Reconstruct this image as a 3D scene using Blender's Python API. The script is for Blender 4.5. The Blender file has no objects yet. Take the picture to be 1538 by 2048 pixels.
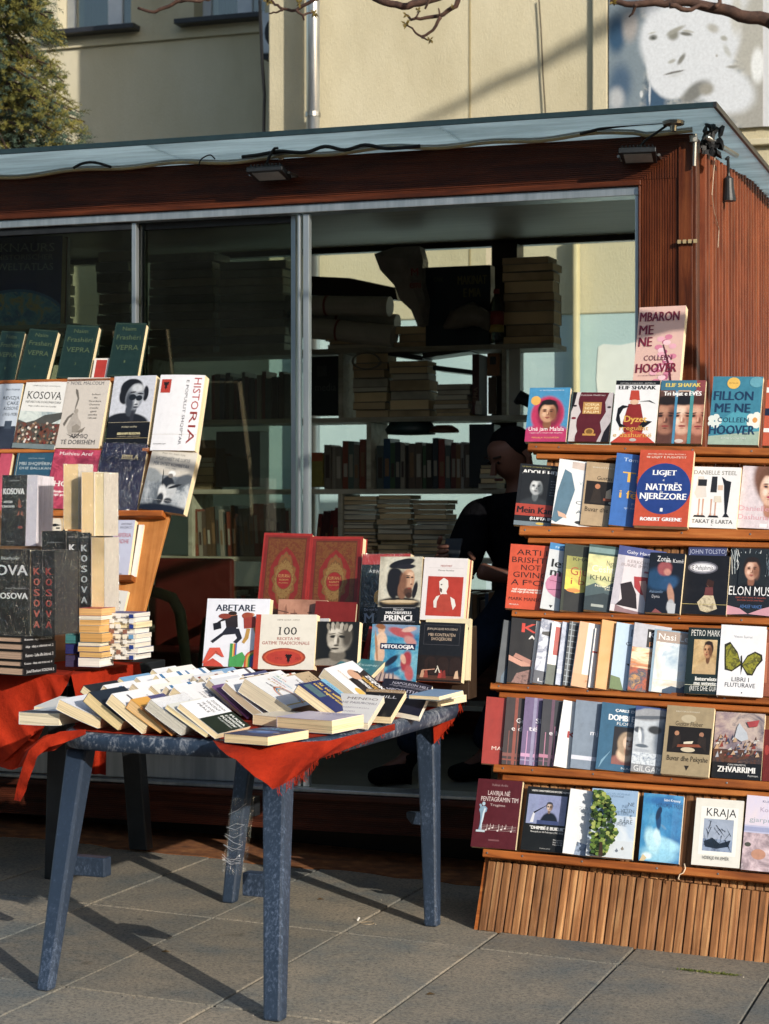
import bpy, bmesh, math, random
from mathutils import Vector as Ve, Matrix
# ---------------------------------------------------------------- camera, sky, sun, exposure
F, CX, CY, H = 3900.0, 769.0, 1014.0, 1.42
sc = bpy.context.scene
cd = bpy.data.cameras.new('camera'); cam = bpy.data.objects.new('camera', cd)
sc.collection.objects.link(cam); sc.camera = cam
cd.sensor_fit = 'HORIZONTAL'; cd.sensor_width = 24.0; cd.lens = F/1538*24
cd.shift_y = -10/1538; cd.clip_end = 500; cd.clip_start = .1
cam.location = (0, 0, H); cam.rotation_euler = (math.pi/2, 0, 0)
cd.dof.use_dof = True; cd.dof.focus_distance = 6.6; cd.dof.aperture_fstop = 5.6
SUN_EL, SUN_H = math.radians(20), Ve((.57, -.82, 0)).normalized()
w = bpy.data.worlds.new('World'); sc.world = w; w.use_nodes = True
wn = w.node_tree.nodes; bg = wn['Background']; sky = wn.new('ShaderNodeTexSky')
sky.sky_type = 'NISHITA'; sky.sun_disc = False; sky.sun_elevation = SUN_EL
sky.sun_rotation = math.atan2(SUN_H.x, SUN_H.y); sky.air_density = 1.2; sky.dust_density = 1.5
w.node_tree.links.new(sky.outputs[0], bg.inputs[0]); bg.inputs[1].default_value = .15
sl = bpy.data.lights.new('sun', 'SUN'); so = bpy.data.objects.new('sun', sl); sc.collection.objects.link(so)
sl.energy = 4.5; sl.angle = math.radians(.5); sl.color = (1, .92, .80)
sd = SUN_H*math.cos(SUN_EL) + Ve((0, 0, math.sin(SUN_EL)))
so.rotation_euler = sd.to_track_quat('Z', 'Y').to_euler(); so.location = (5, -7, 8)
sc.view_settings.view_transform = 'Standard'; sc.view_settings.look = 'None'
sc.view_settings.exposure = .16; sc.view_settings.gamma = 1; sc.view_settings.use_curve_mapping = False
sc.cycles.max_bounces = 8; sc.cycles.transparent_max_bounces = 24
# ---------------------------------------------------------------- frames
A = math.radians(18.8); GX = -.04
U = Ve((math.cos(A), -math.sin(A), 0)); V = Ve((math.sin(A), math.cos(A), 0)); Z = Ve((0, 0, 1))
CAM = Ve((0, 0, H))
def ray(x, y): return Ve(((x-CX)/F, 1, (CY-y)/F))
def hit(x, y, p0, n):
    d = ray(x, y); return CAM + d*((p0-CAM).dot(n)/d.dot(n))
def gz(p): return GX*p.x
def ground(x, y): return hit(x, y, Ve((0, 0, 0)), Ve((-GX, 0, 1)))
def hz(x, y, z): return hit(x, y, Ve((0, 0, z)), Z)
def hv(x, y, v): return hit(x, y, V*v, V)
def uvz(u, v, z): return U*u + V*v + Z*z
KM = Matrix((U, V, Z)).transposed().to_4x4()         # kiosk axes: x along the front, y inwards
rnd = random.Random(7)
# ---------------------------------------------------------------- materials
MT = {}
def lin(h):
    c = [int(h[i:i+2], 16)/255 for i in (0, 2, 4)]
    return tuple(x/12.92 if x <= .04045 else ((x+.055)/1.055)**2.4 for x in c) + (1,)
def newmat(name):
    m = bpy.data.materials.new(name); m.use_nodes = True; n = m.node_tree
    return m, n, n.nodes['Principled BSDF'], (lambda a, b: n.links.new(a, b))
def node(n, t, **k):
    x = n.nodes.new(t)
    for a, b in k.items():
        if a in x.inputs: x.inputs[a].default_value = b
        else: setattr(x, a, b)
    return x
def coords(n, L, kind, scale, rndoff=True):
    if kind == 'world': g = node(n, 'ShaderNodeNewGeometry').outputs['Position']
    else: g = node(n, 'ShaderNodeTexCoord').outputs['Object']
    mp = node(n, 'ShaderNodeMapping'); mp.inputs['Scale'].default_value = scale; L(g, mp.inputs['Vector'])
    if rndoff and kind != 'world':
        oi = node(n, 'ShaderNodeObjectInfo'); mu = node(n, 'ShaderNodeMath', operation='MULTIPLY'); mu.inputs[1].default_value = 37
        L(oi.outputs['Random'], mu.inputs[0]); L(mu.outputs[0], mp.inputs['Location'])
    return mp.outputs[0]
def ramp(n, L, fac, stops):
    r = node(n, 'ShaderNodeValToRGB'); e = r.color_ramp.elements
    while len(e) < len(stops): e.new(.5)
    for i, (p, c) in enumerate(stops): e[i].position = p; e[i].color = lin(c) if isinstance(c, str) else c
    L(fac, r.inputs[0]); return r.outputs[0]
def proc(name, stops, scale=8, st=(1, 1, 1), rough=.6, bump=.2, detail=6, kind='obj', metal=0, vary=0, spec=.4, bscale=None, dist=.004, coat=0):
    if name in MT: return MT[name]
    m, n, B, L = newmat(name); co = coords(n, L, kind, st)
    no = node(n, 'ShaderNodeTexNoise', Scale=scale, Detail=detail, Roughness=.62); L(co, no.inputs['Vector'])
    col = ramp(n, L, no.outputs[0], stops)
    if vary:
        oi = node(n, 'ShaderNodeObjectInfo'); mr = node(n, 'ShaderNodeMapRange'); L(oi.outputs['Random'], mr.inputs[0])
        mr.inputs[3].default_value = 1-vary; mr.inputs[4].default_value = 1+vary
        hs = node(n, 'ShaderNodeHueSaturation'); L(mr.outputs[0], hs.inputs['Value']); L(col, hs.inputs['Color']); col = hs.outputs[0]
    L(col, B.inputs['Base Color']); B.inputs['Roughness'].default_value = rough; B.inputs['Metallic'].default_value = metal
    B.inputs['Specular IOR Level'].default_value = spec; B.inputs['Coat Weight'].default_value = coat
    if bump:
        n2 = node(n, 'ShaderNodeTexNoise', Scale=bscale or scale*2.5, Detail=8, Roughness=.7); L(co, n2.inputs['Vector'])
        bu = node(n, 'ShaderNodeBump', Strength=bump, Distance=dist); L(n2.outputs[0], bu.inputs['Height']); L(bu.outputs[0], B.inputs['Normal'])
    MT[name] = m; return m
def ink(h):
    k = 'ink_'+h
    if k not in MT:
        m, n, B, L = newmat(k); co = coords(n, L, 'obj', (1, 1, 1), False)
        no = node(n, 'ShaderNodeTexNoise', Scale=30, Detail=9, Roughness=.7); L(co, no.inputs['Vector'])
        c = lin(h); g_ = .3*c[0]+.6*c[1]+.1*c[2]; c = tuple((x*.86+g_*.14)*.95 for x in c[:3])+(1,); L(ramp(n, L, no.outputs[0], [(.3, tuple(x*(.92 if max(c[:3]) > .5 else .8) for x in c[:3])+(1,)), (.5, c), (.72, tuple(min(.85, x*(1.03 if max(c[:3]) > .5 else 1.12)+.004) for x in c[:3])+(1,))]), B.inputs['Base Color'])
        B.inputs['Roughness'].default_value = .38; B.inputs['Specular IOR Level'].default_value = .4
        wv = node(n, 'ShaderNodeTexNoise', Scale=6, Detail=2); L(co, wv.inputs['Vector'])
        bu = node(n, 'ShaderNodeBump', Strength=.35, Distance=.01); L(wv.outputs[0], bu.inputs['Height']); L(bu.outputs[0], B.inputs['Normal'])
        MT[k] = m
    return MT[k]
def pic(cols, scale=30, st=(1, 1, 1), seed=0):
    k = 'pic_'+'_'.join(cols)+str(scale)+str(st)
    if k not in MT:
        m, n, B, L = newmat(k[:50]); co = coords(n, L, 'obj', st)
        no = node(n, 'ShaderNodeTexNoise', Scale=scale, Detail=5, Roughness=.65, Distortion=.6); L(co, no.inputs['Vector'])
        N = len(cols); L(ramp(n, L, no.outputs[0], [(.3+.4*i/(N-1), c) for i, c in enumerate(cols)]), B.inputs['Base Color'])
        B.inputs['Roughness'].default_value = .4; MT[k] = m
    return MT[k]
def pages(c='f0dcb4'):
    k = 'pages_'+c
    if k not in MT:
        m, n, B, L = newmat(k); co = coords(n, L, 'obj', (3, 380, 3)); d = lin(c)
        no = node(n, 'ShaderNodeTexNoise', Scale=1, Detail=3, Roughness=.7); L(co, no.inputs['Vector'])
        L(ramp(n, L, no.outputs[0], [(.3, tuple(x*.5 for x in d[:3])+(1,)), (.52, tuple(x*.92 for x in d[:3])+(1,)), (.7, d)]), B.inputs['Base Color'])
        bu = node(n, 'ShaderNodeBump', Strength=.5, Distance=.002); L(no.outputs[0], bu.inputs['Height']); L(bu.outputs[0], B.inputs['Normal'])
        B.inputs['Roughness'].default_value = .85; MT[k] = m
    return MT[k]
def M(c):
    if not isinstance(c, str): return c
    return MT[c] if c in MT else ink(c)
def glass(name, tint, refl=.06, rough=0.0, haze=0.0, hz_col='8aa0a8'):
    m, n, B, L = newmat(name); out = n.nodes['Material Output']
    tr = node(n, 'ShaderNodeBsdfTransparent'); tr.inputs[0].default_value = lin(tint)
    gl = node(n, 'ShaderNodeBsdfGlossy'); gl.inputs['Roughness'].default_value = rough
    lw = node(n, 'ShaderNodeFresnel', IOR=1.5); mx = node(n, 'ShaderNodeMixShader')
    ad = node(n, 'ShaderNodeMath', operation='ADD'); ad.inputs[1].default_value = refl; L(lw.outputs[0], ad.inputs[0])
    L(ad.outputs[0], mx.inputs[0]); L(tr.outputs[0], mx.inputs[1]); L(gl.outputs[0], mx.inputs[2])
    last = mx
    if haze:
        co = coords(n, L, 'obj', (.6, 3, 1)); no = node(n, 'ShaderNodeTexNoise', Scale=2.5, Detail=6, Roughness=.7); L(co, no.inputs['Vector'])
        mr = node(n, 'ShaderNodeMapRange'); L(no.outputs[0], mr.inputs[0]); mr.inputs[1].default_value = .3; mr.inputs[2].default_value = .8
        mr.inputs[3].default_value = haze*.5; mr.inputs[4].default_value = haze*1.7
        df = node(n, 'ShaderNodeBsdfDiffuse'); df.inputs[0].default_value = lin(hz_col)
        tl = node(n, 'ShaderNodeBsdfTranslucent'); tl.inputs[0].default_value = lin(hz_col); m0 = node(n, 'ShaderNodeMixShader'); m0.inputs[0].default_value = .75
        L(df.outputs[0], m0.inputs[1]); L(tl.outputs[0], m0.inputs[2])
        m2 = node(n, 'ShaderNodeMixShader'); L(mr.outputs[0], m2.inputs[0]); L(mx.outputs[0], m2.inputs[1]); L(m0.outputs[0], m2.inputs[2]); last = m2
    L(last.outputs[0], out.inputs[0]); MT[name] = m; return m
def woodmat(name, dark, mid, light, scale=1.0, axis=2, rough=.55, vary=.15, wear=None, bump=.5):
    m, n, B, L = newmat(name); s = [14*scale]*3; s[axis] = .9*scale
    co = coords(n, L, 'obj', tuple(s))
    no = node(n, 'ShaderNodeTexNoise', Scale=2.2, Detail=8, Roughness=.65, Distortion=.8); L(co, no.inputs['Vector'])
    col = ramp(n, L, no.outputs[0], [(.28, dark), (.5, mid), (.75, light)])
    oi = node(n, 'ShaderNodeObjectInfo'); mr = node(n, 'ShaderNodeMapRange'); L(oi.outputs['Random'], mr.inputs[0]); mr.inputs[3].default_value = 1-vary; mr.inputs[4].default_value = 1+vary
    hs = node(n, 'ShaderNodeHueSaturation'); L(mr.outputs[0], hs.inputs['Value']); L(col, hs.inputs['Color']); col = hs.outputs[0]
    c2 = coords(n, L, 'obj', (1, 1, 1)); n2 = node(n, 'ShaderNodeTexNoise', Scale=5, Detail=6, Roughness=.6); L(c2, n2.inputs['Vector'])
    mx = node(n, 'ShaderNodeMixRGB', blend_type='MULTIPLY'); mx.inputs[0].default_value = .75; L(col, mx.inputs[1])
    L(ramp(n, L, n2.outputs[0], [(.3, (.5, .45, .4, 1)), (.6, (1, 1, 1, 1))]), mx.inputs[2]); col = mx.outputs[0]
    if wear:
        n3 = node(n, 'ShaderNodeTexNoise', Scale=9, Detail=10, Roughness=.75); L(co, n3.inputs['Vector'])
        m3 = node(n, 'ShaderNodeMixRGB'); L(ramp(n, L, n3.outputs[0], [(.62, (0, 0, 0, 1)), (.72, (.6, .6, .6, 1))]), m3.inputs[0]); L(col, m3.inputs[1]); m3.inputs[2].default_value = lin(wear); col = m3.outputs[0]
    L(col, B.inputs['Base Color']); B.inputs['Roughness'].default_value = rough; B.inputs['Specular IOR Level'].default_value = .35
    bu = node(n, 'ShaderNodeBump', Strength=bump, Distance=.003); L(no.outputs[0], bu.inputs['Height']); L(bu.outputs[0], B.inputs['Normal'])
    MT[name] = m; return m
# ---------------------------------------------------------------- mesh builder
class MB:
    def __init__(s): s.v = []; s.f = []; s.m = []; s.ms = []
    def mi(s, c):
        c = M(c)
        if c not in s.ms: s.ms.append(c)
        return s.ms.index(c)
    def add(s, vs, fs, c):
        o = len(s.v); i = s.mi(c); s.v += [tuple(v) for v in vs]
        for f in fs: s.f.append(tuple(o+k for k in f)); s.m.append(i)
    def box(s, a, b, c, X=None):
        x0, y0, z0 = a; x1, y1, z1 = b
        vs = [Ve((x, y, z)) for z in (z0, z1) for y in (y0, y1) for x in (x0, x1)]
        if X: vs = [X @ v for v in vs]
        s.add(vs, [(0, 2, 3, 1), (4, 5, 7, 6), (0, 1, 5, 4), (2, 6, 7, 3), (0, 4, 6, 2), (1, 3, 7, 5)], c)
    def prism(s, poly, d, c, X=None):        # poly 3D points, extruded by vector d
        n = len(poly); d = Ve(d); vs = [Ve(p) for p in poly] + [Ve(p)+d for p in poly]
        if X: vs = [X @ v for v in vs]
        s.add(vs, [tuple(range(n))[::-1], tuple(range(n, 2*n))] + [(i, (i+1) % n, n+(i+1) % n, n+i) for i in range(n)], c)
    def tube(s, pts, r, c, k=6, cap=True):
        pts = [Ve(p) for p in pts]; n = len(pts); rr = r if isinstance(r, (list, tuple)) else [r]*n; vs = []
        for i, p in enumerate(pts):
            d = (pts[min(i+1, n-1)] - pts[max(i-1, 0)]); d = d.normalized() if d.length > 1e-9 else Z
            a = d.orthogonal().normalized() if i == 0 else (a - d*a.dot(d)).normalized()
            b = d.cross(a)
            for j in range(k):
                t = 2*math.pi*j/k; vs.append(p + (a*math.cos(t)+b*math.sin(t))*rr[i])
        fs = [(i*k+j, i*k+(j+1) % k, (i+1)*k+(j+1) % k, (i+1)*k+j) for i in range(n-1) for j in range(k)]
        if cap: fs += [tuple(range(k))[::-1], tuple(range((n-1)*k, n*k))]
        s.add(vs, fs, c)
    def lathe(s, prof, c, k=20, X=None):
        vs = [Ve((r*math.cos(2*math.pi*j/k), r*math.sin(2*math.pi*j/k), z)) for r, z in prof for j in range(k)]
        if X: vs = [X @ v for v in vs]
        n = len(prof); fs = [(i*k+j, i*k+(j+1) % k, (i+1)*k+(j+1) % k, (i+1)*k+j) for i in range(n-1) for j in range(k)]
        s.add(vs, fs + [tuple(range(k))[::-1], tuple(range((n-1)*k, n*k))], c)
    def build(s, name, parent=None, inv=None, smooth=False, bevel=0):
        me = bpy.data.meshes.new(name)
        vs = s.v if inv is None else [tuple(inv @ Ve(v)) for v in s.v]
        me.from_pydata(vs, [], s.f)
        for m in s.ms: me.materials.append(m)
        me.polygons.foreach_set('material_index', s.m)
        if smooth: me.polygons.foreach_set('use_smooth', [True]*len(s.f))
        me.update(); o = bpy.data.objects.new(name, me); sc.collection.objects.link(o); o.parent = parent
        if bevel:
            b = o.modifiers.new('bevel', 'BEVEL'); b.width = bevel; b.segments = 2; b.limit_method = 'ANGLE'
        return o
def tag(o, label=None, cat=None, group=None, kind=None):
    if label: o['label'] = label
    if cat: o['category'] = cat
    if group: o['group'] = group
    if kind: o['kind'] = kind
    return o
def thing(name, Mx, label, cat, group=None):
    o = bpy.data.objects.new(name, None); sc.collection.objects.link(o); o.empty_display_size = .05
    o.matrix_basis = Mx if isinstance(Mx, Matrix) else Matrix.Translation(Mx)
    return tag(o, label, cat, group)
def inv(o): return o.matrix_basis.inverted()
# ---------------------------------------------------------------- flat print
TC = {}
def textgeo(s, bold=0):
    k = s; ser = s.startswith('~'); s = s.lstrip('~')
    if k not in TC:
        c = bpy.data.curves.new('t', 'FONT'); c.body = s; c.size = 1; c.resolution_u = 2
        o = bpy.data.objects.new('t', c); me = bpy.data.meshes.new_from_object(o)
        vs = [(v.co.x, v.co.y) for v in me.vertices]; fs = [tuple(p.vertices) for p in me.polygons]
        if ser:                                          # small slab serifs on the stem ends
            cnt = {}
            for p in me.polygons:
                for e in p.edge_keys: cnt[e] = cnt.get(e, 0)+1
            for (i, j), c_ in cnt.items():
                (x0, y0), (x1, y1) = vs[i], vs[j]
                if c_ == 1 and abs(y0-y1) < .004 and .02 < abs(x0-x1) < .17 and (abs(y0) < .01 or abs(y0-.682) < .012):
                    a, b = min(x0, x1)-.05, max(x0, x1)+.05; d = .04 if y0 < .3 else -.04; n_ = len(vs)
                    vs += [(a, y0), (b, y0), (b, y0+d), (a, y0+d)]; fs.append((n_, n_+1, n_+2, n_+3))
        bpy.data.objects.remove(o); bpy.data.meshes.remove(me); bpy.data.curves.remove(c)
        x0 = min(v[0] for v in vs) if vs else 0; x1 = max(v[0] for v in vs) if vs else 1
        TC[k] = ([((x-x0)/(x1-x0), y/.69) for x, y in vs], fs)
    return TC[k]
def T(s, cx, cy, w, h, c, bold=0, rot=0): return ('t', s, cx, cy, w, h, c, bold, rot)
def TL(s, cx, y0, dy, w, h, c, bold=0): return [T(x, cx, y0-i*dy, (w if not isinstance(w, (list, tuple)) else w[i]), h, c, bold) for i, x in enumerate(s)]
def R(x0, y0, x1, y1, c): return ('p', [(x0, y0), (x1, y0), (x1, y1), (x0, y1)], c)
def P(pts, c): return ('p', pts, c)
def Ee(cx, cy, rx, ry, c, a0=0, a1=360, k=18):
    return ('p', [(cx+rx*math.cos(math.radians(a0+(a1-a0)*i/k)), cy+ry*math.sin(math.radians(a0+(a1-a0)*i/k))) for i in range(k if a1-a0 == 360 else k+1)], c)
def face(cx, cy, s, skin='d8a684', hair='1c1512', dark='a06a4c', top=None, asp=.66, longhair=True, beard=None, glasses=False):
    """head with hair, neck, shoulders; s = head height; asp = page width / height ratio fix"""
    q = s/asp; o = []
    if top: o.append(P([(cx-q*.95, cy-s*1.5), (cx-q*.8, cy-s*.8), (cx-q*.25, cy-s*.55), (cx+q*.25, cy-s*.55), (cx+q*.8, cy-s*.8), (cx+q*.95, cy-s*1.5)], top))
    if longhair: o.append(P([(cx-q*.42, cy-s*.6), (cx-q*.5, cy), (cx-q*.36, cy+s*.42), (cx, cy+s*.6), (cx+q*.36, cy+s*.42), (cx+q*.5, cy), (cx+q*.44, cy-s*.6)], hair))
    else: o.append(Ee(cx, cy+s*.12, q*.4, s*.45, hair))
    o.append(P([(cx-q*.14, cy-s*.65), (cx-q*.14, cy-s*.3), (cx+q*.14, cy-s*.3), (cx+q*.14, cy-s*.65)], dark))
    o.append(Ee(cx, cy-s*.03, q*.31, s*.43, skin))
    o.append(P([(cx+q*.08, cy+s*.3), (cx+q*.25, cy+s*.22), (cx+q*.31, cy), (cx+q*.22, cy-s*.3), (cx+q*.05, cy-s*.44), (cx+q*.16, cy-s*.1)], dark))
    o.append(P([(cx-q*.33, cy+s*.12), (cx-q*.2, cy+s*.36), (cx, cy+s*.43), (cx+q*.2, cy+s*.36), (cx+q*.33, cy+s*.12), (cx+q*.15, cy+s*.27), (cx-q*.12, cy+s*.29)], hair))
    for d in (-1, 1):
        o.append(Ee(cx+d*q*.13, cy+s*.02, q*.07, s*.028, '241812')); o.append(P([(cx+d*q*.05, cy+s*.085), (cx+d*q*.2, cy+s*.1), (cx+d*q*.22, cy+s*.07), (cx+d*q*.05, cy+s*.065)], '2a1a12'))
        if glasses: o.append(R(cx+d*q*.14-q*.11, cy-s*.07, cx+d*q*.14+q*.11, cy+s*.06, '1d2a33'))
    o.append(P([(cx-q*.01, cy+s*.02), (cx-q*.055, cy-s*.15), (cx+q*.05, cy-s*.16)], dark))
    o.append(Ee(cx, cy-s*.25, q*.09, s*.028, '8a3a34'))
    if beard: o.append(P([(cx-q*.26, cy-s*.18), (cx-q*.1, cy-s*.3), (cx+q*.1, cy-s*.3), (cx+q*.26, cy-s*.18), (cx+q*.14, cy-s*.48), (cx-q*.12, cy-s*.48)], beard))
    return o
def photo_mat(bg, blobs, w, h, grain=.16):
    m, n, B, L = newmat('printed_photo'); tc = node(n, 'ShaderNodeTexCoord').outputs['Object']
    ds = node(n, 'ShaderNodeTexNoise', Scale=28/max(w, .1)*.14, Detail=5); L(tc, ds.inputs['Vector'])
    va = node(n, 'ShaderNodeVectorMath', operation='MULTIPLY_ADD'); L(ds.outputs['Color'], va.inputs[0]); va.inputs[1].default_value = (.03*w, 0, .03*w); va.inputs[2].default_value = (0, 0, 0)
    vb = node(n, 'ShaderNodeVectorMath', operation='ADD'); L(tc, vb.inputs[0]); L(va.outputs[0], vb.inputs[1]); sft = .015*w
    col = bg
    if isinstance(bg, (list, tuple)):
        nb_ = node(n, 'ShaderNodeTexNoise', Scale=bg[0], Detail=7, Roughness=.66, Distortion=.5); L(tc, nb_.inputs['Vector']); k = len(bg)-1
        col = ramp(n, L, nb_.outputs[0], [(.36+.3*i/max(1, k-1), c) for i, c in enumerate(bg[1:])])
    else: rg = node(n, 'ShaderNodeRGB'); rg.outputs[0].default_value = lin(bg); col = rg.outputs[0]
    for cx, cy, rx, ry, rot, soft, c in blobs:
        mp = node(n, 'ShaderNodeMapping', vector_type='TEXTURE'); mp.inputs['Location'].default_value = (cx*w+sft, 0, cy*h+sft); mp.inputs['Rotation'].default_value = (0, -math.radians(rot), 0); mp.inputs['Scale'].default_value = (rx*w, 10, ry*h)
        L(vb.outputs[0], mp.inputs['Vector']); ln = node(n, 'ShaderNodeVectorMath', operation='LENGTH'); L(mp.outputs[0], ln.inputs[0])
        mr = node(n, 'ShaderNodeMapRange', interpolation_type='SMOOTHSTEP'); L(ln.outputs['Value'], mr.inputs[0]); mr.inputs[1].default_value = 1+soft*.3; mr.inputs[2].default_value = 1-soft*.7; mr.inputs[3].default_value = 0; mr.inputs[4].default_value = 1
        mx = node(n, 'ShaderNodeMixRGB'); L(mr.outputs[0], mx.inputs[0]); L(col, mx.inputs[1]); mx.inputs[2].default_value = lin(c); col = mx.outputs[0]
    ng = node(n, 'ShaderNodeTexNoise', Scale=60, Detail=8, Roughness=.8); L(tc, ng.inputs['Vector']); mg = node(n, 'ShaderNodeMixRGB', blend_type='MULTIPLY'); mg.inputs[0].default_value = 1; L(col, mg.inputs[1])
    L(ramp(n, L, ng.outputs[0], [(.3, (1-grain*2,)*3+(1,)), (.7, (1+grain*.3,)*3+(1,))]), mg.inputs[2]); L(mg.outputs[0], B.inputs['Base Color']); B.inputs['Roughness'].default_value = .38
    return m
def PH(x0, y0, x1, y1, bg, blobs): return ('ph', x0, y0, x1, y1, bg, blobs)
def sface(cx, cy, s, skin='c89878', dark='8a5a40', hair='17110e', light='e4bc9c', top=None, asp=.66, lh=False, glasses=False, beard=None, hood=None, eye='1c1410', lips='8c3c38', turn=0):
    q = s/asp; o = []; t = turn*q
    if top: o += [(cx, cy-s*1.45, q*1.0, s*.9, 0, .25, top)]
    if hood: o += [(cx, cy-s*.12, q*.66, s*.84, 0, .2, hood), (cx+q*.06, cy-s*.1, q*.5, s*.7, 0, .4, tuple_darker(hood))]
    if lh: o += [(cx-q*.08, cy-s*.15, q*.5, s*.72, 4, .3, hair), (cx+q*.1, cy-s*.1, q*.46, s*.68, -4, .3, hair)]
    o += [(cx, cy-s*.52, q*.17, s*.3, 0, .4, dark), (cx, cy+s*.1, q*.40, s*.46, 0, .2, hair), (cx+t*.5, cy-s*.04, q*.32, s*.44, 0, .25, skin), (cx+q*.2+t*.3, cy-s*.08, q*.17, s*.38, 5, .9, dark), (cx-q*.08+t, cy+s*.16, q*.16, s*.14, 0, .9, light), (cx-q*.14+t, cy-s*.12, q*.09, s*.11, 0, .9, light),
          (cx, cy+s*.42, q*.33, s*.13, 0, .5, hair)]
    for d in (-1, 1): o += [(cx+d*q*.13+t, cy+s*.035, q*.085, s*.055, 0, .8, dark), (cx+d*q*.13+t, cy+s*.025, q*.055, s*.024, 0, .4, eye), (cx+d*q*.13+t, cy+s*.095, q*.09, s*.018, -d*6, .5, hair)]
    if glasses: o += [(cx+d*q*.14+t, cy+s*.01, q*.11, s*.065, 0, .2, '1b242c') for d in (-1, 1)]
    if beard: o += [(cx+t*.5, cy-s*.3, q*.24, s*.17, 0, .5, beard)]
    o += [(cx+q*.03+t*1.2, cy-s*.09, q*.04, s*.08, 6, .9, dark), (cx-q*.015+t*1.2, cy-s*.06, q*.022, s*.08, 0, .9, light), (cx+t*1.1, cy-s*.145, q*.055, s*.02, 0, .8, dark), (cx+t, cy-s*.245, q*.10, s*.028, 0, .4, lips), (cx+t, cy-s*.30, q*.07, s*.02, 0, .9, dark)]
    return o
def tuple_darker(c): return ''.join('%02x' % int(int(c[i:i+2], 16)*.7) for i in (0, 2, 4))
def printmesh(items, w, h, fmap, mb, off0=.00035, step=.00006, xs=1):
    for i, it in enumerate(items):
        off = off0+step*i
        if it[0] == 'ph':
            _, x0, y0, x1, y1, bg, bl = it; it = ('p', [(x0, y0), (x1, y0), (x1, y1), (x0, y1)], photo_mat(bg, bl, w*xs, h))
        if it[0] == 'p': 
            pts = [(min(x*xs, 1), y) for x, y in it[1]]; nn = len(pts)
            if min(x for x, y in pts) >= .999: continue
            if nn == 4 and abs(pts[0][0]-pts[3][0]) < 1e-6 and abs(pts[1][0]-pts[2][0]) < 1e-6 and abs(pts[0][1]-pts[1][1]) < 1e-6:
                x0, x1, y0, y1 = pts[0][0], pts[1][0], pts[0][1], pts[2][1]; k = 4
                vs = [fmap(x0+(x1-x0)*j/k, y, off) for j in range(k+1) for y in (y0, y1)]
                mb.add(vs, [(2*j, 2*j+2, 2*j+3, 2*j+1) for j in range(k)], it[2])
            else: mb.add([fmap(x, y, off) for x, y in pts], [tuple(range(nn))], it[2])
        else:
            _, s, cx, cy, tw, th, c, bold, rot = it
            vs, fs = textgeo(s, bold); o = []
            for x, y in vs:
                a, b = (x-.5)*tw, (y-.5)*th
                if rot == 90: a, b = -(y-.5)*th, (x-.5)*tw     # tw in height units, th in width units
                elif rot == -90: a, b = (y-.5)*th, -(x-.5)*tw
                elif rot: 
                    cr, sr = math.cos(math.radians(rot)), math.sin(math.radians(rot)); a *= w; b *= h; a, b = (a*cr-b*sr)/w, (a*sr+b*cr)/h
                o.append((cx+a, cy+b))
            if xs != 1: fs = [f for f in fs if max(o[k][0] for k in f)*xs < 1]
            bw = (0,) if bold < .015 else (-.0011, .0011)
            for q, dx in enumerate(bw):
                if fs: mb.add([fmap(x*xs+dx*(bold/.02)**.5/w, y, off+q*.00003) for x, y in o], fs, c)
# ---------------------------------------------------------------- books
NB = [0]
def book(O, ex, ez, w, h, t, cover, label, prn=(), spine=None, spr=(), epr=(), pg='f0dcb4', curl=0, hard=False, group=None, back=None, cat='book', name='book', bend=0, wrap=False, xs=1):
    """O bottom-left of the front cover; ex to the right along the cover, ez up; the thickness goes behind"""
    ex = Ve(ex).normalized(); ey = Ve(ez).cross(ex).normalized(); ez = ex.cross(ey)
    Mx = Matrix((ex, ey, ez)).transposed().to_4x4(); Mx.translation = O
    r = thing(name, Mx, label, cat, group); ct = .0028 if hard else .0009; ins = .004 if hard else .0008
    def D(x, y, z): return (x, y + curl*(max(0, x)/w)**2 + bend*(z/h)**2 + (curl*.25*(z/h-.5)*(x/w)), z)
    N = 6 if (curl or bend) else 1
    mb = MB()
    def slab(x0, x1, y0, y1, z0, z1, c):
        xs = [x0+(x1-x0)*i/N for i in range(N+1)]; zs = [z0+(z1-z0)*i/N for i in range(N+1)]
        V_ = [D(x, y, z) for y in (y0, y1) for z in zs for x in xs]; n1 = (N+1); k = n1*n1; Fs = []
        for i in range(N):
            for j in range(N):
                a = i*n1+j; Fs.append((a, a+1, a+n1+1, a+n1)); a += k; Fs.append((a, a+n1, a+n1+1, a+1))
        for j in range(N):
            Fs.append((j, j+k, j+k+1, j+1)); a = N*n1+j; Fs.append((a, a+1, a+k+1, a+k))
            a = j*n1; Fs.append((a, a+n1, a+n1+k, a+k)); a = j*n1+N; Fs.append((a, a+k, a+n1+k, a+n1))
        mb.add(V_, Fs, c)
    slab(0, w, 0, ct, 0, h, cover); slab(0, w, t-ct, t, 0, h, back or spine or cover); slab(-ct*.3, ct, ct*1.02, t-ct*1.02, 0, h, spine or cover)
    mb.build('cover', r)
    mb = MB(); slab(ct*1.3, w-ins*(1 if hard else -.2), ct*1.1, t-ct*1.1, ins, h-ins, pages(pg)); mb.build('pages', r)
    if prn or spr or epr:
        mb = MB()
        if prn: printmesh(prn, w, h, lambda x, y, o: D(x*w, -o, y*h), mb, xs=xs)
        if spr: printmesh(spr, t, h, lambda x, y, o: D(-o-ct*.3, t*(1-x), y*h), mb)
        if epr: printmesh(epr, t, h, lambda x, y, o: D(w+o+.0006, t*x, y*h), mb)
        mb.build('cover_print', r)
    if wrap:
        mb = MB(); e = .003; mb.box((-e, -e, -e*.5), (w+e, t+e, h+e), 'cling'); o = mb.build('plastic_wrap', r)
    NB[0] += 1
    return r
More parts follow.
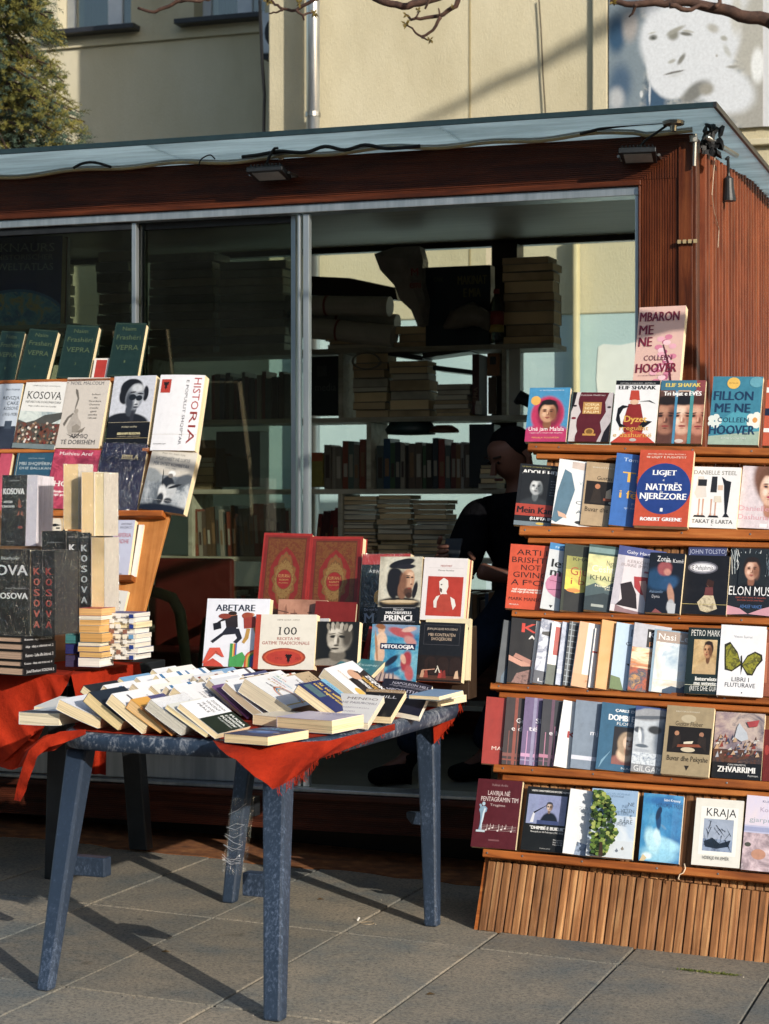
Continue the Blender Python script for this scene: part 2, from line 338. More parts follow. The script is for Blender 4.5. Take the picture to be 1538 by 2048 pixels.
# ---------------------------------------------------------------- shared materials
glass('canopy_glass', 'c4d6d6', .0, .03, haze=.8, hz_col='d8e6ea'); glass('window_glass', 'd8e0d8', .008, 0, haze=.022, hz_col='a09a8a')
glass('back_glass', 'f2f6f2', .0, 0); glass('bottle_glass', '8c9a90', .03, .1)
m, n, B, L = newmat('cling'); out = n.nodes['Material Output']; tr = node(n, 'ShaderNodeBsdfTransparent'); gl = node(n, 'ShaderNodeBsdfGlossy'); gl.inputs['Roughness'].default_value = .08
co = coords(n, L, 'obj', (1, 1, .35)); no = node(n, 'ShaderNodeTexNoise', Scale=42, Detail=3, Distortion=2.5); L(co, no.inputs['Vector']); bu = node(n, 'ShaderNodeBump', Strength=1, Distance=.02)
L(no.outputs[0], bu.inputs['Height']); L(bu.outputs[0], gl.inputs['Normal']); mx = node(n, 'ShaderNodeMixShader'); L(ramp(n, L, no.outputs[0], [(.46, (.03, .03, .03, 1)), (.5, (.2, .2, .2, 1)), (.54, (.03, .03, .03, 1))]), mx.inputs[0])
L(tr.outputs[0], mx.inputs[1]); L(gl.outputs[0], mx.inputs[2]); L(mx.outputs[0], out.inputs[0]); MT['cling'] = m
proc('alu', [(.3, '9aa5ad'), (.7, 'c4ccd2')], 3, (8, 8, .6), .34, .15, metal=.75); proc('steel', [(.3, '8a8a88'), (.7, 'b4b2ac')], 12, rough=.3, metal=.9)
proc('black_plastic', [(.3, '15171a'), (.7, '24272b')], 12, rough=.45); proc('black_rubber', [(.3, '0c0d10'), (.7, '1a1b1f')], 20, rough=.6)
proc('pale_lens', [(.3, '84898a'), (.7, 'a5aaaa')], 12, rough=.3, bump=0); proc('led_strip', [(.35, '8f8876'), (.6, 'a89468'), (.75, 'c0beb4')], 5, (1.5, 20, 20), .45)
woodmat('red_wood', '301208', '54260f', '744022', 1.2, 2, .42, .12); woodmat('red_wood_h', '2c1006', '4c220e', '6c361c', 1.2, 0, .42, .08)
woodmat('red_slat', '4c2010', '76381e', '985634', .8, 2, .5, .18, wear='9a6a48', bump=.3); woodmat('dark_board', '24100a', '4a2214', '6c3824', 1.2, 0, .5, .1)
woodmat('ledge_wood', '66320f', 'a05a26', 'be7c40', .9, 0, .5, .1); woodmat('apron_wood', '4c301a', '8c5e38', 'bc9264', 1.1, 2, .65, .28, wear='c0a080', bump=1)
woodmat('plywood', '9a5c2a', 'c08045', 'd49c60', .6, 2, .5, .05); woodmat('shelf_wood', '86826f', 'b0ac9c', 'c6c2b2', .5, 0, .6, .05)
proc('stucco_yellow', [(.28, 'b0a78c'), (.5, 'c4bca2'), (.72, 'cfc8b2')], 1.1, (1, 1, .45), rough=.9, bump=.5, bscale=90, dist=.01, spec=.1)
proc('stucco_blue', [(.3, 'a8c0c8'), (.6, 'b6ccd2'), (.75, 'c4d6da')], 1.6, rough=.9, bump=.35, bscale=60, dist=.008, spec=.1)
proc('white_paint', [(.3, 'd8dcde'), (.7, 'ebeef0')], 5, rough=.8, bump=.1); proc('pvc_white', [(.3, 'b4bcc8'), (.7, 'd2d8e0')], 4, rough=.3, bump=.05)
proc('interior_panel', [(.3, 'a09c90'), (.7, 'b4b0a4')], 3, (1, 8, 1), rough=.5, bump=.1); proc('interior_floor', [(.3, '5a5d55'), (.7, '74776c')], 4, rough=.5)
proc('red_cloth', [(.3, '7a1b0a'), (.5, '92240d'), (.75, 'a22c12')], 9, rough=.85, bump=.7, bscale=16, dist=.012, spec=.15)
proc('soil', [(.3, '4a2c18'), (.55, '7a4a26'), (.75, '9a6a3c')], 14, rough=.95, bump=1)
proc('zinc', [(.3, '9a9fa5'), (.7, 'd6dade')], 3, (20, 20, 1), .28, .05, metal=.85)
# paving stone: speckle, blue-grey stains
m, n, B, L = newmat('paving'); co = coords(n, L, 'world', (1, 1, 1))
n1 = node(n, 'ShaderNodeTexNoise', Scale=2.3, Detail=7, Roughness=.65); n2 = node(n, 'ShaderNodeTexNoise', Scale=95, Detail=6, Roughness=.8); n3 = node(n, 'ShaderNodeTexVoronoi', Scale=210)
for x in (n1, n2, n3): L(co, x.inputs['Vector'])
c1 = ramp(n, L, n1.outputs[0], [(.34, '737877'), (.5, '8e887c'), (.68, 'a09584')])
m1 = node(n, 'ShaderNodeMixRGB', blend_type='MULTIPLY'); m1.inputs[0].default_value = 1; L(c1, m1.inputs[1]); L(ramp(n, L, n2.outputs[0], [(.36, (.3, .33, .36, 1)), (.5, (.85, .85, .85, 1)), (.66, (1.2, 1.17, 1.12, 1))]), m1.inputs[2])
oi = node(n, 'ShaderNodeObjectInfo'); mr = node(n, 'ShaderNodeMapRange'); L(oi.outputs['Random'], mr.inputs[0]); mr.inputs[3].default_value = .78; mr.inputs[4].default_value = 1.12
hs = node(n, 'ShaderNodeHueSaturation'); L(mr.outputs[0], hs.inputs['Value']); L(m1.outputs[0], hs.inputs['Color'])
m4 = node(n, 'ShaderNodeMixRGB', blend_type='MULTIPLY'); m4.inputs[0].default_value = .35; L(hs.outputs[0], m4.inputs[1]); L(ramp(n, L, n3.outputs['Distance'], [(.0, (.3, .3, .3, 1)), (.35, (1, 1, 1, 1))]), m4.inputs[2])
n5 = node(n, 'ShaderNodeTexNoise', Scale=7, Detail=4); L(co, n5.inputs['Vector']); m6 = node(n, 'ShaderNodeMixRGB', blend_type='MULTIPLY'); m6.inputs[0].default_value = 1
L(m4.outputs[0], m6.inputs[1]); L(ramp(n, L, n5.outputs[0], [(.22, (.6, .58, .55, 1)), (.3, (1, 1, 1, 1))]), m6.inputs[2])
vg = node(n, 'ShaderNodeTexVoronoi', Scale=3.1); L(co, vg.inputs['Vector']); m7 = node(n, 'ShaderNodeMixRGB'); L(ramp(n, L, vg.outputs['Distance'], [(.03, (.75, .75, .75, 1)), (.045, (0, 0, 0, 1))]), m7.inputs[0]); L(m6.outputs[0], m7.inputs[1]); m7.inputs[2].default_value = lin('3c3a38')
L(m7.outputs[0], B.inputs['Base Color']); B.inputs['Roughness'].default_value = .78; B.inputs['Specular IOR Level'].default_value = .3
bu = node(n, 'ShaderNodeBump', Strength=.45, Distance=.004); L(n2.outputs[0], bu.inputs['Height']); L(bu.outputs[0], B.inputs['Normal']); MT['paving'] = m
# blue resin of the old garden table, scuffed
def scuffed(name, base, light, thr, scale=24, lo=None):
    m, n, B, L = newmat(name); co = coords(n, L, 'obj', (1, 1, .6)); a = node(n, 'ShaderNodeTexNoise', Scale=scale, Detail=9, Roughness=.78, Distortion=.5); L(co, a.inputs['Vector'])
    b = node(n, 'ShaderNodeTexNoise', Scale=3.2, Detail=4); L(co, b.inputs['Vector']); mu = node(n, 'ShaderNodeMath', operation='MULTIPLY_ADD'); mu.inputs[1].default_value = .5; L(b.outputs[0], mu.inputs[0]); L(a.outputs[0], mu.inputs[2])
    L(ramp(n, L, mu.outputs[0], [(.5, lo or base), (thr, base), (thr+.16, light)]), B.inputs['Base Color']); B.inputs['Roughness'].default_value = .45
    bu = node(n, 'ShaderNodeBump', Strength=.3, Distance=.002); L(a.outputs[0], bu.inputs['Height']); L(bu.outputs[0], B.inputs['Normal']); MT[name] = m
scuffed('blue_resin', '253244', '55637a', .79, 120, lo='1f2b3a'); scuffed('worn_rim', '263549', '8e949e', .77, 60, lo='1b2738')
# ---------------------------------------------------------------- ground and paving slabs
mb = MB(); mb.box((-60, -30, -.09), (60, 70, -.075), proc('ground_earth', [(.3, '3c3833'), (.7, '5c564d')], 3, rough=.95))
for i in range(8): mb.v[i] = (mb.v[i][0], mb.v[i][1], mb.v[i][2]+GX*mb.v[i][0])
tag(mb.build('ground'), kind='structure')
pav = bpy.data.objects.new('pavement', None); sc.collection.objects.link(pav); tag(pav, kind='structure')
mb = MB(); mb.box((-4.8, 2.5, -.074), (1.6, 8.9, -.022), proc('grout', [(.3, '4a3c28'), (.55, '6e5c40'), (.75, '857455')], 30, rough=.95, bump=.8))
def tiltground(mb):
    mb.v = [tuple((lambda p: Ve((p.x, p.y, p.z+GX*p.x)))(uvz(*v))) for v in mb.v]
tiltground(mb); mb.build('mortar_bed', pav)
ue = [-.825-.4655*i for i in range(-4, 9)]; ve = [2.92, 3.97, 5.03, 6.088, 7.75, 8.8]
for i in range(len(ue)-1):
    for j in range(len(ve)-1):
        r = random.Random(i*31+j); g = .0042; mb = MB(); z = r.uniform(-.002, .002)
        j1 = [r.uniform(-.002, .002) for _ in range(4)]
        pts = [(ue[i+1]+g+j1[0], ve[j]+g), (ue[i]-g, ve[j]+g+j1[1]), (ue[i]-g+j1[2], ve[j+1]-g), (ue[i+1]+g, ve[j+1]-g+j1[3])]
        mb.prism([(x, y, -.06+z) for x, y in pts], (0, 0, .06), 'paving'); tiltground(mb); mb.build('paving_slab', pav, bevel=.003)
mb = MB(); r = random.Random(3)
for k in range(260):
    t = r.random(); p = ground(1360+t*115, 1938.5+t*13)+Ve((r.gauss(0, .008), r.gauss(0, .004), 0)); hh = r.uniform(.002, .006)
    mb.add([p+Ve((-.003, 0, 0)), p+Ve((.003, 0, 0)), p+Ve((r.gauss(0, .006), r.gauss(0, .004), hh))], [(0, 1, 2)], r.choice(['4c5a10', '6a6e18', '3a4610']))
tag(mb.build('moss'), 'green moss growing in a paving joint in front of the right stand', 'moss', kind='stuff')
mb = MB(); r = random.Random(5)                      # loose soil under the kiosk edge
pts = [(-5, 7.16)] + [(-5+.12*i, 7.10+r.uniform(-.03, .03)) for i in range(1, 30)] + [(-1.4, 7.3), (-1.4, 7.9), (-5, 7.9)]
mb.prism([(x, y, -.001) for x, y in pts], (0, 0, .004), 'soil'); tiltground(mb); tag(mb.build('soil_strip'), kind='structure')
# ---------------------------------------------------------------- far side of the street (only reflections see it)
b = thing('office_building', Matrix.Translation((-4, -34, 0)), 'long beige office block across the street behind the viewer', 'building')
mb = MB(); mb.box((-75, -8, -2), (40, 0, 13.5), proc('grey_facade', [(.3, '6c6860'), (.7, '8a857a')], 1, rough=.9)); mb.build('wall', b)
for i in range(26):
    for zz in (.8, 4.2, 7.6, 10.6): mb = MB(); mb.box((-72+i*4.3, 0, zz), (-69.8+i*4.3, .06, zz+1.9), '1a2228'); mb.build('window', b)
# ---------------------------------------------------------------- yellow building behind
VW, VR = 12.2, 13.9
yb = thing('yellow_building', KM, 'pale yellow rendered building with blue lower wall behind the kiosk', 'building')
def uat(x, v, y=200): return hv(x, y, v).dot(U)
def zat(x, y, v): return hv(x, y, v).z
u0 = uat(537, VW); zb = zat(1200, 627, VW); uR = 3.2
mb = MB(); mb.box((u0, VW, zb), (uR, VW+3, 9), 'stucco_yellow'); mb.build('wall', yb, bevel=.01)
mb = MB(); mb.box((u0, VW+.012, -1), (uR, VW+3, zb), 'stucco_blue'); mb.build('lower_wall', yb)
zc = zat(300, 82, VR)
mb = MB(); mb.box((-9, VR+.03, 1), (u0-.001, VR+.6, zc), 'stucco_yellow'); mb.build('recessed_wall', yb)
# upper band with openings for the two windows
def wwin(xl, xr, yb_, first):
    ul, ur = uat(xl, VR, 40), uat(xr, VR, 40); z0 = zat((xl+xr)/2, yb_, VR); return ul, ur, z0
W1, W2 = wwin(115, 262, 60, 1), wwin(388, 530, 35, 0); z0 = W2[2]; z1 = z0+1.6
mb = MB()
for a_, b_ in ((-9, W1[0]), (W1[1], W2[0]), (W2[1], u0-.001)):
    if b_ > a_: mb.box((a_, VR, z0), (b_, VR+.6, z1), 'stucco_yellow')
mb.box((-9, VR, zc+.001), (u0-.001, VR+.6, z0), 'stucco_yellow'); mb.box((-9, VR, z1), (u0-.001, VR+.6, 9), 'stucco_yellow'); mb.build('upper_wall', yb)
for k, (a_, b_, _) in enumerate((W1, W2)):
    b_ = min(b_, u0-.01); mb = MB(); v_ = VR+.16; f = .07; mid = a_+(b_-a_)*(.66 if k == 0 else .6)
    for s in ((a_, z0, a_+f, z1), (b_-f, z0, b_, z1), (mid-f*.9, z0, mid+f*.9, z1), (a_+f, z0, b_-f, z0+f), (a_+f, z1-f, b_-f, z1)): mb.box((s[0], v_, s[1]), (s[2], v_+.06, s[3]), 'pvc_white')
    wf = mb.build('window', yb, bevel=.006)
    mb = MB(); mb.box((a_+f, v_+.02, z0+f), (b_-f, v_+.03, z1-f), glass('upper_pane%d' % k, 'c4d0d2', .14, 0)); mb.build('pane', wf)
    mb = MB(); n_ = 44
    pr = [(a_+.05+(b_-a_-.1)*i/n_, v_+.2+.025*math.sin(i*1.7)+.012*math.sin(i*.7)) for i in range(n_+1)]
    mb.add([(x, y, zz) for x, y in pr for zz in (z0+.01, z1)], [(2*i, 2*i+2, 2*i+3, 2*i+1) for i in range(n_)], 'b4c4cc' if k == 0 else '5a6a70'); mb.build('curtain', wf)
    mb = MB(); mb.box((a_-.12, VR-.12, z0-.045), (b_+.08 if k == 0 else b_, v_+.001, z0-.003), '2a2c33'); mb.build('window_sill', yb, bevel=.006)
uj = uat(940, VW); mb = MB(); mb.box((uj-.006, VW-.004, zb), (uj+.006, VW-.001, 9), 'a39368'); mb.build('wall_joint', yb)
mb = MB(); mb.box((uat(1187, VW), VW-.035, zat(1200, 330, VW)), (uat(1217, VW), VW-.001, 9), 'stucco_yellow'); mb.build('pilaster_strip', yb, bevel=.006)
zl = zat(1530, 285, VW); mb = MB(); mb.box((uat(1217, VW)+.001, VW-.05, zl-.02), (uR, VW-.001, zl+.02), 'stucco_yellow'); mb.build('cornice', yb, bevel=.006)
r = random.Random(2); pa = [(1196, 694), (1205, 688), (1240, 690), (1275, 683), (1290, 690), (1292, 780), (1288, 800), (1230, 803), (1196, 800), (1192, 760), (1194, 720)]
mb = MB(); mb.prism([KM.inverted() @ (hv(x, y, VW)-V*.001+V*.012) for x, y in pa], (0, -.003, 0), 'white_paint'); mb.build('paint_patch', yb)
ud = uat(641, VW); t = thing('downpipe', Matrix.Translation(uvz(ud, VW-.14, 0)), 'shiny metal downpipe on the pale yellow wall', 'pipe')
mb = MB(); mb.tube([(0, 0, 1), (0, 0, 9)], .045, 'zinc', 16); mb.build('pipe', t, smooth=True)
for zz in (2.4, 4.0, 6): mb = MB(); mb.lathe([(.052, zz), (.052, zz+.03)], 'steel', 16); mb.box((-.01, .04, zz), (.01, .14, zz+.03), 'steel'); mb.build('bracket', t)
# air conditioner on the side wall of the projecting block
t = thing('air_conditioner', KM @ Matrix.Translation((uat(522, 13.2)+.42, 13.2, zat(533, 66, 13.2))), 'small white outdoor air conditioner unit at the corner of the yellow building', 'air conditioner')
mb = MB(); mb.box((-.42, -.0, -.15), (.38, .28, .15), 'pvc_white'); mb.build('casing', t, bevel=.012)
X = Matrix.Translation((-.26, -.002, 0)) @ Matrix.Rotation(math.pi/2, 4, 'X'); mb = MB(); mb.lathe([(.13, -.003), (.13, .006), (.11, .006)], 'black_plastic', 20, X); mb.build('fan_grille', t)
mb = MB(); mb.box((-.40, .0, -.19), (-.36, .7, -.151), 'black_plastic'); mb.build('bracket', t)
mb = MB(); q = [(528, 0), (530, 60), (533, 130), (537, 190), (536, 240), (535, 330)]; r = random.Random(9)
mb.tube([hv(x, y, VW+.05)-U*.03 for x, y in q], .012, 'black_rubber', 6); tag(mb.build('wall_cable'), 'dark cable hanging down the corner of the yellow building', 'cable')
mb = MB(); mb.tube([hv(x, y, VW-.02) for x, y in [(1078, 0), (1082, 60), (1086, 150), (1091, 230), (1093, 300)]], .005, '4a4030', 5); tag(mb.build('thin_cable'), 'thin brown cable running down the sunlit yellow wall', 'cable')
# printed portrait banner
t = thing('portrait_banner', KM @ Matrix.Translation((0, VW-.03, 0)), 'large faded black and white portrait banner on the upper right wall', 'banner')
def mp(pts): return [(lambda p: (p.dot(U), 0, p.z))(hv(1180+x/4.296, y/4.296, VW-.03)) for x, y in pts]
ground_p = proc('banner_mottle', [(.42, '304a62'), (.49, '6c7e8c'), (.55, 'aaaaa8'), (.66, 'c8c8c8')], 7, (1.4, 1, 1), rough=.6, bump=.0, detail=11, spec=.2)
grey_p = proc('banner_grey', [(.44, '84847e'), (.5, 'b2b1ac'), (.57, 'd8dad8')], 9, (1, 1, 1), rough=.6, bump=0, detail=12, spec=.2)
def bp(pts, c, k): mb = MB(); mb.add([(x, -.002-.0006*k, z) for x, _, z in mp(pts)], [tuple(range(len(pts)))], c); return mb
mb = MB(); mb.prism(mp([(165, -400), (1800, -400), (1800, 1090), (165, 905)][:0] or [(163, -420), (1620, -420), (1620, 1088), (163, 1040)]), (0, .02, 0), 'c9ccd2'); mb.build('sheet', t)
BW, BH = hv(1220, 10, VW), hv(1525, 250, VW); bx0, bz1 = hv(1218, 0, VW-.03).dot(U), hv(1218, -60, VW-.03).z; bw_ = hv(1526, 0, VW-.03).dot(U)-bx0; bh_ = bz1-hv(1526, 253, VW-.03).z
def bb(x, y, rx, ry, rot, soft, c):        # enlarged-crop pixels to banner fractions
    p = hv(1180+x/4.296, y/4.296, VW-.03); k = 12.4/3900/4.296; return ((p.dot(U)-bx0)/bw_, (p.z-(bz1-bh_))/bh_, rx*k/bw_, ry*k/bh_, rot, soft, c)
wt, gy = 'd6dbe2', '7c7d7a'
bl = [bb(300, 500, 190, 700, 0, .3, '7c8a94'), bb(230, 300, 90, 190, 0, .8, '33506c'), bb(260, 720, 120, 200, 0, .9, '4a6078'), bb(560, 860, 110, 170, 0, .6, '3c5670'), bb(350, 230, 80, 150, 0, .9, 'a09c9a'), bb(230, 850, 80, 110, 0, .9, 'b4b8bc'),
      bb(1400, 300, 170, 420, 0, .5, 'b0afa8'), bb(1420, 900, 260, 260, 0, .5, 'a3a29c'), bb(900, 20, 470, 260, 0, .3, wt), bb(860, 330, 440, 420, 0, .18, wt), bb(700, 560, 225, 300, 8, .15, wt), bb(960, 560, 280, 300, 0, .3, wt), bb(1180, 780, 260, 200, -30, .4, wt), bb(1440, 560, 60, 160, 0, .6, 'e4e8ea'),
      bb(900, 790, 150, 70, 35, .7, gy), bb(1000, 770, 70, 60, 0, .8, '9a9890'), bb(720, 300, 55, 50, 30, .8, '86867e'), bb(740, 262, 90, 22, 20, .8, '9c9c94'), bb(830, 292, 60, 18, -12, .7, '70706a'), bb(850, 270, 60, 10, -12, .7, 'b0b0aa'), bb(548, 322, 42, 26, 10, .7, '7c7e7a'), bb(548, 326, 16, 12, 0, .5, '50524f'), bb(540, 285, 40, 8, 10, .9, 'b8b9b4'),
      bb(785, 510, 24, 62, -35, .8, '80807a'), bb(700, 528, 40, 18, 20, .8, 'a8a9a4'), bb(720, 628, 95, 11, 9, .5, '6c6b66'), bb(730, 650, 70, 20, 9, .9, 'c8ccd0'), bb(1060, 240, 60, 40, -30, .9, 'b0b0ab'), bb(1150, 330, 34, 26, -30, .8, 'a3a49e'), bb(1180, 440, 26, 70, 30, .9, 'bcbfbe'), bb(1092, 480, 12, 14, 0, .8, 'a8a8a4'), bb(1230, 572, 60, 16, 0, .8, '9a9a94'), bb(515, 780, 10, 130, -3, .5, 'c4cad2'), bb(443, 808, 14, 32, 0, .3, 'd0d4d8'), bb(1260, 120, 60, 200, 0, .9, 'c4c4be')]
pm_ = photo_mat([14, '3c5064', '808a90', 'bcbbb6', 'd4d4d2'], bl, bw_, bh_, .13)
mb = MB(); mb.box((0, -.004, 0), (bw_, -.001, bh_), pm_); o_ = mb.build('printed_image', t); o_.location = (bx0, 0, bz1-bh_)
# ---------------------------------------------------------------- kiosk
VK = 7.35; uC = -1.269
kk = thing('kiosk', KM, 'red brown timber kiosk with large sliding windows and glass canopy', 'kiosk')
def ku(x, y=700, v=VK): return hv(x, y, v).dot(U)
def kz(x, y, v=VK): return hv(x, y, v).z
def ridged(mb, o, al, ac, outd, ln, wd, n_, dep, c, th=.02, mit=0):
    o, al, ac, outd = Ve(o), Ve(al), Ve(ac), Ve(outd); p = wd/n_; pr = []
    for i in range(n_):
        for s, d in ((.08, 0), (.22, 1), (.78, 1), (.92, 0)): pr.append((i*p+s*p, d*dep))
    pr = [(0, -th), (0, 0)] + pr + [(wd, 0), (wd, -th)]; N_ = len(pr)
    a_ = [o+ac*s+outd*d for s, d in pr]; b_ = [q+al*(ln - mit*s) for q, (s, d) in zip(a_, pr)]
    mb.add(a_+b_, [tuple(range(N_))[::-1], tuple(range(N_, 2*N_))]+[(i, i+1, N_+i+1, N_+i) for i in range(N_-1)]+[(N_-1, 0, N_, 2*N_-1)], c)
uW = ku(1277); zT = kz(600, 408); zF = 2.832; uI = ku(1283)
zO = zT+.022                                      # opening top incl. wooden inner strip
# fascia (horizontal grooves) and right post (vertical grooves), mitred
mb = MB(); hgt = zF-.0-zO; wpost = uC-uI
ridged(mb, (uI-.0005, VK, zO), (-1, 0, 0), (0, 0, 1), (0, -1, 0), 4.6, hgt, 22, .004, 'red_wood_h'); mb.build('fascia_board', kk)
mb = MB(); q = hgt/wpost; mb.prism([(uI, VK-.001, zO), (uC-.001, VK-.001, zO), (uC-.001, VK-.001, zF), (uI, VK-.001, zF)], (0, .03, 0), 'red_wood_h')
for i in range(22):
    z0_ = zO+(i+.2)*hgt/22; z1_ = zO+(i+.8)*hgt/22; mb.prism([(uI, VK-.004, z0_), (uI+(z0_-zO)/q, VK-.004, z0_), (uI+(z1_-zO)/q, VK-.004, z1_), (uI, VK-.004, z1_)], (0, .0029, 0), 'red_wood_h')
mb.build('mitre_board', kk)
mb = MB(); ridged(mb, (uI, VK, .12), (0, 0, 1), (1, 0, 0), (0, -1, 0), zO-.12, wpost-.001, 20, .003, 'red_wood')
k = 20; p = (wpost-.001)/k                          # tops of the vertical ridges follow the mitre
for i in range(k):
    x0, x1 = uI+i*p+.2*p, uI+i*p+.8*p; q = hgt/wpost
    mb.prism([(x0, VK-.0055, zO), (x1, VK-.0055, zO), (x1, VK-.0055, zO+(x1-uI)*q), (x0, VK-.0055, zO+(x0-uI)*q)], (0, .004, 0), 'red_wood')
mb.build('corner_post', kk)
mb = MB(); mb.box((uC-.055, VK-.012, .12), (uC-.002, VK-.0062, 2.80), 'red_wood'); mb.build('post_edging', kk, bevel=.002)
mb = MB(); mb.box((-5.9, VK-.016, zT), (uI, VK+.08, zO-.001), 'red_wood_h'); mb.build('opening_trim', kk, bevel=.003)
mb = MB(); mb.box((uW+.002, VK-.016, .30), (uI-.001, VK+.08, zT-.001), 'red_wood'); mb.build('opening_trim', kk, bevel=.003)
# aluminium frame
ft = .03; zA = zT-.035
mb = MB(); mb.box((-5.9, VK+.0, zA), (uW+.001, VK+.1, zT-.001), 'alu'); mb.build('window_frame', kk, bevel=.003)
mb = MB(); mb.box((uW-.014, VK+.0, .29), (uW+.001, VK+.1, zA-.001), 'alu'); mb.build('window_frame', kk, bevel=.003)
mb = MB(); mb.box((-5.9, VK-.01, .27), (uW, VK+.12, .286), 'alu'); mb.build('sill_rail', kk, bevel=.003)
def sash(xl, xr, v, name='sliding_sash'):
    a_, b_ = ku(xl, v=v), ku(xr, v=v); s = thing_part(name, kk); m_ = .02
    mb = MB(); 
    for q in ((a_, .289, a_+m_, zA-.002), (b_-m_, .289, b_, zA-.002)): mb.box((q[0], v, q[1]), (q[2], v+.03, q[3]), 'alu')
    mb.box((a_+m_, v, .289), (b_-m_, v+.03, .40), 'alu'); mb.box((a_+m_, v, zA-.03), (b_-m_, v+.03, zA-.003), 'black_plastic'); mb.build('sash_frame', s, bevel=.002)
    mb = MB(); mb.box((a_+m_, v+.012, .40), (b_-m_, v+.018, zA-.03), 'window_glass'); mb.build('pane', s)
def thing_part(name, par):
    o = bpy.data.objects.new(name, None); sc.collection.objects.link(o); o.parent = par; return o
sash(-420, 272, VK+.02); sash(262, 591, VK+.055)
for xl, xr, v in ((595, 600, VK+.02), (606, 618, VK+.02), (281, 290, VK+.05)):
    mb = MB(); mb.box((ku(xl, v=v), v, .289), (ku(xr, v=v), v+.03, zA-.002), 'alu' if xl > 300 else 'bottle_glass'); mb.build('window_mullion', kk, bevel=.002)
# skirting below the sill, deck edge, roof, ceiling, floor
mb = MB(); ridged(mb, (-5.9, VK+.004, .115), (1, 0, 0), (0, 0, 1), (0, -1, 0), 5.9+uC, .125, 15, .003, 'dark_board'); mb.build('skirting_board', kk)
mb = MB(); mb.box((-5.9, VK-.03, .243), (uC, VK+.1, .268), 'dark_board'); mb.build('deck_edge', kk, bevel=.004)
VB = 9.55; zC = 2.77
mb = MB(); mb.box((-5.9, VK+.13, .1), (uC-.03, VB+.05, .262), 'interior_floor'); mb.build('floor', kk)
mb = MB(); mb.box((-5.9, VK+.11, zC), (uC-.03, VB, zC+.02), 'interior_panel'); mb.build('ceiling', kk)
mb = MB(); mb.box((-5.9, VK+.06, zC+.022), (uC-.001, VB+.06, zF-.001), 'dark_board'); mb.build('roof', kk)
mb = MB(); mb.box((uC-.03, VK+.025, .12), (uC-.012, VB+.05, zC+.019), 'interior_panel'); mb.build('inner_wall', kk)
mb = MB(); mb.box((-5.9, VK+.02, .12), (-5.85, VB+.05, zC-.001), 'dark_board'); mb.build('side_wall', kk)
for zz in (-.02,):
    mb = MB(); mb.box((-5.8, VK+.25, -.02), (-1.5, VB, .1), '120e0c'); mb.build('base_frame', kk)
# back glazing
mb = MB(); mb.box((-5.8, VB-.03, zC-.03), (uC-.035, VB+.03, zC-.001), '2a2018'); mb.build('back_rail', kk)
mb = MB(); mb.box((-5.8, VB-.03, .263), (uC-.035, VB+.03, 1.0), 'dark_board'); mb.build('back_panel', kk)
for xl, xr in ((983, 1034),):
    mb = MB(); mb.box((ku(xl, v=VB-.1), VB-.1, 1.0), (ku(xr, v=VB-.1), VB+.03, zC-.031), '2a2018'); mb.build('back_post', kk)
mb = MB(); mb.box((uat(1145, 12.1), 12.1, -.2), (uat(1155, 12.1), 12.18, zat(1150, 470, 12.1)), proc('cream_paint', [(.3, 'c0b490'), (.7, 'd0c4a0')], 5, rough=.6)); cd_ = tag(mb.build('conduit', bevel=.01), 'cream painted square pipe on the blue and yellow wall behind the kiosk', 'pipe'); cd_.matrix_basis = KM
for a_, b_ in ((-5.8, ku(983, v=VB)-.03), (ku(1034, v=VB), uC-.036)):
    mb = MB(); mb.box((a_, VB-.004, 1.001), (b_, VB+.004, zC-.031), 'back_glass'); mb.build('back_pane', kk)
# right side wall of upright slats
mb = MB(); mb.box((uC-.010, VK+.0, .12), (uC+.012, VK+.075, 2.80), 'red_wood'); mb.build('corner_board', kk, bevel=.003)
pz = .0
for i in range(27):
    v0 = VK+.078+i*.08; zt = 2.775+.012*i*.5+rnd.uniform(-.004, .004); mb = MB()
    pr = [(0, .0), (.012, .002), (.016, .036), (.044, .038), (.052, .002), (.078, .002)]
    v_ = [(uC-.008+d, v0+s, zz) for zz in (.13, zt) for s, d in pr]; v_ += [(uC-.02, v0, .13), (uC-.02, v0+.078, .13), (uC-.02, v0, zt), (uC-.02, v0+.078, zt)]
    mb.add(v_, [(j, j+1, 7+j, 6+j) for j in range(5)]+[(6, 7, 8, 9, 10, 11, 15, 14), (5, 4, 3, 2, 1, 0, 12, 13), (0, 6, 14, 12), (5, 13, 15, 11), (12, 14, 15, 13)], 'red_slat'); mb.build('wall_slat', kk)
# glass canopy: three panes with darker edges
zG = 2.868; us = [-5.6, -3.42, -2.2, -1.146]
for i in range(3):
    mb = MB(); mb.box((us[i]+.002, 7.062, zG), (us[i+1]-.002, 9.9, zG+.012), 'canopy_glass'); mb.build('canopy_pane', kk)
mb = MB(); mb.box((-5.6, 7.05, zG-.004), (-1.146, 7.061, zG+.016), '1f353c'); mb.build('canopy_edge', kk)
mb = MB(); mb.box((-1.1455, 7.05, zG-.004), (-1.134, 9.9, zG+.016), '2b2c30'); mb.build('canopy_edge', kk)
for xx in (562, 1347): 
    p = hz(xx, 300 if xx < 800 else 240, zG); mb = MB(); X = Matrix.Translation((p.dot(U), p.dot(V), zG-.022)); mb.lathe([(.012, -.02), (.014, 0), (.04, .004), (.042, .016), (.03, .021)], 'steel', 18, X); mb.build('canopy_fixing', kk, smooth=False)
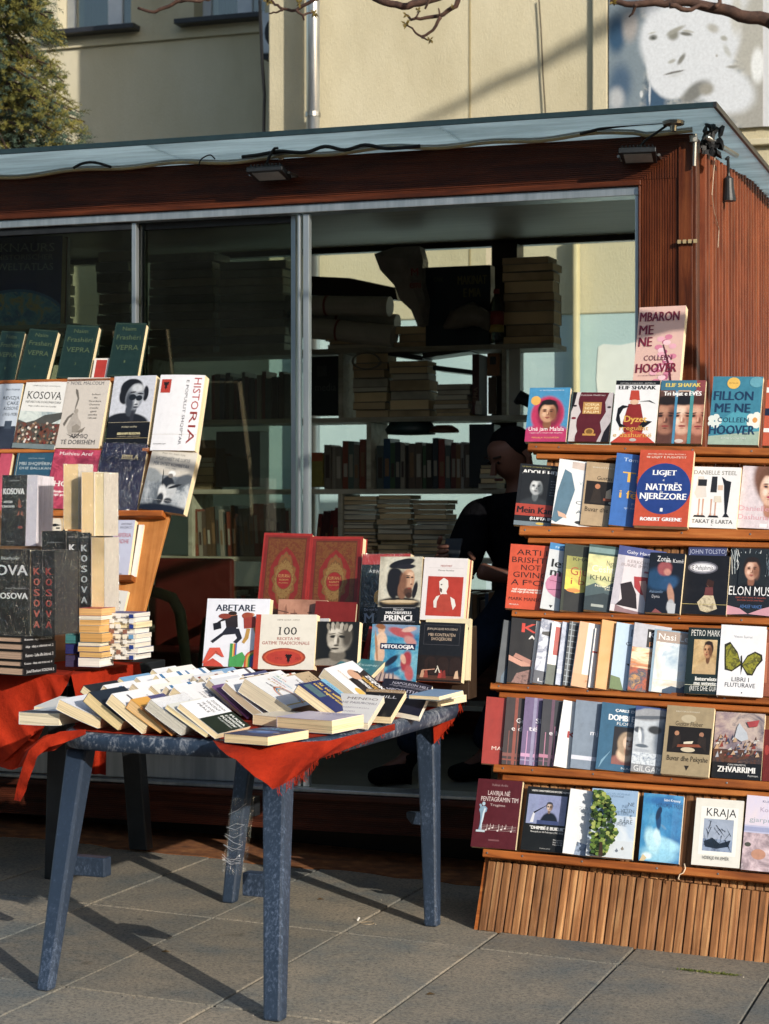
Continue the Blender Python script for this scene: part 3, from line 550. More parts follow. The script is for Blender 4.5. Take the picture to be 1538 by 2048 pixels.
# LED strip along the fascia top
mb = MB(); N_ = 60; pts = []
for i in range(N_+1):
    x = -10+1395*i/N_; y = 354-(354-258)*i/N_+3*math.sin(i*.7)+2*math.sin(i*.31+1) + (5 if i > 55 else 0)
    p = hv(x, y, VK-.022); pts.append(p)
mb.tube(pts, .0065, 'led_strip', 6); mb.tube([p+Ve((0, 0, .011)) for p in pts], .004, 'pale_lens', 5); tag(mb.build('light_strip'), 'wavy flexible light strip along the top of the timber fascia', 'light strip')
# floodlights
def flood(x, y, v, w_, lab, rot=0):
    p = hv(x, y, v); t = thing('floodlight', Matrix.Translation(p) @ Matrix.Rotation(-A+rot, 4, 'Z') @ Matrix.Rotation(math.radians(-12), 4, 'X'), lab, 'floodlight', 'floodlights on the fascia')
    h_ = w_/2; mb = MB(); mb.prism([(-h_, -.055, 0), (h_, -.055, 0), (h_*.92, .06, .0), (-h_*.92, .06, 0)], (0, 0, .022), 'black_plastic')
    for i in range(9): mb.box((-h_*.85+i*h_*.2, -.05, .022), (-h_*.85+i*h_*.2+.006, .05, .034), 'black_plastic')
    mb.build('housing', t, bevel=.003); mb = MB(); mb.box((-h_*.74, -.042, -.002), (h_*.74, .04, 0), 'pale_lens'); mb.build('lens', t)
    mb = MB(); mb.tube([(-h_-.006, .0, .01), (-h_-.006, .09, .03), (h_+.006, .09, .03), (h_+.006, 0, .01)], .006, 'steel', 6); mb.build('bracket', t)
flood(538, 352, VK-.10, .155, 'black floodlight under the canopy near the window mullions'); flood(1277, 316, VK-.09, .14, 'black floodlight near the right corner of the kiosk', .1)
def cable(name, pts, v, r_, label, c='black_rubber', cat='cable', dep=None):
    mb = MB(); P_ = [hv(x, y, v+(dep[i] if dep else 0)) for i, (x, y) in enumerate(pts)]
    Q = []
    for i in range(len(P_)-1):
        a_, b_ = P_[i], P_[i+1]; pa_, pb_ = P_[max(0, i-1)], P_[min(len(P_)-1, i+2)]
        for j in range(5):
            t_ = j/5; Q.append(.5*((2*a_)+(b_-pa_)*t_+(2*pa_-5*a_+4*b_-pb_)*t_*t_+(3*a_-pa_-3*b_+pb_)*t_**3))
    mb.tube(Q+[P_[-1]], r_, c, 6); return tag(mb.build(name, smooth=True), label, cat)
cable('power_cable', [(484, 314), (515, 310), (560, 303), (610, 305), (650, 293), (690, 300), (730, 290), (775, 297), (840, 292)], VK-.05, .0075, 'black cable sagging along the fascia from the left floodlight')
cable('power_cable', [(530, 345), (536, 320), (548, 298), (556, 296)], VK-.06, .006, 'short black lead rising from the left floodlight')
cable('power_cable', [(1272, 305), (1290, 282), (1318, 262), (1340, 246)], VK-.08, .005, 'short black lead rising from the right floodlight')
cable('power_cable', [(1160, 268), (1210, 256), (1260, 250), (1310, 246), (1345, 244)], VK-.04, .006, 'black cable lying on the fascia near the right corner')
cable('power_cable', [(147, 336), (165, 327), (190, 325), (222, 334)], VK-.04, .006, 'short black cable loop on top of the fascia at the left')
cable('power_cable', [(397, 332), (403, 318), (420, 310), (430, 318)], VK-.04, .003, 'thin wire curl above the light strip')
mb = MB(); r = random.Random(4)                   # knotted black tape and plugs at the corner
for i in range(26):
    p = hv(1402+r.uniform(-10, 24), 258+i*2+r.uniform(-5, 5), VK+.02)+U*.03; X = Matrix.Translation(p) @ Matrix.Rotation(r.uniform(0, 3), 4, Ve((r.random(), r.random(), 1)))
    mb.prism([(-.017, -.01, -.01), (.012, -.014, -.008), (.018, .01, .0), (.0, .014, .008), (-.014, .008, .0)], (.004, .006, .018), 'black_rubber', X)
tag(mb.build('plug_bundle'), 'bundle of black plugs and tape at the top right kiosk corner', 'plug bundle')
t = thing('curtain_rod', Matrix.Identity(4), 'silver metal rod and clamp at the top right kiosk corner', 'rod')
mb = MB(); mb.tube([hv(1393, 276, VK-.03)+U*.04, hv(1458, 312, VK+.30)+U*.03], .010, 'steel', 8); mb.build('rod', t, smooth=True)
mb = MB(); mb.tube([hv(1390, 268, VK-.03), hv(1388, 332, VK-.03)], .008, 'steel', 8); mb.lathe([(.016, -.012), (.016, .012)], 'steel', 10, Matrix.Translation(hv(1387, 278, VK-.03))); mb.build('clamp', t)
p = hv(1458, 402, VK+.12)+U*0; p = uvz(uC+.06, VK+.30, 0); 
def side(x, y, du=.05):                           # point on the right side wall pushed out by du
    return hit(x, y, U*(uC+du), U)
t = thing('hanging_lamp', Matrix.Translation(side(1457, 375)), 'black bell shaped lamp socket hanging on the slatted side wall', 'lamp')
mb = MB(); mb.lathe([(.0, -.055), (.030, -.055), (.030, -.045), (.022, .0), (.02, .035), (.008, .045), (.006, .06), (0, .06)], 'black_plastic', 16); mb.build('socket', t, smooth=False)
a_ = side(1452, 318)-side(1457, 375); mb = MB(); mb.tube([(0, 0, .055), Ve((0, 0, .1))+a_*.2, a_], .006, 'black_rubber', 6); mb.build('flex', t)
mb = MB(); mb.tube([side(x, y, .035) for x, y in [(1432, 290), (1428, 340), (1424, 390), (1430, 430), (1438, 460), (1436, 495)]], .0016, 'c8b49a', 4); tag(mb.build('white_string'), 'thin pale string dangling down the slatted side wall', 'string')
t = thing('hinge_clip', Matrix.Translation(hv(1374, 484, VK-.016)) @ Matrix.Rotation(-A, 4, 'Z'), 'small brass clip screwed to the corner post', 'clip')
mb = MB(); [mb.box((-.034+i*.02, -.012, -.006), (-.022+i*.02, 0, .008), 'a8946a') for i in range(4)]; mb.build('clip_plate', t)
mb = MB(); mb.box((-.04, -.004, -.003), (.04, .0, .004), '6a5a40'); mb.build('bar', t)
# ---------------------------------------------------------------- right display stand
LN = math.radians(21); SO = ground(957, 1860)
Sx = Ve((U.x, U.y, -.052)).normalized(); Sup = (V*math.sin(LN)+Z*math.cos(LN)); Sup = (Sup-Sx*Sup.dot(Sx)).normalized(); Sin = Sup.cross(Sx)   # Sin points into the stand
SM = Matrix((Sx, Sin, Sup)).transposed().to_4x4(); SM.translation = SO; SI = SM.inverted()
st = thing('display_stand', SM, 'leaning wooden book stand with six ledges in front of the kiosk corner', 'display stand')
def sp(x, y, off=0): return hit(x, y, SO-Sin*off, Sin)
def sl(x, y, off=0): return SI @ sp(x, y, off)
RG = {1: (1000, 600, 2.859), 2: (1000, 860, 2.859), 3: (980, 1050, 2.756), 4: (960, 1210, 2.661), 5: (940, 1370, 2.572), 6: (920, 1540, 2.489)}
def cv(r, x, y): a, b, s = RG[r]; return a+x/s, b+y/s
WR = 1.32
# apron boards with milled ridges, chipped ends
zA6 = sl(*cv(6, 400, 475), .01).z
def apron(x0, x1, z0, z1, r, mat='apron_wood', dep=.007, name='apron_board', yo=0):
    mb = MB(); w_ = x1-x0; pr = [(0, 0)]; n_ = 3
    for i in range(n_):
        a_ = w_*(i+.04+r.uniform(-.01, .01))/n_; b_ = w_*(i+.86+r.uniform(-.05, .03))/n_; e = dep*r.uniform(.7, 1.05)
        pr += [(a_, .001), (a_+.002, e), (b_-.003, e), (b_, .002)]
    pr += [(w_, 0)]; N_ = len(pr); jb = [z0+r.uniform(-.003, .003) for _ in pr]
    vs = [(x0+s, yo-d, jb[i]) for i, (s, d) in enumerate(pr)]+[(x0+s, yo-d, z1) for s, d in pr]+[(x0, yo+.014, z0), (x0+w_, yo+.014, z0), (x0, yo+.014, z1), (x0+w_, yo+.014, z1)]
    k = 2*N_; fs = [(i, i+1, N_+i+1, N_+i) for i in range(N_-1)]+[(k, k+1)+tuple(range(N_-1, -1, -1)), tuple(range(N_, 2*N_))+(k+3, k+2), (k+1, k, k+2, k+3), (0, N_, k+2, k), (N_-1, k+1, k+3, 2*N_-1)]
    mb.add(vs, fs, mat); return mb.build(name, st)
r = random.Random(11); x = .0
while x < WR:
    w_ = r.uniform(.083, .092); apron(x, x+w_-.003, .0, zA6-.002, r); x += w_
mb = MB(); mb.box((.01, .016, .0), (WR-.01, .03, 1.72), '1c120c'); mb.build('backing_panel', st)
x = -.0; zt = sl(*cv(1, 600, 900)).z
while x < WR:
    w_ = r.uniform(.083, .092); apron(x, x+w_-.003, zA6+.002, zt, r, dep=.007, name='back_board', yo=.006); x += w_
# ledges: (row, x, ytop, x, ytop right end, thickness px)
LG = {1: ((160, 818), (1538, 845), 46), 2: ((112, 545), (1538, 570), 58), 3: ((120, 467), (1538, 512), 36), 4: ((55, 412), (1538, 492), 36), 5: ((121, 405), (1538, 497), 40), 6: ((114, 391), (1538, 520), 38)}
ledge_z = {}
for k, (p0, p1, tk) in LG.items():
    off = .05 if k < 6 else .045
    a = sl(*cv(k, *p0), off); b = sl(*cv(k, *p1), off); h_ = tk/RG[k][2]*.00176; d = (b-a); L_ = WR-.05-a.x
    ex = d.normalized(); mb = MB(); X = Matrix.Translation(a) @ Matrix((ex, Ve((0, 1, 0)), Ve((-ex.z, 0, ex.x)))).transposed().to_4x4()
    mb.box((0, 0, -h_), (L_, .018, 0), 'ledge_wood', X); mb.build('ledge_lip', st, bevel=.003)
    mb = MB(); mb.box((.012, .019, -h_+.004), (L_-.01, .055, -.012), 'ledge_wood', X); mb.build('ledge', st, bevel=.002)
    if k < 6: mb = MB(); mb.box((.03, .022, -h_-.022), (L_-.01, .04, -h_-.002), 'ledge_wood', X); mb.build('batten', st, bevel=.003)
    for s in (.02, .13, .36, .6, .82):
        mb = MB(); Y_ = X @ Matrix.Translation((s+rnd.uniform(-.02, .02), -.0005, -h_*.5)) @ Matrix.Rotation(math.pi/2, 4, 'X'); mb.lathe([(.0035, 0), (.0035, .001), (.0015, .0015)], 'steel', 8, Y_); mb.build('screw', st)
mb = MB(); mb.prism([(-.001, .0, 0), (-.001, .55, .0), (-.001, .05, 1.6)], (-.015, 0, 0), 'ledge_wood'); mb.build('side_support', st); mb = MB(); mb.prism([(WR+.001, .0, 0), (WR+.001, .55, .0), (WR+.001, .05, 1.6)], (.015, 0, 0), 'ledge_wood')
mb.build('side_support', st)
for c in (('f0dcb4'),): pages(c)
W_, K_ = 'dfe0e4', '121216'
def sb(row, BL, BR, TL_, t, cover, label='', prn=(), off=None, ps=None, wf=None, **k):
    """book on the stand: corners in the enlarged crops, projected on the stand's leaning plane"""
    sh = 0
    if ps and ps > 3 and off is None and wf:
        a = sp(*cv(row, *BL), .03); b = sp(*cv(row, *BR), .03); c = sp(*cv(row, *TL_), .03); s_ = (b-a).length; w_ = min(wf*(c-a).length, s_+.055)
        wf = w_/(c-a).length; sn = min(.42, t/s_); ps = math.degrees(math.asin(sn)); sh = w_*sn
    off = t+.008+sh if off is None else off
    a = sp(*cv(row, *BL), off); b = sp(*cv(row, *BR), off); c = sp(*cv(row, *TL_), off)
    ex, ez = (b-a), (c-a); w_ = ex.length; h_ = ez.length; ex.normalize(); ez.normalize()
    if wf: w_ = h_*wf
    if ps: n_ = -Sin; ex = (ex*math.cos(math.radians(ps)) - n_*math.sin(math.radians(ps)))
    if sh: k['xs'] = max(1, h_*.66/w_)
    return book(a, ex, ez, w_, h_, t, cover, label, prn, **k)
G = 'books on the right stand'
BT = {}
# row 1 ---------------------------------------------------------------
blos = [Ee(.62+.16*math.cos(i*2.4)*(i % 3+1)/2.4, .60-.028*i+.03*math.sin(i*3), .085, .035, ['d47a98', 'e6a6b8', 'b85a80', 'f0c2cc'][i % 4], k=9) for i in range(30)] + [P([(.72, .22), (.8, .0), (.84, .0), (.76, .24), (.6, .5), (.58, .5)], '5a2030')]
sb(1, (757, 485), (1030, 485), (768, 45), .034, 'dcb2a6', 'pink paperback with blossom print standing alone at the top of the right stand', blos+TL(['MBARON', 'ME', 'NE'], .46, .87, .17, [.84, .3, .27], .12, '7c1234', .02)[0:1]+[T('ME', .2, .70, .3, .12, '7c1234', .02), T('NE', .2, .545, .28, .12, '7c1234', .02), T('COLLEEN', .5, .335, .6, .065, '6a1a38', .01), T('HOOVER', .48, .205, .86, .115, '7c1234', .02), T('AUTORE BESTSELLER E NEW YORK TIMES', .47, .11, .74, .012, '7a3a44')], off=.012, group=G, ps=-4)
sb(1, (140, 810), (375, 810), (197, 503), .022, '4f93bd', 'blue and pink paperback with girl in pink headscarf, first on the top ledge', [PH(0, 0, 1, 1, '4a90bc', [(.5, .0, .75, .34, 0, .2, 'b83a68')]+sface(.5, .55, .42, hood='c0385f', hair='1a1210'))]+[Ee(.18, .76, .12, .085, 'e0a83a'), T('#1 BESTSELLER BOTEROR', .55, .95, .6, .018, 'd8e4ea'), T('Unë jam Malala', .5, .235, .86, .075, 'f2ecee', .01), T('VAJZA QË U NGRIT PËR ARSIMIM', .5, .16, .8, .018, 'f0d8e0'), T('MALALA YOUSAFZAI', .5, .075, .66, .026, 'e8b84a')], group=G)
sb(1, (388, 808), (620, 812), (440, 528), .02, '5a1420', 'dark red paperback with torn strips showing two pale faces on the top ledge', [R(0, 0, .16, 1, 'bcb4b6'), P([(0, 1), (.2, 1), (.14, .8), (.24, .6), (.13, .4), (.2, .2), (.1, 0), (0, 0)], 'c9c0c0'), P([(1, 1), (.9, 1), (.82, .8), (.86, .6), (.74, .4), (.8, .2), (.7, 0), (1, 0)], 'b8b0b4'), P([(0, 1), (.1, 1), (.06, .75), (0, .6)], '141014'), Ee(.08, .72, .05, .02, '1a1418'), Ee(.08, .47, .06, .025, '7a2430'), Ee(.93, .7, .05, .02, '1a1418'), P([(1, .4), (.86, .2), (.8, 0), (1, 0)], '1c181c'), T('KLAUDIA PINESTAU', .5, .94, .6, .028, 'd8c8c8'), P([(.28, .56), (.74, .56), (.74, .8), (.28, .8)], 'b8843c')]+TL(['VDEKJA', 'SEPSE', 'FALIM'], .5, .75, .075, .36, .05, 'f4e4b0', .01)+[Ee(.5, .2, .12, .07, 'c08a30'), Ee(.5, .2, .08, .05, '7a5218'), R(.34, .12, .66, .16, 'c08a30')], group=G)
sb(1, (630, 815), (885, 818), (660, 460), .026, W_, 'white paperback with red dervish hat figure and golden title on the top ledge', [R(0, .93, 1, 1, K_), T('HISTORIA E DASHURISE - BESTSELLER', .5, .955, .8, .02, 'b8b8b8'), T('~ELIF SHAFAK', .5, .885, .84, .06, '16161a', .02), P([(.36, .84), (.54, .84), (.58, .68), (.34, .68)], 'b8361c'), P([(.33, .62), (.6, .62), (.72, .3), (.7, .16), (.28, .16), (.24, .32)], '8a1c18'), P([(.0, .0), (.25, .14), (.5, .2), (.75, .14), (1, 0)], 'c03a20'), Ee(.46, .65, .1, .04, 'd8b090'), P([(.1, .55), (.2, .6), (.36, .58), (.22, .54), (.15, .44), (.2, .3), (.34, .26), (.18, .24), (.08, .36)], K_), P([(.7, .36), (.9, .34), (.72, .24), (.6, .26)], K_), P([(.55, .66), (.8, .68), (.95, .62), (.78, .66)], '3a3a3e'), T('~Dyzet', .52, .38, .5, .1, 'd8a62c', .02), T('~rregullat', .5, .235, .66, .07, 'd8a62c', .01), T('~e dashurisë', .48, .125, .86, .07, 'd8a62c', .01), Ee(.5, .045, .08, .025, 'b0aca8')], group=G)
sb(1, (893, 820), (1150, 822), (918, 460), .024, '8a4a4a', 'paperback with three women faces in blue and brown bands on the top ledge', [R(0, 0, .34, .84, '7a5348'), R(.34, 0, .4, 1, '3a87b0'), R(.4, 0, .68, .84, 'cfa890'), R(.68, 0, .76, .84, '3b8f92'), R(0, .84, 1, 1, '35718e'), R(.8, .8, 1, 1, '8c4044')]+[PH(0, 0, .34, .82, '5c4038', sface(.16, .42, .6, 'a0705c', '5c3a30', '241814', 'bc8c74')), PH(.4, 0, .68, .82, '3a2c2c', sface(.54, .42, .6, 'd8ae98', 'a8705c', '1a1418', 'ecd0bc')), PH(.76, 0, 1, .82, '6c4038', sface(.9, .42, .62, 'c08470', '84503e', '4c2a20', 'd8a890')), T('ELIF SHAFAK', .5, .925, .78, .06, 'd8c04a', .02), T('Tri bijat e EVËS', .5, .79, .84, .065, 'f0eeee', .02), Ee(.5, .04, .1, .03, 'c8bab4')], group=G)
sb(1, (1187, 825), (1475, 830), (1230, 437), .03, '2f7f9a', 'turquoise paperback with white flowers and yellow dot at the right of the top ledge', [P([(0, .0), (0, .12), (1, .2), (1, 0)], '9ab0a0'), P([(.1, .3), (.5, .5), (1, .4), (1, .2), (.4, .2)], '3f9ab0')]+[Ee(.1+.08*math.cos(i*1.26), .34+.06*math.sin(i*1.26), .07, .05, 'd4dcd8', k=9) for i in range(5)]+[Ee(.9+.1*math.cos(i*1.26), .36+.07*math.sin(i*1.26), .08, .055, 'dfe2da', k=9) for i in range(5)]+[Ee(.9, .36, .05, .04, 'd8923a'), Ee(.88, .92, .14, .08, '5aa0b4'), Ee(.42, .9, .13, .085, 'e0b23c'), T('BESTSELLER', .42, .9, .18, .018, '8a5a10'), T('FILLON', .44, .715, .78, .13, '16385c', .02), T('ME NE', .44, .535, .7, .13, '16385c', .02), T('COLLEEN', .47, .36, .62, .07, '163c58', .01), T('HOOVER', .46, .215, .9, .13, '16385c', .02), T('AUTORE N°1 E NY TIMES', .5, .09, .5, .025, 'd8e0dc')], group=G)
sb(1, (1500, 832), (1720, 836), (1530, 455), .026, 'c4502a', 'orange and white striped paperback cut off at the right end of the top ledge', [R(0, .45, .3, .56, '1c2440'), R(.0, .2, .3, .26, 'e8e4e0'), R(0, .8, .3, .88, 'e8e4e0')], group=G)
# row 2 ---------------------------------------------------------------
sb(2, (77, 540), (275, 545), (115, 190), .022, '17191c', 'dark history paperback with grey portrait and red title band, first on the second ledge', [T('NJE BANK SHITJA ME E MADHE NE BOTE', .5, .955, .9, .018, '9a9048'), T('~ADOLF HITLER', .62, .875, 1.1, .065, 'e0e0e0', .02), P([(.08, .36), (.2, .44), (.35, .5), (.62, .48), (.82, .42), (1, .36)], '2c3038'), P([(.1, .36), (.25, .45), (.4, .4), (.5, .36)], 'b8bcc0')]+[PH(.08, .35, .8, .86, '15171a', sface(.42, .64, .3, 'a8acb0', '5c6266', '111214', 'd0d4d6', top='2c3034', eye='101010', lips='3c3c40')),R(0, .16, 1, .35, 'a83420'), T('~Mein Kampf', .56, .255, 1.05, .1, K_, .03), T('(LUFTA IME)', .66, .125, .6, .045, 'e4e4e4', .015), R(.0, 0, 1, .07, '6a7a84'), Ee(.6, .045, .1, .02, 'c8a83a')]+TL(['Pesha', 'e librit', 'nuk është', 'te leximi', 'por te', 'kuptimi'], .86, .74, .045, .22, .018, '8a9098'), group=G, ps=9, wf=.66)
sb(2, (292, 532), (458, 540), (325, 162), .026, 'd3d6da', 'pale paperback with blue coat figure, its brown side showing, on the second ledge', [P([(.0, .05), (.05, .5), (.15, .85), (.3, .8), (.42, .55), (.3, .15), (.1, .02)], '4f7288'), P([(.1, .2), (.28, .16), (.32, .1), (.14, .12)], 'c8a088'), P([(.3, .88), (1, .84), (1, .96), (.3, .98)], 'c0b0a8'), T('Valentina', .74, .66, .5, .05, '9ab0bc'), T('Ingrid', .8, .55, .32, .05, '9ab0bc'), T('CECILIA', .82, .36, .7, .05, '4a5a66'), T('AHERN', .8, .22, .6, .05, '4a5a66'), Ee(.6, .06, .1, .025, '2a2c30')], spine='8c4a34', group=G, ps=12, wf=.66)
sb(2, (457, 540), (640, 546), (497, 180), .02, 'ab9270', 'beige paperback with old painting of a man reading by candlelight on the second ledge', [R(.04, .33, 1, .7, '1e1712'), P([(.5, .55), (.6, .6), (.62, .5), (.9, .48), (.95, .44), (.5, .44)], 'c8b090'), Ee(.3, .62, .06, .04, 'b8744a'), P([(.16, .36), (.22, .58), (.36, .58), (.42, .36)], '2e241c'), P([(.45, .44), (1, .44), (1, .4), (.45, .4)], '8c4426'), Ee(.72, .37, .15, .03, 'c8bda6'), T('Gustav Flober', .62, .755, .7, .06, '2c2418'), T('Buvar dhe Pekyshe', .56, .255, .98, .07, '2c2418'), P([(.6, .14), (.72, .14), (.66, .08)], '2a2420'), T('BIBLIOTEKA', .4, .92, .5, .02, 'd8cdb8')], group=G, ps=10, wf=.66)
sb(2, (620, 540), (800, 548), (668, 130), .024, '2a66b4', 'blue paperback with yellow title partly hidden by the orange book on the second ledge', [T('Tom Barrow', .55, .92, .8, .05, 'c2d4e8'), T('Treni', .62, .68, .9, .14, 'e0aa28', .03), T('i fëmijës', .62, .44, .95, .11, 'e0aa28', .03), T('Përmbledhje', .7, .31, .6, .03, 'a8bcd8'), T('që nxitin vëmendjen', .66, .255, .8, .03, 'a8bcd8')], group=G, ps=8, wf=.64)
sb(2, (760, 545), (1070, 555), (790, 112), .03, 'c4441e', off=.085, label= 'orange paperback with big blue disc, tallest book on the second ledge', prn=[Ee(.5, .49, .5, .335, '1b3c86', k=36), T('BESTSELLERI I RI NGA AUTORI I', .5, .945, .7, .016, 'eadccc'), T('48 LIGJET E PUSHTETIT', .5, .905, .75, .026, 'eadccc'), T('~LIGJET', .49, .70, .44, .065, 'eef0f4', .02), T('E', .49, .60, .03, .02, 'eef0f4'), T('~NATYRËS', .5, .51, .66, .085, 'eef0f4', .02), T('~NJERËZORE', .5, .39, .86, .08, 'eef0f4', .02), R(.47, .19, .52, .235, 'd8dce4'), T('~ROBERT GREENE', .5, .09, .76, .045, 'eef0f4', .02)], group=G)
sb(2, (1070, 555), (1350, 565), (1105, 208), .028, 'e2e2e4', off=.05, label= 'white paperback with handbags and legs in heels on the second ledge', prn=[T('~DANIELLE STEEL', .48, .905, .88, .065, '7a7466', .0), P([(.13, .84), (.25, .84), (.3, .7), (.34, .5), (.14, .48), (.08, .56), (.12, .7)], 'd2ccc8'), R(.14, .68, .32, .79, '22262c')]+[P([(x, .47), (x+.035, .47), (x+.03, .24), (x+.045, .19), (x-.01, .19), (x+.01, .24)], 'c99a84') for x in (.18, .26, .43, .52)]+[P([(.42, .84), (.53, .84), (.54, .58), (.41, .58)], '24262c'), P([(.62, .84), (.72, .78), (.82, .76), (.8, .5), (.78, .24), (.84, .18), (.7, .18), (.74, .24), (.7, .5), (.68, .7)], '1c1e26'), P([(.5, .52), (.64, .52), (.66, .42), (.5, .42)], 'd4ccbc'), R(.56, .62, .66, .7, 'd8b8a0'), P([(.12, .2), (.32, .2), (.36, .17), (.1, .17)], '1c1a1e'), P([(.42, .2), (.6, .2), (.62, .17), (.4, .17)], '1c1a1e'), T('~TAKAT E LARTA', .5, .105, .84, .06, '5a564e'), T('K', .5, .045, .03, .018, '444444')], back='a8acb4', group=G)
sb(2, (1355, 558), (1560, 568), (1390, 205), .026, 'dcd4dc', 'pale pink paperback with blonde woman face at the right of the second ledge', [PH(0, 0, 1, 1, 'dcd0d6', [(.9, .8, .6, .45, 10, .3, '7a5444')]+sface(.82, .66, .62, 'dcb49e', 'b07e68', '6e4a38', 'f0d8c8', eye='2c3038', lips='b0405a')), T('~Danielle', .42, .32, .84, .08, 'd0909e'), T('~Dashuria', .42, .18, .84, .08, 'd0909e'), R(.62, .02, .82, .08, 'eceaea')], group=G)
# row 3 ---------------------------------------------------------------
sb(3, (83, 457), (275, 460), (135, 105), .022, 'c84418', 'plain orange paperback with black capital title, first on the third ledge', [T(x, .5+(-.02), y_, w_, .085, '2a1a14', .01) for x, y_, w_ in (('ARTI I', .88, .66), ('BRISHTË', .76, .84), ('NOT', .645, .42), ('GIVING', .53, .74), ('A F*CK', .41, .8))]+[T('NJË QASJE NDRYSHE', .44, .3, .62, .024, 'e8ddd4', .02), T('PËR NJË JETË MË TË MIRË', .48, .262, .74, .024, 'e8ddd4', .02), T('MARK MANSON', .46, .155, .8, .05, '2a1a14'), T('PEGASUS', .18, .065, .2, .018, 'e8ddd4')], group=G, ps=10, wf=.68)
sb(3, (275, 458), (385, 468), (315, 92), .02, 'c4c9cf', 'white paperback with blue top and pink circle on the third ledge', [R(0, .9, 1, 1, '3684c0'), T('FRANC', .3, .94, .35, .03, 'b8d4e8'), Ee(.45, .38, .42, .2, 'c07a9c'), T('letra', .4, .7, .6, .12, '16161a', .03), T('mirë', .4, .57, .6, .12, '16161a', .03), P([(.1, .44), (.5, .42), (1, .45), (1, .445), (.5, .412), (.1, .433)], '8a3a5a'), P([(.1, .3), (.5, .33), (1, .26), (1, .255), (.5, .32), (.1, .29)], '5a2a4a'), P([(.18, .07), (.26, .07), (.22, .03)], K_)], group=G, ps=12, wf=.66)
sb(3, (385, 468), (500, 470), (410, 100), .024, '2c3428', 'dark green paperback with yellow sunset landscape on the third ledge', [R(.06, .24, 1, .82, pic(['c8a020', 'e0cc50', 'a09a50', '7c7428'], 5)), R(.06, .62, 1, .82, pic(['6c7440', 'a8a04c'], 4)), P([(.06, .32), (.3, .27), (.5, .3), (.8, .27), (1, .3), (1, 0), (.06, 0)], '14181a'), Ee(.25, .31, .15, .03, 'e08020'), T('KHALED', .5, .78, .6, .05, '2a2818', .01), T('Gjurma', .56, .6, .8, .12, 'a84814'), T('i bales', .58, .45, .8, .1, 'a84814')], group=G, ps=9, wf=.66)
sb(3, (515, 465), (655, 470), (540, 103), .026, '33504c', 'paperback with misty yellow mountains and dark spine on the third ledge', [R(0, .35, 1, .85, pic(['b8b070', 'd8d098', '8c9a74', '9cae94'], 4)), P([(0, .35), (.2, .42), (.4, .36), (.6, .46), (.8, .42), (1, .48), (1, 0), (0, 0)], '3c5258'), P([(0, .2), (.4, .28), (1, .2), (1, 0), (0, 0)], '22343c'), R(0, .88, 1, .96, '6e8c8c'), T('Nga autori i', .66, .74, .5, .08, '5c6454'), T('Cështjes', .45, .64, .7, .1, 'e4e4d0'), T('~KHALED H', .52, .5, .9, .07, '3c4438', .01), T('Milionat e', .4, .38, .4, .03, 'e8e4c8'), T('Tradhtuar', .6, .34, .4, .03, 'e8e4c8'), R(.15, .06, .42, .1, '98a09c')], spine='1c2826', spr=[T('~KHALED HOSSEINI', .5, .5, .8, .5, 'b8bcb0', .01, 90)], group=G, ps=7, wf=.66)
sb(3, (658, 470), (845, 488), (690, 108), .024, 'd3cbd2', 'white and blue paperback with woman in red dress on a chair on the third ledge', [R(0, .86, 1, 1, '44508c'), R(0, .1, .16, .86, 'b8b4c0'), T('Gaby Hauptmann', .58, .92, .8, .05, 'dcdce8', .01), T('KËRKOHET NJË', .6, .78, .76, .045, '9a8c90'), T('BURRË IMPOTENT', .55, .72, .9, .045, '9a8c90'), R(.6, .63, .72, .66, 'b06070'), P([(.14, .42), (.36, .48), (.5, .3), (.56, .08), (.1, .1), (.22, .2)], '241a20'), P([(.4, .56), (.84, .58), (.92, .3), (.6, .3), (.44, .4)], 'a82a30'), P([(.52, .5), (.66, .52), (.8, .26), (.92, .04), (.84, .03), (.7, .22)], 'c8968a'), P([(.1, .1), (.3, .06), (.9, .02), (.9, 0), (.1, .0)], '8a6a70')], group=G, ps=5, wf=.68)
sb(3, (850, 480), (1045, 490), (880, 150), .022, '161b26', off=.07, label= 'dark blue paperback with woman turning her face on the third ledge', prn=[T('Zonja', .4, .9, .36, .09, 'dcdce0', .01), T('ma Kamë', .72, .87, .5, .07, 'dcdce0'), PH(.02, .02, 1, .84, '141925', [(.3, .55, .4, .2, -30, .6, '24486c'), (.62, .5, .3, .12, 30, .6, '2c5078'), (.46, .74, .22, .13, -10, .4, '9c5458'), (.54, .68, .12, .06, -30, .6, 'c88c80'), (.7, .3, .1, .2, 12, .4, 'b88c78'), (.72, .12, .12, .12, 0, .4, 'b4b8c0')]), P([(.62, .18), (.86, .16), (.86, 0), (.66, 0)], 'b8bcc4'), T('Aleksandër', .28, .35, .4, .045, '6a86a8'), T('Dyma', .28, .27, .22, .05, 'b8b8c0'), P([(.2, .0), (.3, .07), (.5, .0)], '8a4a4a')], group=G)
sb(3, (1075, 466), (1290, 470), (1083, 122), .016, '3c4470', 'blue white book peeking out behind the dark one with glowing title', [T('JOHN TOLSTOJ', .5, .93, .96, .07, 'a8b0d0', .01)], off=.018, group=G)
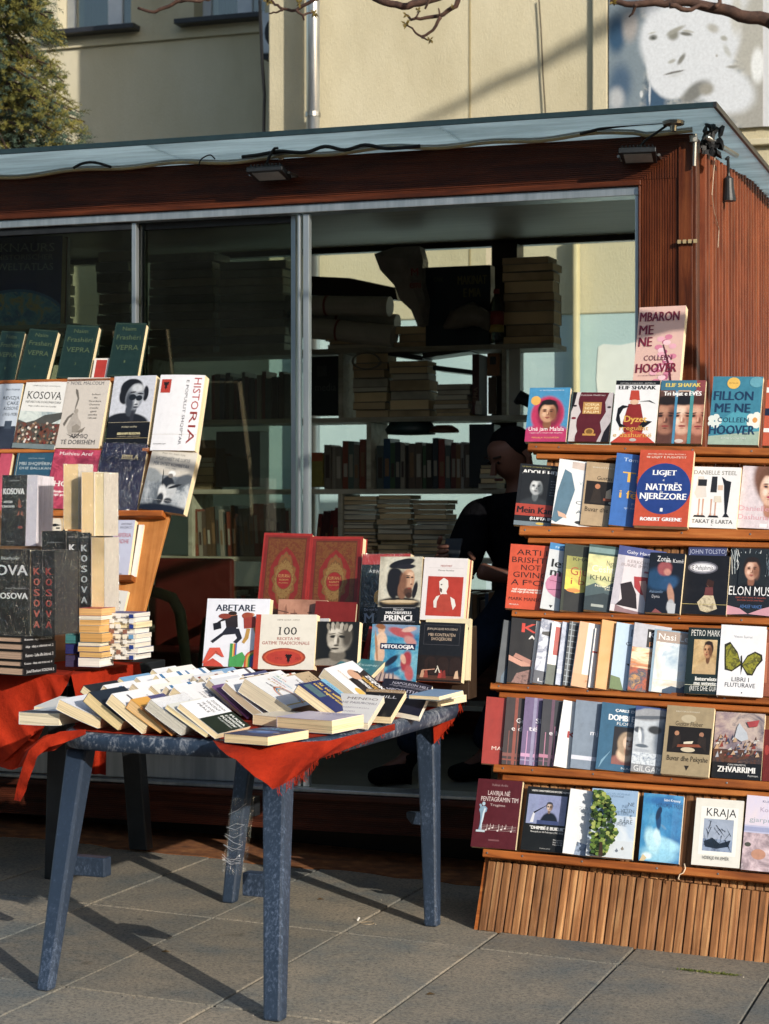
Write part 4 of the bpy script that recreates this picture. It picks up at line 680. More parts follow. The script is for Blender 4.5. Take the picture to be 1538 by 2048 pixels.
sb(3, (1045, 488), (1300, 497), (1072, 165), .022, '14141a', off=.046, label= 'black paperback with glowing white title and seated woman on the third ledge', prn=[Ee(.43, .79, .33, .11, '5a5a66'), Ee(.43, .79, .29, .085, 'a8a8b4'), Ee(.43, .79, .25, .06, 'e0e0e8'), T('E Pafajshmja', .43, .79, .46, .07, '1c1c24'), Ee(.6, .52, .07, .05, 'a87058'), P([(.52, .5), (.56, .6), (.7, .56), (.68, .44)], '3a2018'), P([(.52, .46), (.68, .46), (.7, .3), (.5, .3)], '6a3434'), P([(.36, .2), (.5, .32), (.7, .32), (.8, .1), (.6, .03), (.44, .06)], pic(['8c7c64', 'c8bca0', '5a4c3c'], 40)), R(0, .165, 1, .172, 'b8a860')], group=G)
wire = [P([(x, y_), (x+.012, y_), (x+dx+.012, y2), (x+dx, y2)], c) for x, y_, dx, y2, c in [(rnd.random(), rnd.uniform(.55, .8), rnd.uniform(-.2, .2), rnd.uniform(.75, 1), rnd.choice(['b8c4c8', '6a7c88', 'd8dcdc', '3c4a54'])) for _ in range(60)]]
sb(3, (1300, 495), (1540, 505), (1325, 125), .026, '20262c', 'biography with man in black shirt before tangled cables on the third ledge', [q for q in wire if all(0 <= x <= 1 and y_ <= 1 for x, y_ in q[1])]+[P([(.05, .3), (.2, .42), (.4, .48), (.7, .48), (.9, .4), (1, .3)], '14161a')]+[PH(.22, .44, .84, .92, '1c2226', sface(.52, .68, .34, 'c89a84', '8c604c', '241a16', 'e4c0ac', top='101214')), R(0, .12, 1, .3, '1c2028'), T('ELON MUSK', .58, .36, 1.1, .13, 'e4e6ea', .01), T('NJERIU QE PO SHPIK TË ARDHMEN', .54, .26, .7, .02, 'b04a30'), T('BILIONERI I SPACEX DHE TESLA', .54, .22, .6, .02, 'b04a30'), P([(.0, .0), (0, .14), (.3, .1), (.5, .02)], 'c890a0'), P([(1, .0), (1, .14), (.8, .1), (.5, .02)], 'c890a0'), T('ASHLEE VANCE', .56, .13, .5, .05, '4a78b8')], group=G)
# row 4 ---------------------------------------------------------------
sb(4, (85, 408), (145, 412), (125, 78), .018, '1a2a3a', 'dark blue paperback with red initial at the left end of the fourth ledge', [P([(.1, .1), (.3, .4), (.5, .6), (.8, .5), (1, .6), (1, 0), (.1, 0)], '234a66'), T('V', .6, .85, .3, .12, 'b0281c', .02), T('Vjershë', .6, .76, .8, .045, 'b8c4cc')], group=G, ps=14, wf=.45)
sb(4, (142, 410), (250, 412), (185, 68), .022, '141216', 'black paperback with red capital K and crossed hands on the fourth ledge', [T('K', .42, .86, .34, .14, 'c8301c', .03), T('AKT', .62, .72, .4, .06, 'd8d4d0', .02), P([(.0, .42), (.3, .34), (.6, .36), (1, .5), (1, .42), (.6, .28), (.3, .26), (0, .34)], 'c08a78'), P([(.1, .4), (.5, .3), (1, .22), (1, .28), (.5, .37), (.15, .46)], 'a87466'), P([(.1, .0), (.2, .15), (.6, .25), (1, .18), (1, 0)], pic(['2a1618', '8a6a64', '1c1214'], 60))], group=G, ps=8, wf=.55)
sb(4, (250, 413), (278, 415), (284, 85), .02, 'd8d6d2', 'thin plain white book between the red K and the collage covers', [R(.86, 0, 1, 1, 'b0aeac')], group=G, off=.045)
sb(4, (280, 412), (345, 418), (305, 68), .02, 'b9bfce', 'blue white collage paperback with magenta letter low on the fourth ledge', [R(0, .2, 1, 1, pic(['8c98b4', 'c8ccd8', '5c6680', 'd8d8e0'], 18)), P([(.05, .8), (.3, .84), (.3, .74), (.05, .76)], '1c1c24'), P([(.6, .83), (.8, .82), (.8, .75), (.6, .76)], '1c1c24'), R(0, 0, 1, .2, '2a3448'), T('K', .5, .17, .45, .1, 'b0286c', .03), T('Laura', .4, .06, .6, .05, 'dcdce4', .01)], group=G, ps=12, wf=.5)
sb(4, (345, 418), (400, 422), (362, 88), .018, 'd8d6d6', 'white book with large red block and dark marbled foot on the fourth ledge', [R(.1, .48, 1, .94, 'a8322c'), R(0, 0, 1, .32, pic(['1c2420', '3c4a40', '0e1412'], 20))], group=G, ps=14, wf=.46)
sb(4, (400, 422), (440, 425), (412, 84), .018, '8c98b0', 'grey blue mottled paperback squeezed beside the dark checked spine', [R(0, .0, 1, 1, pic(['66748c', 'a8b0c4', '4c5870'], 12)), R(.0, .18, 1, .24, 'c8ccd8')], group=G, ps=16, wf=.42)
sb(4, (440, 425), (485, 428), (457, 82), .02, '1d2b38', 'dark blue paperback with white window check pattern on the fourth ledge', [R(.05+.2*i, 0, .075+.2*i, 1, '8a96a0') for i in range(5)]+[R(0, .05+.09*i, 1, .062+.09*i, '8a96a0') for i in range(11)], group=G, ps=16, wf=.44)
sb(4, (483, 428), (575, 437), (510, 82), .022, 'dcdad6', 'white and peach paperback with small lake picture on the fourth ledge', [R(0, .1, .2, 1, 'd8a47c'), R(0, .0, 1, .2, 'd29c70'), T('ISMAIL', .75, .94, .4, .03, '4c4c4c'), T('KADARE', .72, .88, .7, .06, '3c3c3c'), R(.42, .25, .95, .72, '3c6a94'), R(.42, .45, .95, .5, 'a8b078'), R(.42, .25, .95, .42, '2c5478'), T('PIRAMIDA', .55, .1, .5, .04, 'b07030')], group=G, ps=10, wf=.58)
sb(4, (575, 437), (612, 440), (605, 120), .018, 'e0e0e0', 'slim white paperback with thin red line leaning left of the orange one', [R(0, .58, 1, .61, 'b02a2c'), T('K', .6, .48, .4, .05, '3c3c3c')], group=G, ps=16, wf=.42)
sb(4, (612, 440), (690, 445), (645, 75), .024, 'd08a2c', 'orange yellow paperback with small sepia portrait on the fourth ledge', [R(.3, .38, .86, .7, 'd8b898'), P([(.45, .38), (.5, .62), (.7, .68), (.86, .6), (.86, .38)], '4a2c20'), Ee(.7, .56, .14, .07, 'a87050')], group=G, ps=10, wf=.54)
sb(4, (688, 443), (785, 450), (715, 88), .022, 'a9c2da', 'light blue paperback with black line drawing of a tower on the fourth ledge', [T('K', .45, .87, .22, .11, '6a7c90', .01), T('Gjenerali', .55, .7, .6, .055, '2a3440', .01), P([(.3, .4), (.7, .44), (.72, .4), (.66, .36), (.78, .1), (.7, 0), (.36, 0), (.42, .2), (.4, .36)], '2a323c'), P([(.46, .34), (.6, .35), (.68, .1), (.6, .02), (.46, .04)], '9ab4cc'), P([(0, .2), (.2, .18), (.3, .0), (0, 0)], '5c7444')], group=G, ps=9, wf=.58)
sb(4, (785, 450), (900, 458), (812, 90), .024, 'aeb0bc', 'grey paperback with black title block and fiery sky painting on the fourth ledge', [R(.3, .66, .86, .93, '1a1a1e'), T('KAD', .56, .85, .44, .08, 'd8d8dc', .02), T('prilli', .54, .73, .36, .07, 'c87420', .01), R(0, .34, 1, .64, pic(['c8a070', 'e0d0b0', 'b06a38', '8898a4'], 8, (1, 1, 3))), R(0, 0, 1, .34, pic(['3c2c28', 'a84c28', '2c3c50', 'c89048'], 22))], group=G, ps=7, wf=.6)
sb(4, (897, 458), (1085, 470), (925, 125), .026, '8aa6bc', 'pale blue paperback with cloudy painting of child and reddish edge on the fourth ledge', [R(.06, 0, 1, .8, pic(['7c9cb8', 'd4dce0', 'c8b8a4', '98b4c8'], 6)), R(.06, .8, .9, .98, 'a89488'), T('~Nasi Lera', .55, .89, .9, .1, 'e8e8e8', .01), T('Të jetosh veten', .48, .78, .8, .05, 'e8e8ea', .01), P([(.3, .05), (.5, .12), (.7, .1), (.9, .2), (1, .06), (1, 0), (.3, 0)], '3c5068'), Ee(.85, .28, .05, .03, 'c04040'), R(.06, .195, 1, .2, 'd8c8a0')], spine='7a3c2c', group=G, ps=5, wf=.66)
sb(4, (1085, 470), (1258, 478), (1105, 118), .026, '17282a', off=.075, label= 'very dark green book with sepia portrait of a young man on the fourth ledge', prn=[T('~PETRO MARKO', .6, .92, 1.02, .09, 'dcdcd8', .01), PH(.2, .3, .92, .82, [14, 'a88a60', 'c8aa7c', 'd8be94'], sface(.66, .66, .26, 'b48460', '6c4830', '2c1c14', 'd0a47c', top='c4a880', turn=-.12)), R(.0, .13, 1, .137, 'c8c8b0'), T('~Interviste', .66, .23, .7, .06, 'e0e0dc', .02), T('~me vetveten', .66, .165, .76, .06, 'e0e0dc', .02), T('~(RETË DHE GURËT)', .66, .085, 1.0, .07, 'dcdcd8', .01)], group=G, hard=True)
wing = lambda s: [P([(.5, .44), (.5-s*.1, .62), (.5-s*.28, .76), (.5-s*.4, .72), (.5-s*.38, .5), (.5-s*.36, .36), (.5-s*.2, .34)], '242410'), P([(.48+.02*(1-s), .46), (.5-s*.11, .6), (.5-s*.27, .73), (.5-s*.37, .69), (.5-s*.35, .52), (.5-s*.33, .38), (.5-s*.2, .36)], pic(['5c5c14', '8c8a2c', '3c3c10', 'a8a44c'], 45))]
sb(4, (1258, 478), (1500, 490), (1262, 103), .034, 'dfe0e6', off=.08, label= 'white hardback with green and black butterfly on the fourth ledge', prn=[T('Veton Surroi', .5, .84, .4, .035, '8a8a90')]+wing(1)+[P([(.5, .44), (.62, .58), (.78, .64), (.94, .6), (.96, .52), (.84, .42), (.76, .3), (.64, .3)], '242410'), P([(.52, .44), (.63, .56), (.78, .62), (.9, .58), (.92, .53), (.82, .43), (.74, .32), (.65, .33)], pic(['5c5c14', '8c8a2c', '3c3c10', 'a8a44c'], 45)), P([(.47, .56), (.5, .58), (.53, .42), (.5, .3)], '1c1c10'), T('LIBRI I', .5, .235, .38, .06, '4a4a50'), T('FLUTURAVE', .5, .155, .66, .06, '4a4a50'), Ee(.55, .05, .012, .01, '3a3a40')], group=G, hard=True, ps=3)
sb(4, (1503, 486), (1700, 492), (1532, 130), .02, '8a4a34', 'reddish brown book cut off at the right end of the fourth ledge', [R(.0, .2, .1, .8, 'b06a4c')], group=G)
# row 5 ---------------------------------------------------------------
sb(5, (58, 402), (165, 405), (95, 60), .02, '9a2418', 'plain dark red paperback hanging over the left end of the fifth ledge', [T('MALËSIA', .5, .24, .6, .055, 'e0c8c0', .01), T('Rrëfime', .86, .9, .3, .04, 'd8b0a8')], group=G, ps=8, wf=.6)
tart = lambda b_, c1, c2: [R(0, .12, 1, .17, c1), R(.2, 0, .27, 1, c2), R(.3, 0, .33, .6, c1), R(0, .06, 1, .08, c2), R(.1, 0, .12, .5, c1)]
sb(5, (162, 405), (255, 408), (182, 60), .018, '3c3234', 'dark brown tartan paperback with red stripe on the fifth ledge', tart(0, '7c4a44', '8a4438')+[T('Grimca', .5, .66, .5, .07, 'e0dcdc'), T('e dashurisë', .58, .54, .84, .07, 'e0dcdc')], group=G, ps=9, wf=.52)
sb(5, (255, 408), (350, 412), (275, 60), .018, '6c5c84', 'purple tartan paperback with white title on the fifth ledge', tart(0, 'c090b8', '8c86a8')+[T('Shtatë', .52, .66, .5, .07, 'e8e4ec', .01), T('të ishin', .48, .54, .7, .07, 'e8e4ec', .01)], group=G, ps=9, wf=.54)
sb(5, (350, 412), (430, 415), (372, 70), .018, '262834', 'near black tartan paperback with pink band on the fifth ledge', tart(0, 'a86a88', '5c3c54')+[T('e lume', .44, .5, .5, .07, 'e0dce4')], group=G, ps=9, wf=.5)
sb(5, (430, 415), (515, 425), (457, 72), .02, 'dcdcdc', 'white paperback with red letter and winter trees on the fifth ledge', [T('K', .3, .5, .2, .1, 'a8242c', .02), P([(.8, .2), (.85, .7), (.95, .4), (1, .75), (1, 0), (.8, 0)], '7c8890'), T('FOTO', .75, .93, .3, .03, '8c8c8c')], group=G, ps=9, wf=.5)
sb(5, (515, 425), (645, 432), (545, 75), .022, '76869a', 'grey blue paperback with white cross band and white title end on the fifth ledge', [R(0, .13, 1, .19, 'c8ccdc'), R(.74, 0, .94, .5, 'ccd2e0'), T('mjegull', .62, .54, .5, .07, 'e8e8f0', .01)], group=G, ps=5, wf=.64)
sb(5, (645, 430), (822, 443), (665, 85), .026, '2c5f80', 'blue paperback with Renaissance style lady portrait on the fifth ledge', [T('ÇARLS DIKENS', .66, .9, .7, .04, 'e0e4e8', .02), T('DOMBI E BIRI', .6, .79, .84, .085, 'e4e8ec', .03), T('~FLORENSA', .66, .705, .6, .045, 'd8dce0'), R(.32, .1, 1, .66, '1c1c24'), PH(.32, .1, 1, .66, '1b1a20', [(.6, .06, .45, .2, 0, .25, '8c5a54'), (.62, .26, .22, .12, 0, .4, 'dcbfa4')]+sface(.64, .45, .26, 'e0c2a8', 'a88068', 'a8927a', 'f2dcc8', lh=True, turn=.12)), T('NAIM', .7, .05, .3, .03, 'd8dce0'), P([(.05, .0), (.1, .14), (.3, .3), (.12, .1)], '6c98b4')], group=G, ps=7, wf=.66)
sb(5, (825, 443), (980, 453), (850, 105), .026, '24407c', 'blue paperback with white stone bearded mask on the fifth ledge', [PH(0, .1, 1, 1, '24407c', [(.3, .25, .42, .28, 0, .2, '8a94a0'), (.3, .58, .48, .4, 0, .15, 'b4bcc6'), (.62, .5, .2, .36, 0, .8, '5c6878'), (.34, .88, .5, .1, 6, .3, '8c9098'), (.34, .84, .48, .03, 6, .4, '4c5460'), (.46, .66, .17, .07, 0, .5, '141a22'), (.1, .64, .12, .05, 0, .5, '2c3644'), (.2, .54, .05, .14, 8, .8, '7c8694'), (.14, .56, .04, .12, 8, .8, 'd8dee4'), (.2, .4, .16, .03, 0, .5, '4c5866'), (.2, .33, .2, .03, 0, .6, 'a0a8b4')]), R(0, .12, .66, .3, pic(['5c6c84', 'c4ccd4', '3c4a60'], 60)), R(0, 0, 1, .12, '7c8088'), T('GILGAMESHI', .54, .06, .96, .085, 'c8ccd0', .01), R(.7, .86, 1, .9, 'a84830')], group=G, ps=6, wf=.66)
sb(5, (980, 455), (1225, 475), (1022, 103), .026, 'a08e6c', off=.075, label= 'beige paperback with painting of two men at a table on the fifth ledge', prn=[T('BIBLIOTEKA E ROMANIT', .45, .92, .5, .02, 'd8cdb8'), Ee(.48, .82, .16, .06, 'b8aa8c'), T('Gustav Flober', .5, .745, .58, .065, '2c2418'), R(.08, .32, .98, .7, '1e1814'), P([(.3, .44), (.8, .46), (.84, .42), (.28, .4)], '8a4426'), Ee(.26, .6, .05, .035, 'b07a58'), Ee(.78, .6, .05, .035, 'a87458'), P([(.18, .36), (.2, .56), (.34, .58), (.36, .48)], '2e241e'), P([(.7, .48), (.74, .58), (.88, .56), (.9, .36)], '2e241e'), P([(.42, .48), (.62, .5), (.6, .46), (.42, .45)], 'd8cfb8'), Ee(.52, .37, .15, .035, 'c8bca0'), T('Buvar dhe Pekyshe', .53, .24, .86, .075, '2c2418'), P([(.48, .14), (.58, .14), (.53, .07)], '2a2420')], group=G)
batt = [P([(x, y_), (x+dx, y_+.01), (x+dx*.6, y_+dy)], c) for x, y_, dx, dy, c in [(rnd.uniform(.02, .88), rnd.uniform(.3, .62), rnd.uniform(.04, .1), rnd.uniform(.03, .1), rnd.choice(['c8c4c0', '8a3a30', '3c4660', 'b89878', 'a0a8b8', '5c3c30'])) for _ in range(70)]]
sb(5, (1240, 475), (1495, 492), (1280, 137), .026, '15161a', 'black paperback with cavalry battle painting and white capital title on the fifth ledge', [R(.0, .26, 1, 1, pic(['3c4050', '8c7c84', 'b8a8a0', '4c4a5c'], 9)), R(0, .24, 1, .44, pic(['1c1814', '5c3c2c', '2c2a30', '8a6a58'], 26))]+batt+[P([(.42, .62), (.46, .78), (.5, .84), (.56, .78), (.66, .7), (.7, .6), (.56, .56)], 'b4bcc8'), P([(.64, .86), (.9, .9), (.86, .8), (.7, .78)], 'a83c40'), T('GANI MEHMETAJ', .5, .205, .36, .026, 'd0d0d0'), T('~ZHVARRIMI', .5, .135, .76, .085, 'e4e4e4', .02), T('Roman', .84, .055, .2, .03, 'c8c8c8')], group=G)
sb(5, (1503, 494), (1700, 500), (1535, 230), .02, '6c1c18', 'dark red book cut off at the right end of the fifth ledge', [Ee(.1, .6, .06, .1, 'a03028')], group=G)
# row 6 ---------------------------------------------------------------
mus = [R(.16, .255+.022*i, .97, .258+.022*i, 'c8b4b4') for i in range(4)]+[Ee(x, .255+.02*(k % 3), .022, .012, 'e0d0d0', k=8) for k, x in enumerate((.3, .37, .44, .56, .64, .72, .86))]+[R(x+.014, .26+.02*(k % 3), x+.022, .34+.01*(k % 2), 'e0d0d0') for k, x in enumerate((.3, .37, .44, .56, .64, .72, .86))]
sb(6, (52, 380), (275, 398), (100, 42), .022, '561824', 'maroon paperback with silver statue and music notes, leftmost on the bottom ledge', [T('Vullnet Avdiu', .5, .92, .36, .035, 'a08084'), T('~LAVIRJA NË', .5, .80, .5, .065, 'dccccc', .01), T('~PENTAGRAMIN TIM', .53, .71, .84, .065, 'dccccc', .01), T('Tregime', .5, .625, .34, .035, 'c8b4b4')]+mus+[P([(.13, .24), (.15, .33), (.15, .42), (.13, .5), (.1, .54), (.12, .585), (.18, .6), (.23, .6), (.28, .57), (.27, .52), (.23, .5), (.22, .42), (.2, .34), (.19, .24)], '7c9cb8'), P([(.2, .24), (.2, .34), (.22, .42), (.23, .5), (.25, .56), (.22, .58), (.19, .5), (.18, .4), (.17, .3)], 'c4d8e8'), Ee(.19, .635, .035, .028, 'a8c4d8'), P([(.12, .58), (.09, .62), (.13, .63), (.16, .6)], '8cacc4'), R(.08, .22, .28, .25, 'b8c8d4'), R(.38, .1, .62, .125, '7c4a50')], group=G)
sb(6, (300, 395), (515, 415), (345, 80), .022, '181b1d', 'black paperback with blue photo of a man at a lectern on the bottom ledge', [T('UNIONI I SHKRIMTARËVE DHE ARTISTËVE SHQIPTARË', .56, .94, .9, .028, 'd0d0d0', .02), R(.05, .42, .95, .88, '8a96c0'), R(.3, .6, .95, .86, '9ca4c8'), PH(.3, .44, .95, .86, '9098c0', [(.58, .42, .22, .2, 0, .2, '18202e')]+sface(.56, .70, .14, 'c0a898', '7c685c', '3c3c44', 'dcc8bc', glasses=True)), R(.3, .42, .8, .48, '3c4a78'), P([(.14, .44), (.2, .6), (.24, .6), (.22, .44)], 'd8dce8'), P([(.2, .6), (.48, .72), (.48, .71), (.22, .58)], '1c1c24'), T('~"DHIMBË E BUKUR"', .56, .36, .8, .05, 'e8e8e8', .02), T('~Monografi për Ali Podrimjen (1942-2012)', .56, .3, .76, .026, 'd8d8d8', .01)]+TL(['Përgatitën', 'Besnik Vali', 'Mejreme Bil'], .84, .19, .035, .22, .022, 'd0d0d0', .01)+[T('Prishtinë, 2012', .56, .045, .24, .018, 'b8b8b8')], group=G)
sb(6, (510, 412), (660, 428), (557, 92), .022, 'd6dade', 'white paperback with blurred grey title half hidden by the tree face cover', [T('~ZOTI NUK', .6, .72, .7, .045, 'a0a8b0'), T('~SHQIPTAR', .66, .64, .66, .045, 'a0a8b0'), P([(.26, .0), (.3, .2), (.6, .16), (.9, .24), (1, .0)], pic(['2c3c54', '8c9cb4', '1c2838'], 30))], group=G, ps=8, wf=.66)
_r = random.Random(4); _pf = [(0, .42), (.1, .48), (.2, .56), (.28, .6), (.36, .68), (.45, .6), (.6, .62), (.75, .54), (.88, .4), (.97, .2)]
def _pr(y):
    for (a, b), (c, d) in zip(_pf, _pf[1:]):
        if a <= y <= c: return b+(d-b)*(y-a)/(c-a)
    return .2
leafy = []
for i in range(330):
    y_ = .02+.93*_r.random(); x = _r.uniform(.06 if y_ > .3 else .12, _pr(y_)-.02); leafy.append(Ee(x, y_, .05, .028, ['3c5c1c', '5c7c24', '2c4414', '7c9434', '24380e', 'a0ac4c'][i % 6], k=6))
sb(6, (625, 425), (855, 445), (665, 90), .024, '8fb0d4', off=.07, label= 'sky blue and white paperback with green tree shaped like a face on the bottom ledge', prn=[R(0, 0, 1, .62, pic(['a4bcd8', 'd4dce4', 'b8cce0'], 5)), R(0, 0, 1, .25, 'ccd6e0')]+leafy+[P([(.3, .0), (.3, .2), (.36, .2), (.4, .0)], '3c2c1c'), T('ALLAN ROMANE', .6, .92, .5, .03, '5c7ca0'), T('~NË', .9, .78, .14, .05, '3c4858'), T('~VETËN', .83, .68, .3, .05, '3c4858'), T('E', .92, .6, .05, .05, '3c4858'), T('~PARË', .82, .52, .28, .06, '3c4858'), P([(.76, .12), (.8, .16), (.84, .12), (.8, .1)], '8c8478')], group=G)
sb(6, (888, 450), (1085, 465), (930, 115), .024, '2f74ac', 'bright blue paperback with woman in flowing dress and curling pages on the bottom ledge', [R(0, .0, 1, 1, pic(['2360a0', '4a98c8', '7cb8d8', '1c4c88'], 5)), T('Sabri Krasniqi', .72, .92, .4, .035, 'e0ecf4', .01), T('HIJNORJA TREJE', .66, .84, .64, .06, '205088', .0), PH(0, 0, 1, 1, [5, '1f5c98', '3f8cc0', '6aaad0'], [(.5, .12, .5, .16, 0, .6, '8cc4e0'), (.6, .28, .5, .10, -14, .7, '9cd0e8'), (.3, .3, .18, .22, 20, .6, 'b0dcec'), (.42, .36, .1, .14, 10, .6, 'c8e8f4'), (.42, .62, .07, .16, 4, .4, '1c4470'), (.44, .76, .055, .06, 0, .4, '122c50'), (.4, .70, .06, .1, -10, .5, '142c4c'), (.56, .52, .1, .02, -40, .5, '5c8cb4'), (.5, .9, .5, .08, 0, .9, '2c68a4'), (.2, .08, .14, .06, 0, .8, 'd8f0f8')]), T('HIJNORJA TREJE', .66, .84, .64, .06, '1c4878'), T('Sabri Krasniqi', .72, .92, .4, .035, 'e0ecf4', .01), P([(.02, .0), (.1, .1), (.2, .05), (.14, .0)], 'c8b890')], pg='e6dccb', curl=.016, group=G)
r_ = random.Random(8); scr = [P([(x, y_), (x+.015, y_+.004), (x+dx, y_+dy)], '16202c') for x, y_, dx, dy in [(r_.uniform(.24, .8), r_.uniform(.24, .68), r_.uniform(-.15, .15), r_.uniform(-.14, .14)) for _ in range(40)] if .2 < x+dx < .83 and .2 < y_+dy < .7]
sb(6, (1150, 470), (1390, 490), (1185, 138), .024, 'dddcd4', 'cream paperback with framed dark blue ink drawing on the bottom ledge', [R(.12, .16, .9, .88, 'e8e8e4'), T('KRAJA', .55, .8, .62, .12, '22242a', .0), R(.2, .22, .82, .7, '9aa8c0'), R(.2, .22, .82, .4, pic(['5c6c8c', '8c9cb8', '2c3a54'], 14)), P([(.22, .36), (.4, .42), (.55, .34), (.78, .4), (.74, .3), (.5, .26), (.26, .28)], '1c2a3c')]+scr+[T('VDEKJE PA EMËR', .5, .12, .56, .045, '3c3c40')], group=G)
sb(6, (1397, 495), (1600, 515), (1442, 125), .026, 'b9bcdc', 'lilac and white paperback with desert plants at the right end of the bottom ledge', [R(0, .6, 1, 1, pic(['a8b0d8', 'c8c4dc', 'd8ccd4'], 4)), R(0, .52, 1, .58, '98a0c8'), R(0, .0, 1, .5, pic(['e0d8dc', 'c8b4bc', '8c7c84', 'e4e0e4'], 12)), T('KURBAN', .6, .93, .4, .03, '5c6488'), T('Kodi i', .56, .82, .4, .06, 'a89ab4'), T('gjarprit', .44, .68, .66, .06, '98a8b4'), Ee(.4, .22, .18, .07, 'c08a70'), Ee(.12, .34, .08, .03, '4c4c44')], group=G)
mb = MB(); q = [(1116, 466), (1122, 490), (1112, 512), (1094, 520), (1086, 540), (1092, 545)]; mb.tube([sp(*cv(6, x, y), .052) for x, y in q], .0022, 'd8c0a0', 5); tag(mb.build('bookmark_ribbon', smooth=True), 'pale ribbon hanging over the bottom ledge below the blue book', 'ribbon')
# ---------------------------------------------------------------- left table, its stacks, and the leaning board behind
TZ = .82; LL = math.radians(18); LO = V*6.9+Z*TZ; Lup = (V*math.sin(LL)+Z*math.cos(LL)); Lin = Lup.cross(U)
def lp(x, y, off=0): return hit(x, y, LO-Lin*off, Lin)
R2 = {1: (0, 400, 3.076), 2: (0, 740, 3.495), 3: (0, 1000, 3.66), 4: (380, 1040, 2.652)}
def c2(r, x, y): a, b, s = R2[r]; return a+x/s, b+y/s
LM = Matrix((U, Lin, Lup)).transposed().to_4x4(); LM.translation = LO; LI = LM.inverted()
lt = thing('trestle_table', KM @ Matrix.Translation((0, 0, 0)), 'dark table at the left edge carrying stacks of history books', 'table')
uR_ = -3.36
mb = MB(); mb.box((-5.2, 6.3, TZ-.05), (uR_, 7.14, TZ-.012), 'black_plastic'); mb.build('tabletop', lt, bevel=.006)
for (x, y) in ((uR_-.1, 6.42), (uR_-.08, 7.08)): 
    mb = MB(); mb.prism([(x-.04, y-.03, -.0+.05), (x+.04, y-.03, .05), (x+.04, y+.03, .05), (x-.04, y+.03, .05)], (0.02 if y < 7 else -.06, 0, TZ-.1), 'black_plastic'); mb.build('leg', lt, bevel=.005)
tb = thing('book_board', LM, 'leaning plywood book board with small ledges at the left', 'display board')
a = LI @ lp(339, 1031); b = LI @ lp(276, 1290)
mb = MB(); mb.prism([(-1.3, 0, .0), (b.x, 0, b.z), (a.x, 0, a.z), (a.x, 0, 1.0), (-1.3-0*a.x, 0, 1.0)][0:0] or [(a.x-1.9, 0, .02), (b.x-.02, 0, .0), (a.x, 0, a.z), (a.x-.01, 0, a.z+.30), (a.x-1.9, 0, a.z+.32)], (0, .018, 0), 'plywood'); mb.build('panel', tb, bevel=.002)
for (p, q, tk, dp) in (((-60, 985), (1165, 1045), 12, .045), ((690, 1440), (952, 1462), 11, .04)):
    a = LI @ lp(*c2(2, *p)); b = LI @ lp(*c2(2, *q)); b2 = LI @ lp(*c2(2, q[0], p[1] if tk == 11 else 1000)); h_ = tk*.0021
    z_ = (LI @ lp(*c2(2, q[0], 1003 if tk == 12 else 1450))).z
    mb = MB(); mb.box((a.x, -dp, z_-h_), (b.x, -.001, z_), 'ledge_wood'); mb.build('ledge', tb, bevel=.003)
for z_ in (LI @ lp(400, 898)).z-.0, (LI @ lp(200, 760)).z: 
    mb = MB(); mb.box(((LI @ lp(-20, 760)).x, -.04, z_-.022), ((LI @ lp(392 if z_ < 1 else 285, 760)).x-.02, -.001, z_-.006), 'ledge_wood'); mb.build('ledge', tb, bevel=.003)
GL = 'books on the left board'
def lb(row, BL, BR, TL_, t, cover, label, prn=(), off=None, ps=0, **k):
    off = t+.006 if off is None else off
    a = lp(*c2(row, *BL), off); b = lp(*c2(row, *BR), off); c = lp(*c2(row, *TL_), off); ex, ez = b-a, c-a; w_, h_ = ex.length, ez.length; ex.normalize(); ez.normalize()
    if ps: ex = ex*math.cos(math.radians(ps))+Lin*math.sin(math.radians(ps)); w_ /= math.cos(math.radians(ps))
    return book(a, ex, ez, w_, h_, t, cover, label, prn, group=GL, **k)
for i, (BL, BR, TL_, vol, lab) in enumerate((((-62, 1120), (80, 1125), (-40, 805), '1', 'dark green hardback cut off by the left frame edge, first of the green row'), ((103, 1105), (275, 1117), (133, 790), '4', 'dark green hardback standing second from the left in the green row'), ((345, 1095), (538, 1100), (372, 768), '3', 'dark green hardback standing second from the right in the green row'), ((655, 1085), (840, 1085), (667, 757), '1', 'dark green hardback standing rightmost in the green row under the mullion'))):
    fr = '4a5a3c'
    lb(1, BL, BR, TL_, .036, '102b27', lab, [R(.03, .02, .035, .98, fr), R(.965, .02, .97, .98, fr), R(.03, .02, .97, .024, fr), R(.03, .976, .97, .98, fr)]+[T('~Naim', .48, .89, .46, .07, fr), T('~Frashëri', .5, .73, .8, .085, fr), T('~VEPRA', .5, .54, .76, .09, fr), T(vol, .5, .28, .05, .045, fr)], hard=True, ps=3)
lb(1, (560, 1103), (655, 1103), (565, 975), .02, 'e0d8d0', 'small red and cream book standing between two green hardbacks', [R(.15, 0, .85, .92, 'b02818')], off=.03)
crowd = [Ee(x, y_, .03, .02, c, k=6) for x, y_, c in [(rnd.uniform(.06, .94), rnd.uniform(.08, .38), rnd.choice(['7a2c24', 'c8b8a8', '3c4438', '8c6c50', 'd8d0c8', '241c1a'])) for _ in range(70)]]
lb(1, (-70, 1530), (73, 1530), (-48, 1130), .03, 'b8c4d4', 'pale blue book with dark monument photo at the left frame edge', [R(0, 0, 1, .34, '2c3444'), R(.5, .3, .8, .42, '3c4858'), T('REVIZJA', .6, .77, .7, .05, '2c3440'), T('ÇAKE', .7, .69, .5, .05, '2c3440'), T('KOSOVË', .66, .61, .6, .05, '2c3440'), T('(1913-1928)', .66, .52, .62, .045, '2c3440'), T('Islam Krasniqi', .6, .9, .6, .03, '3c4858')])
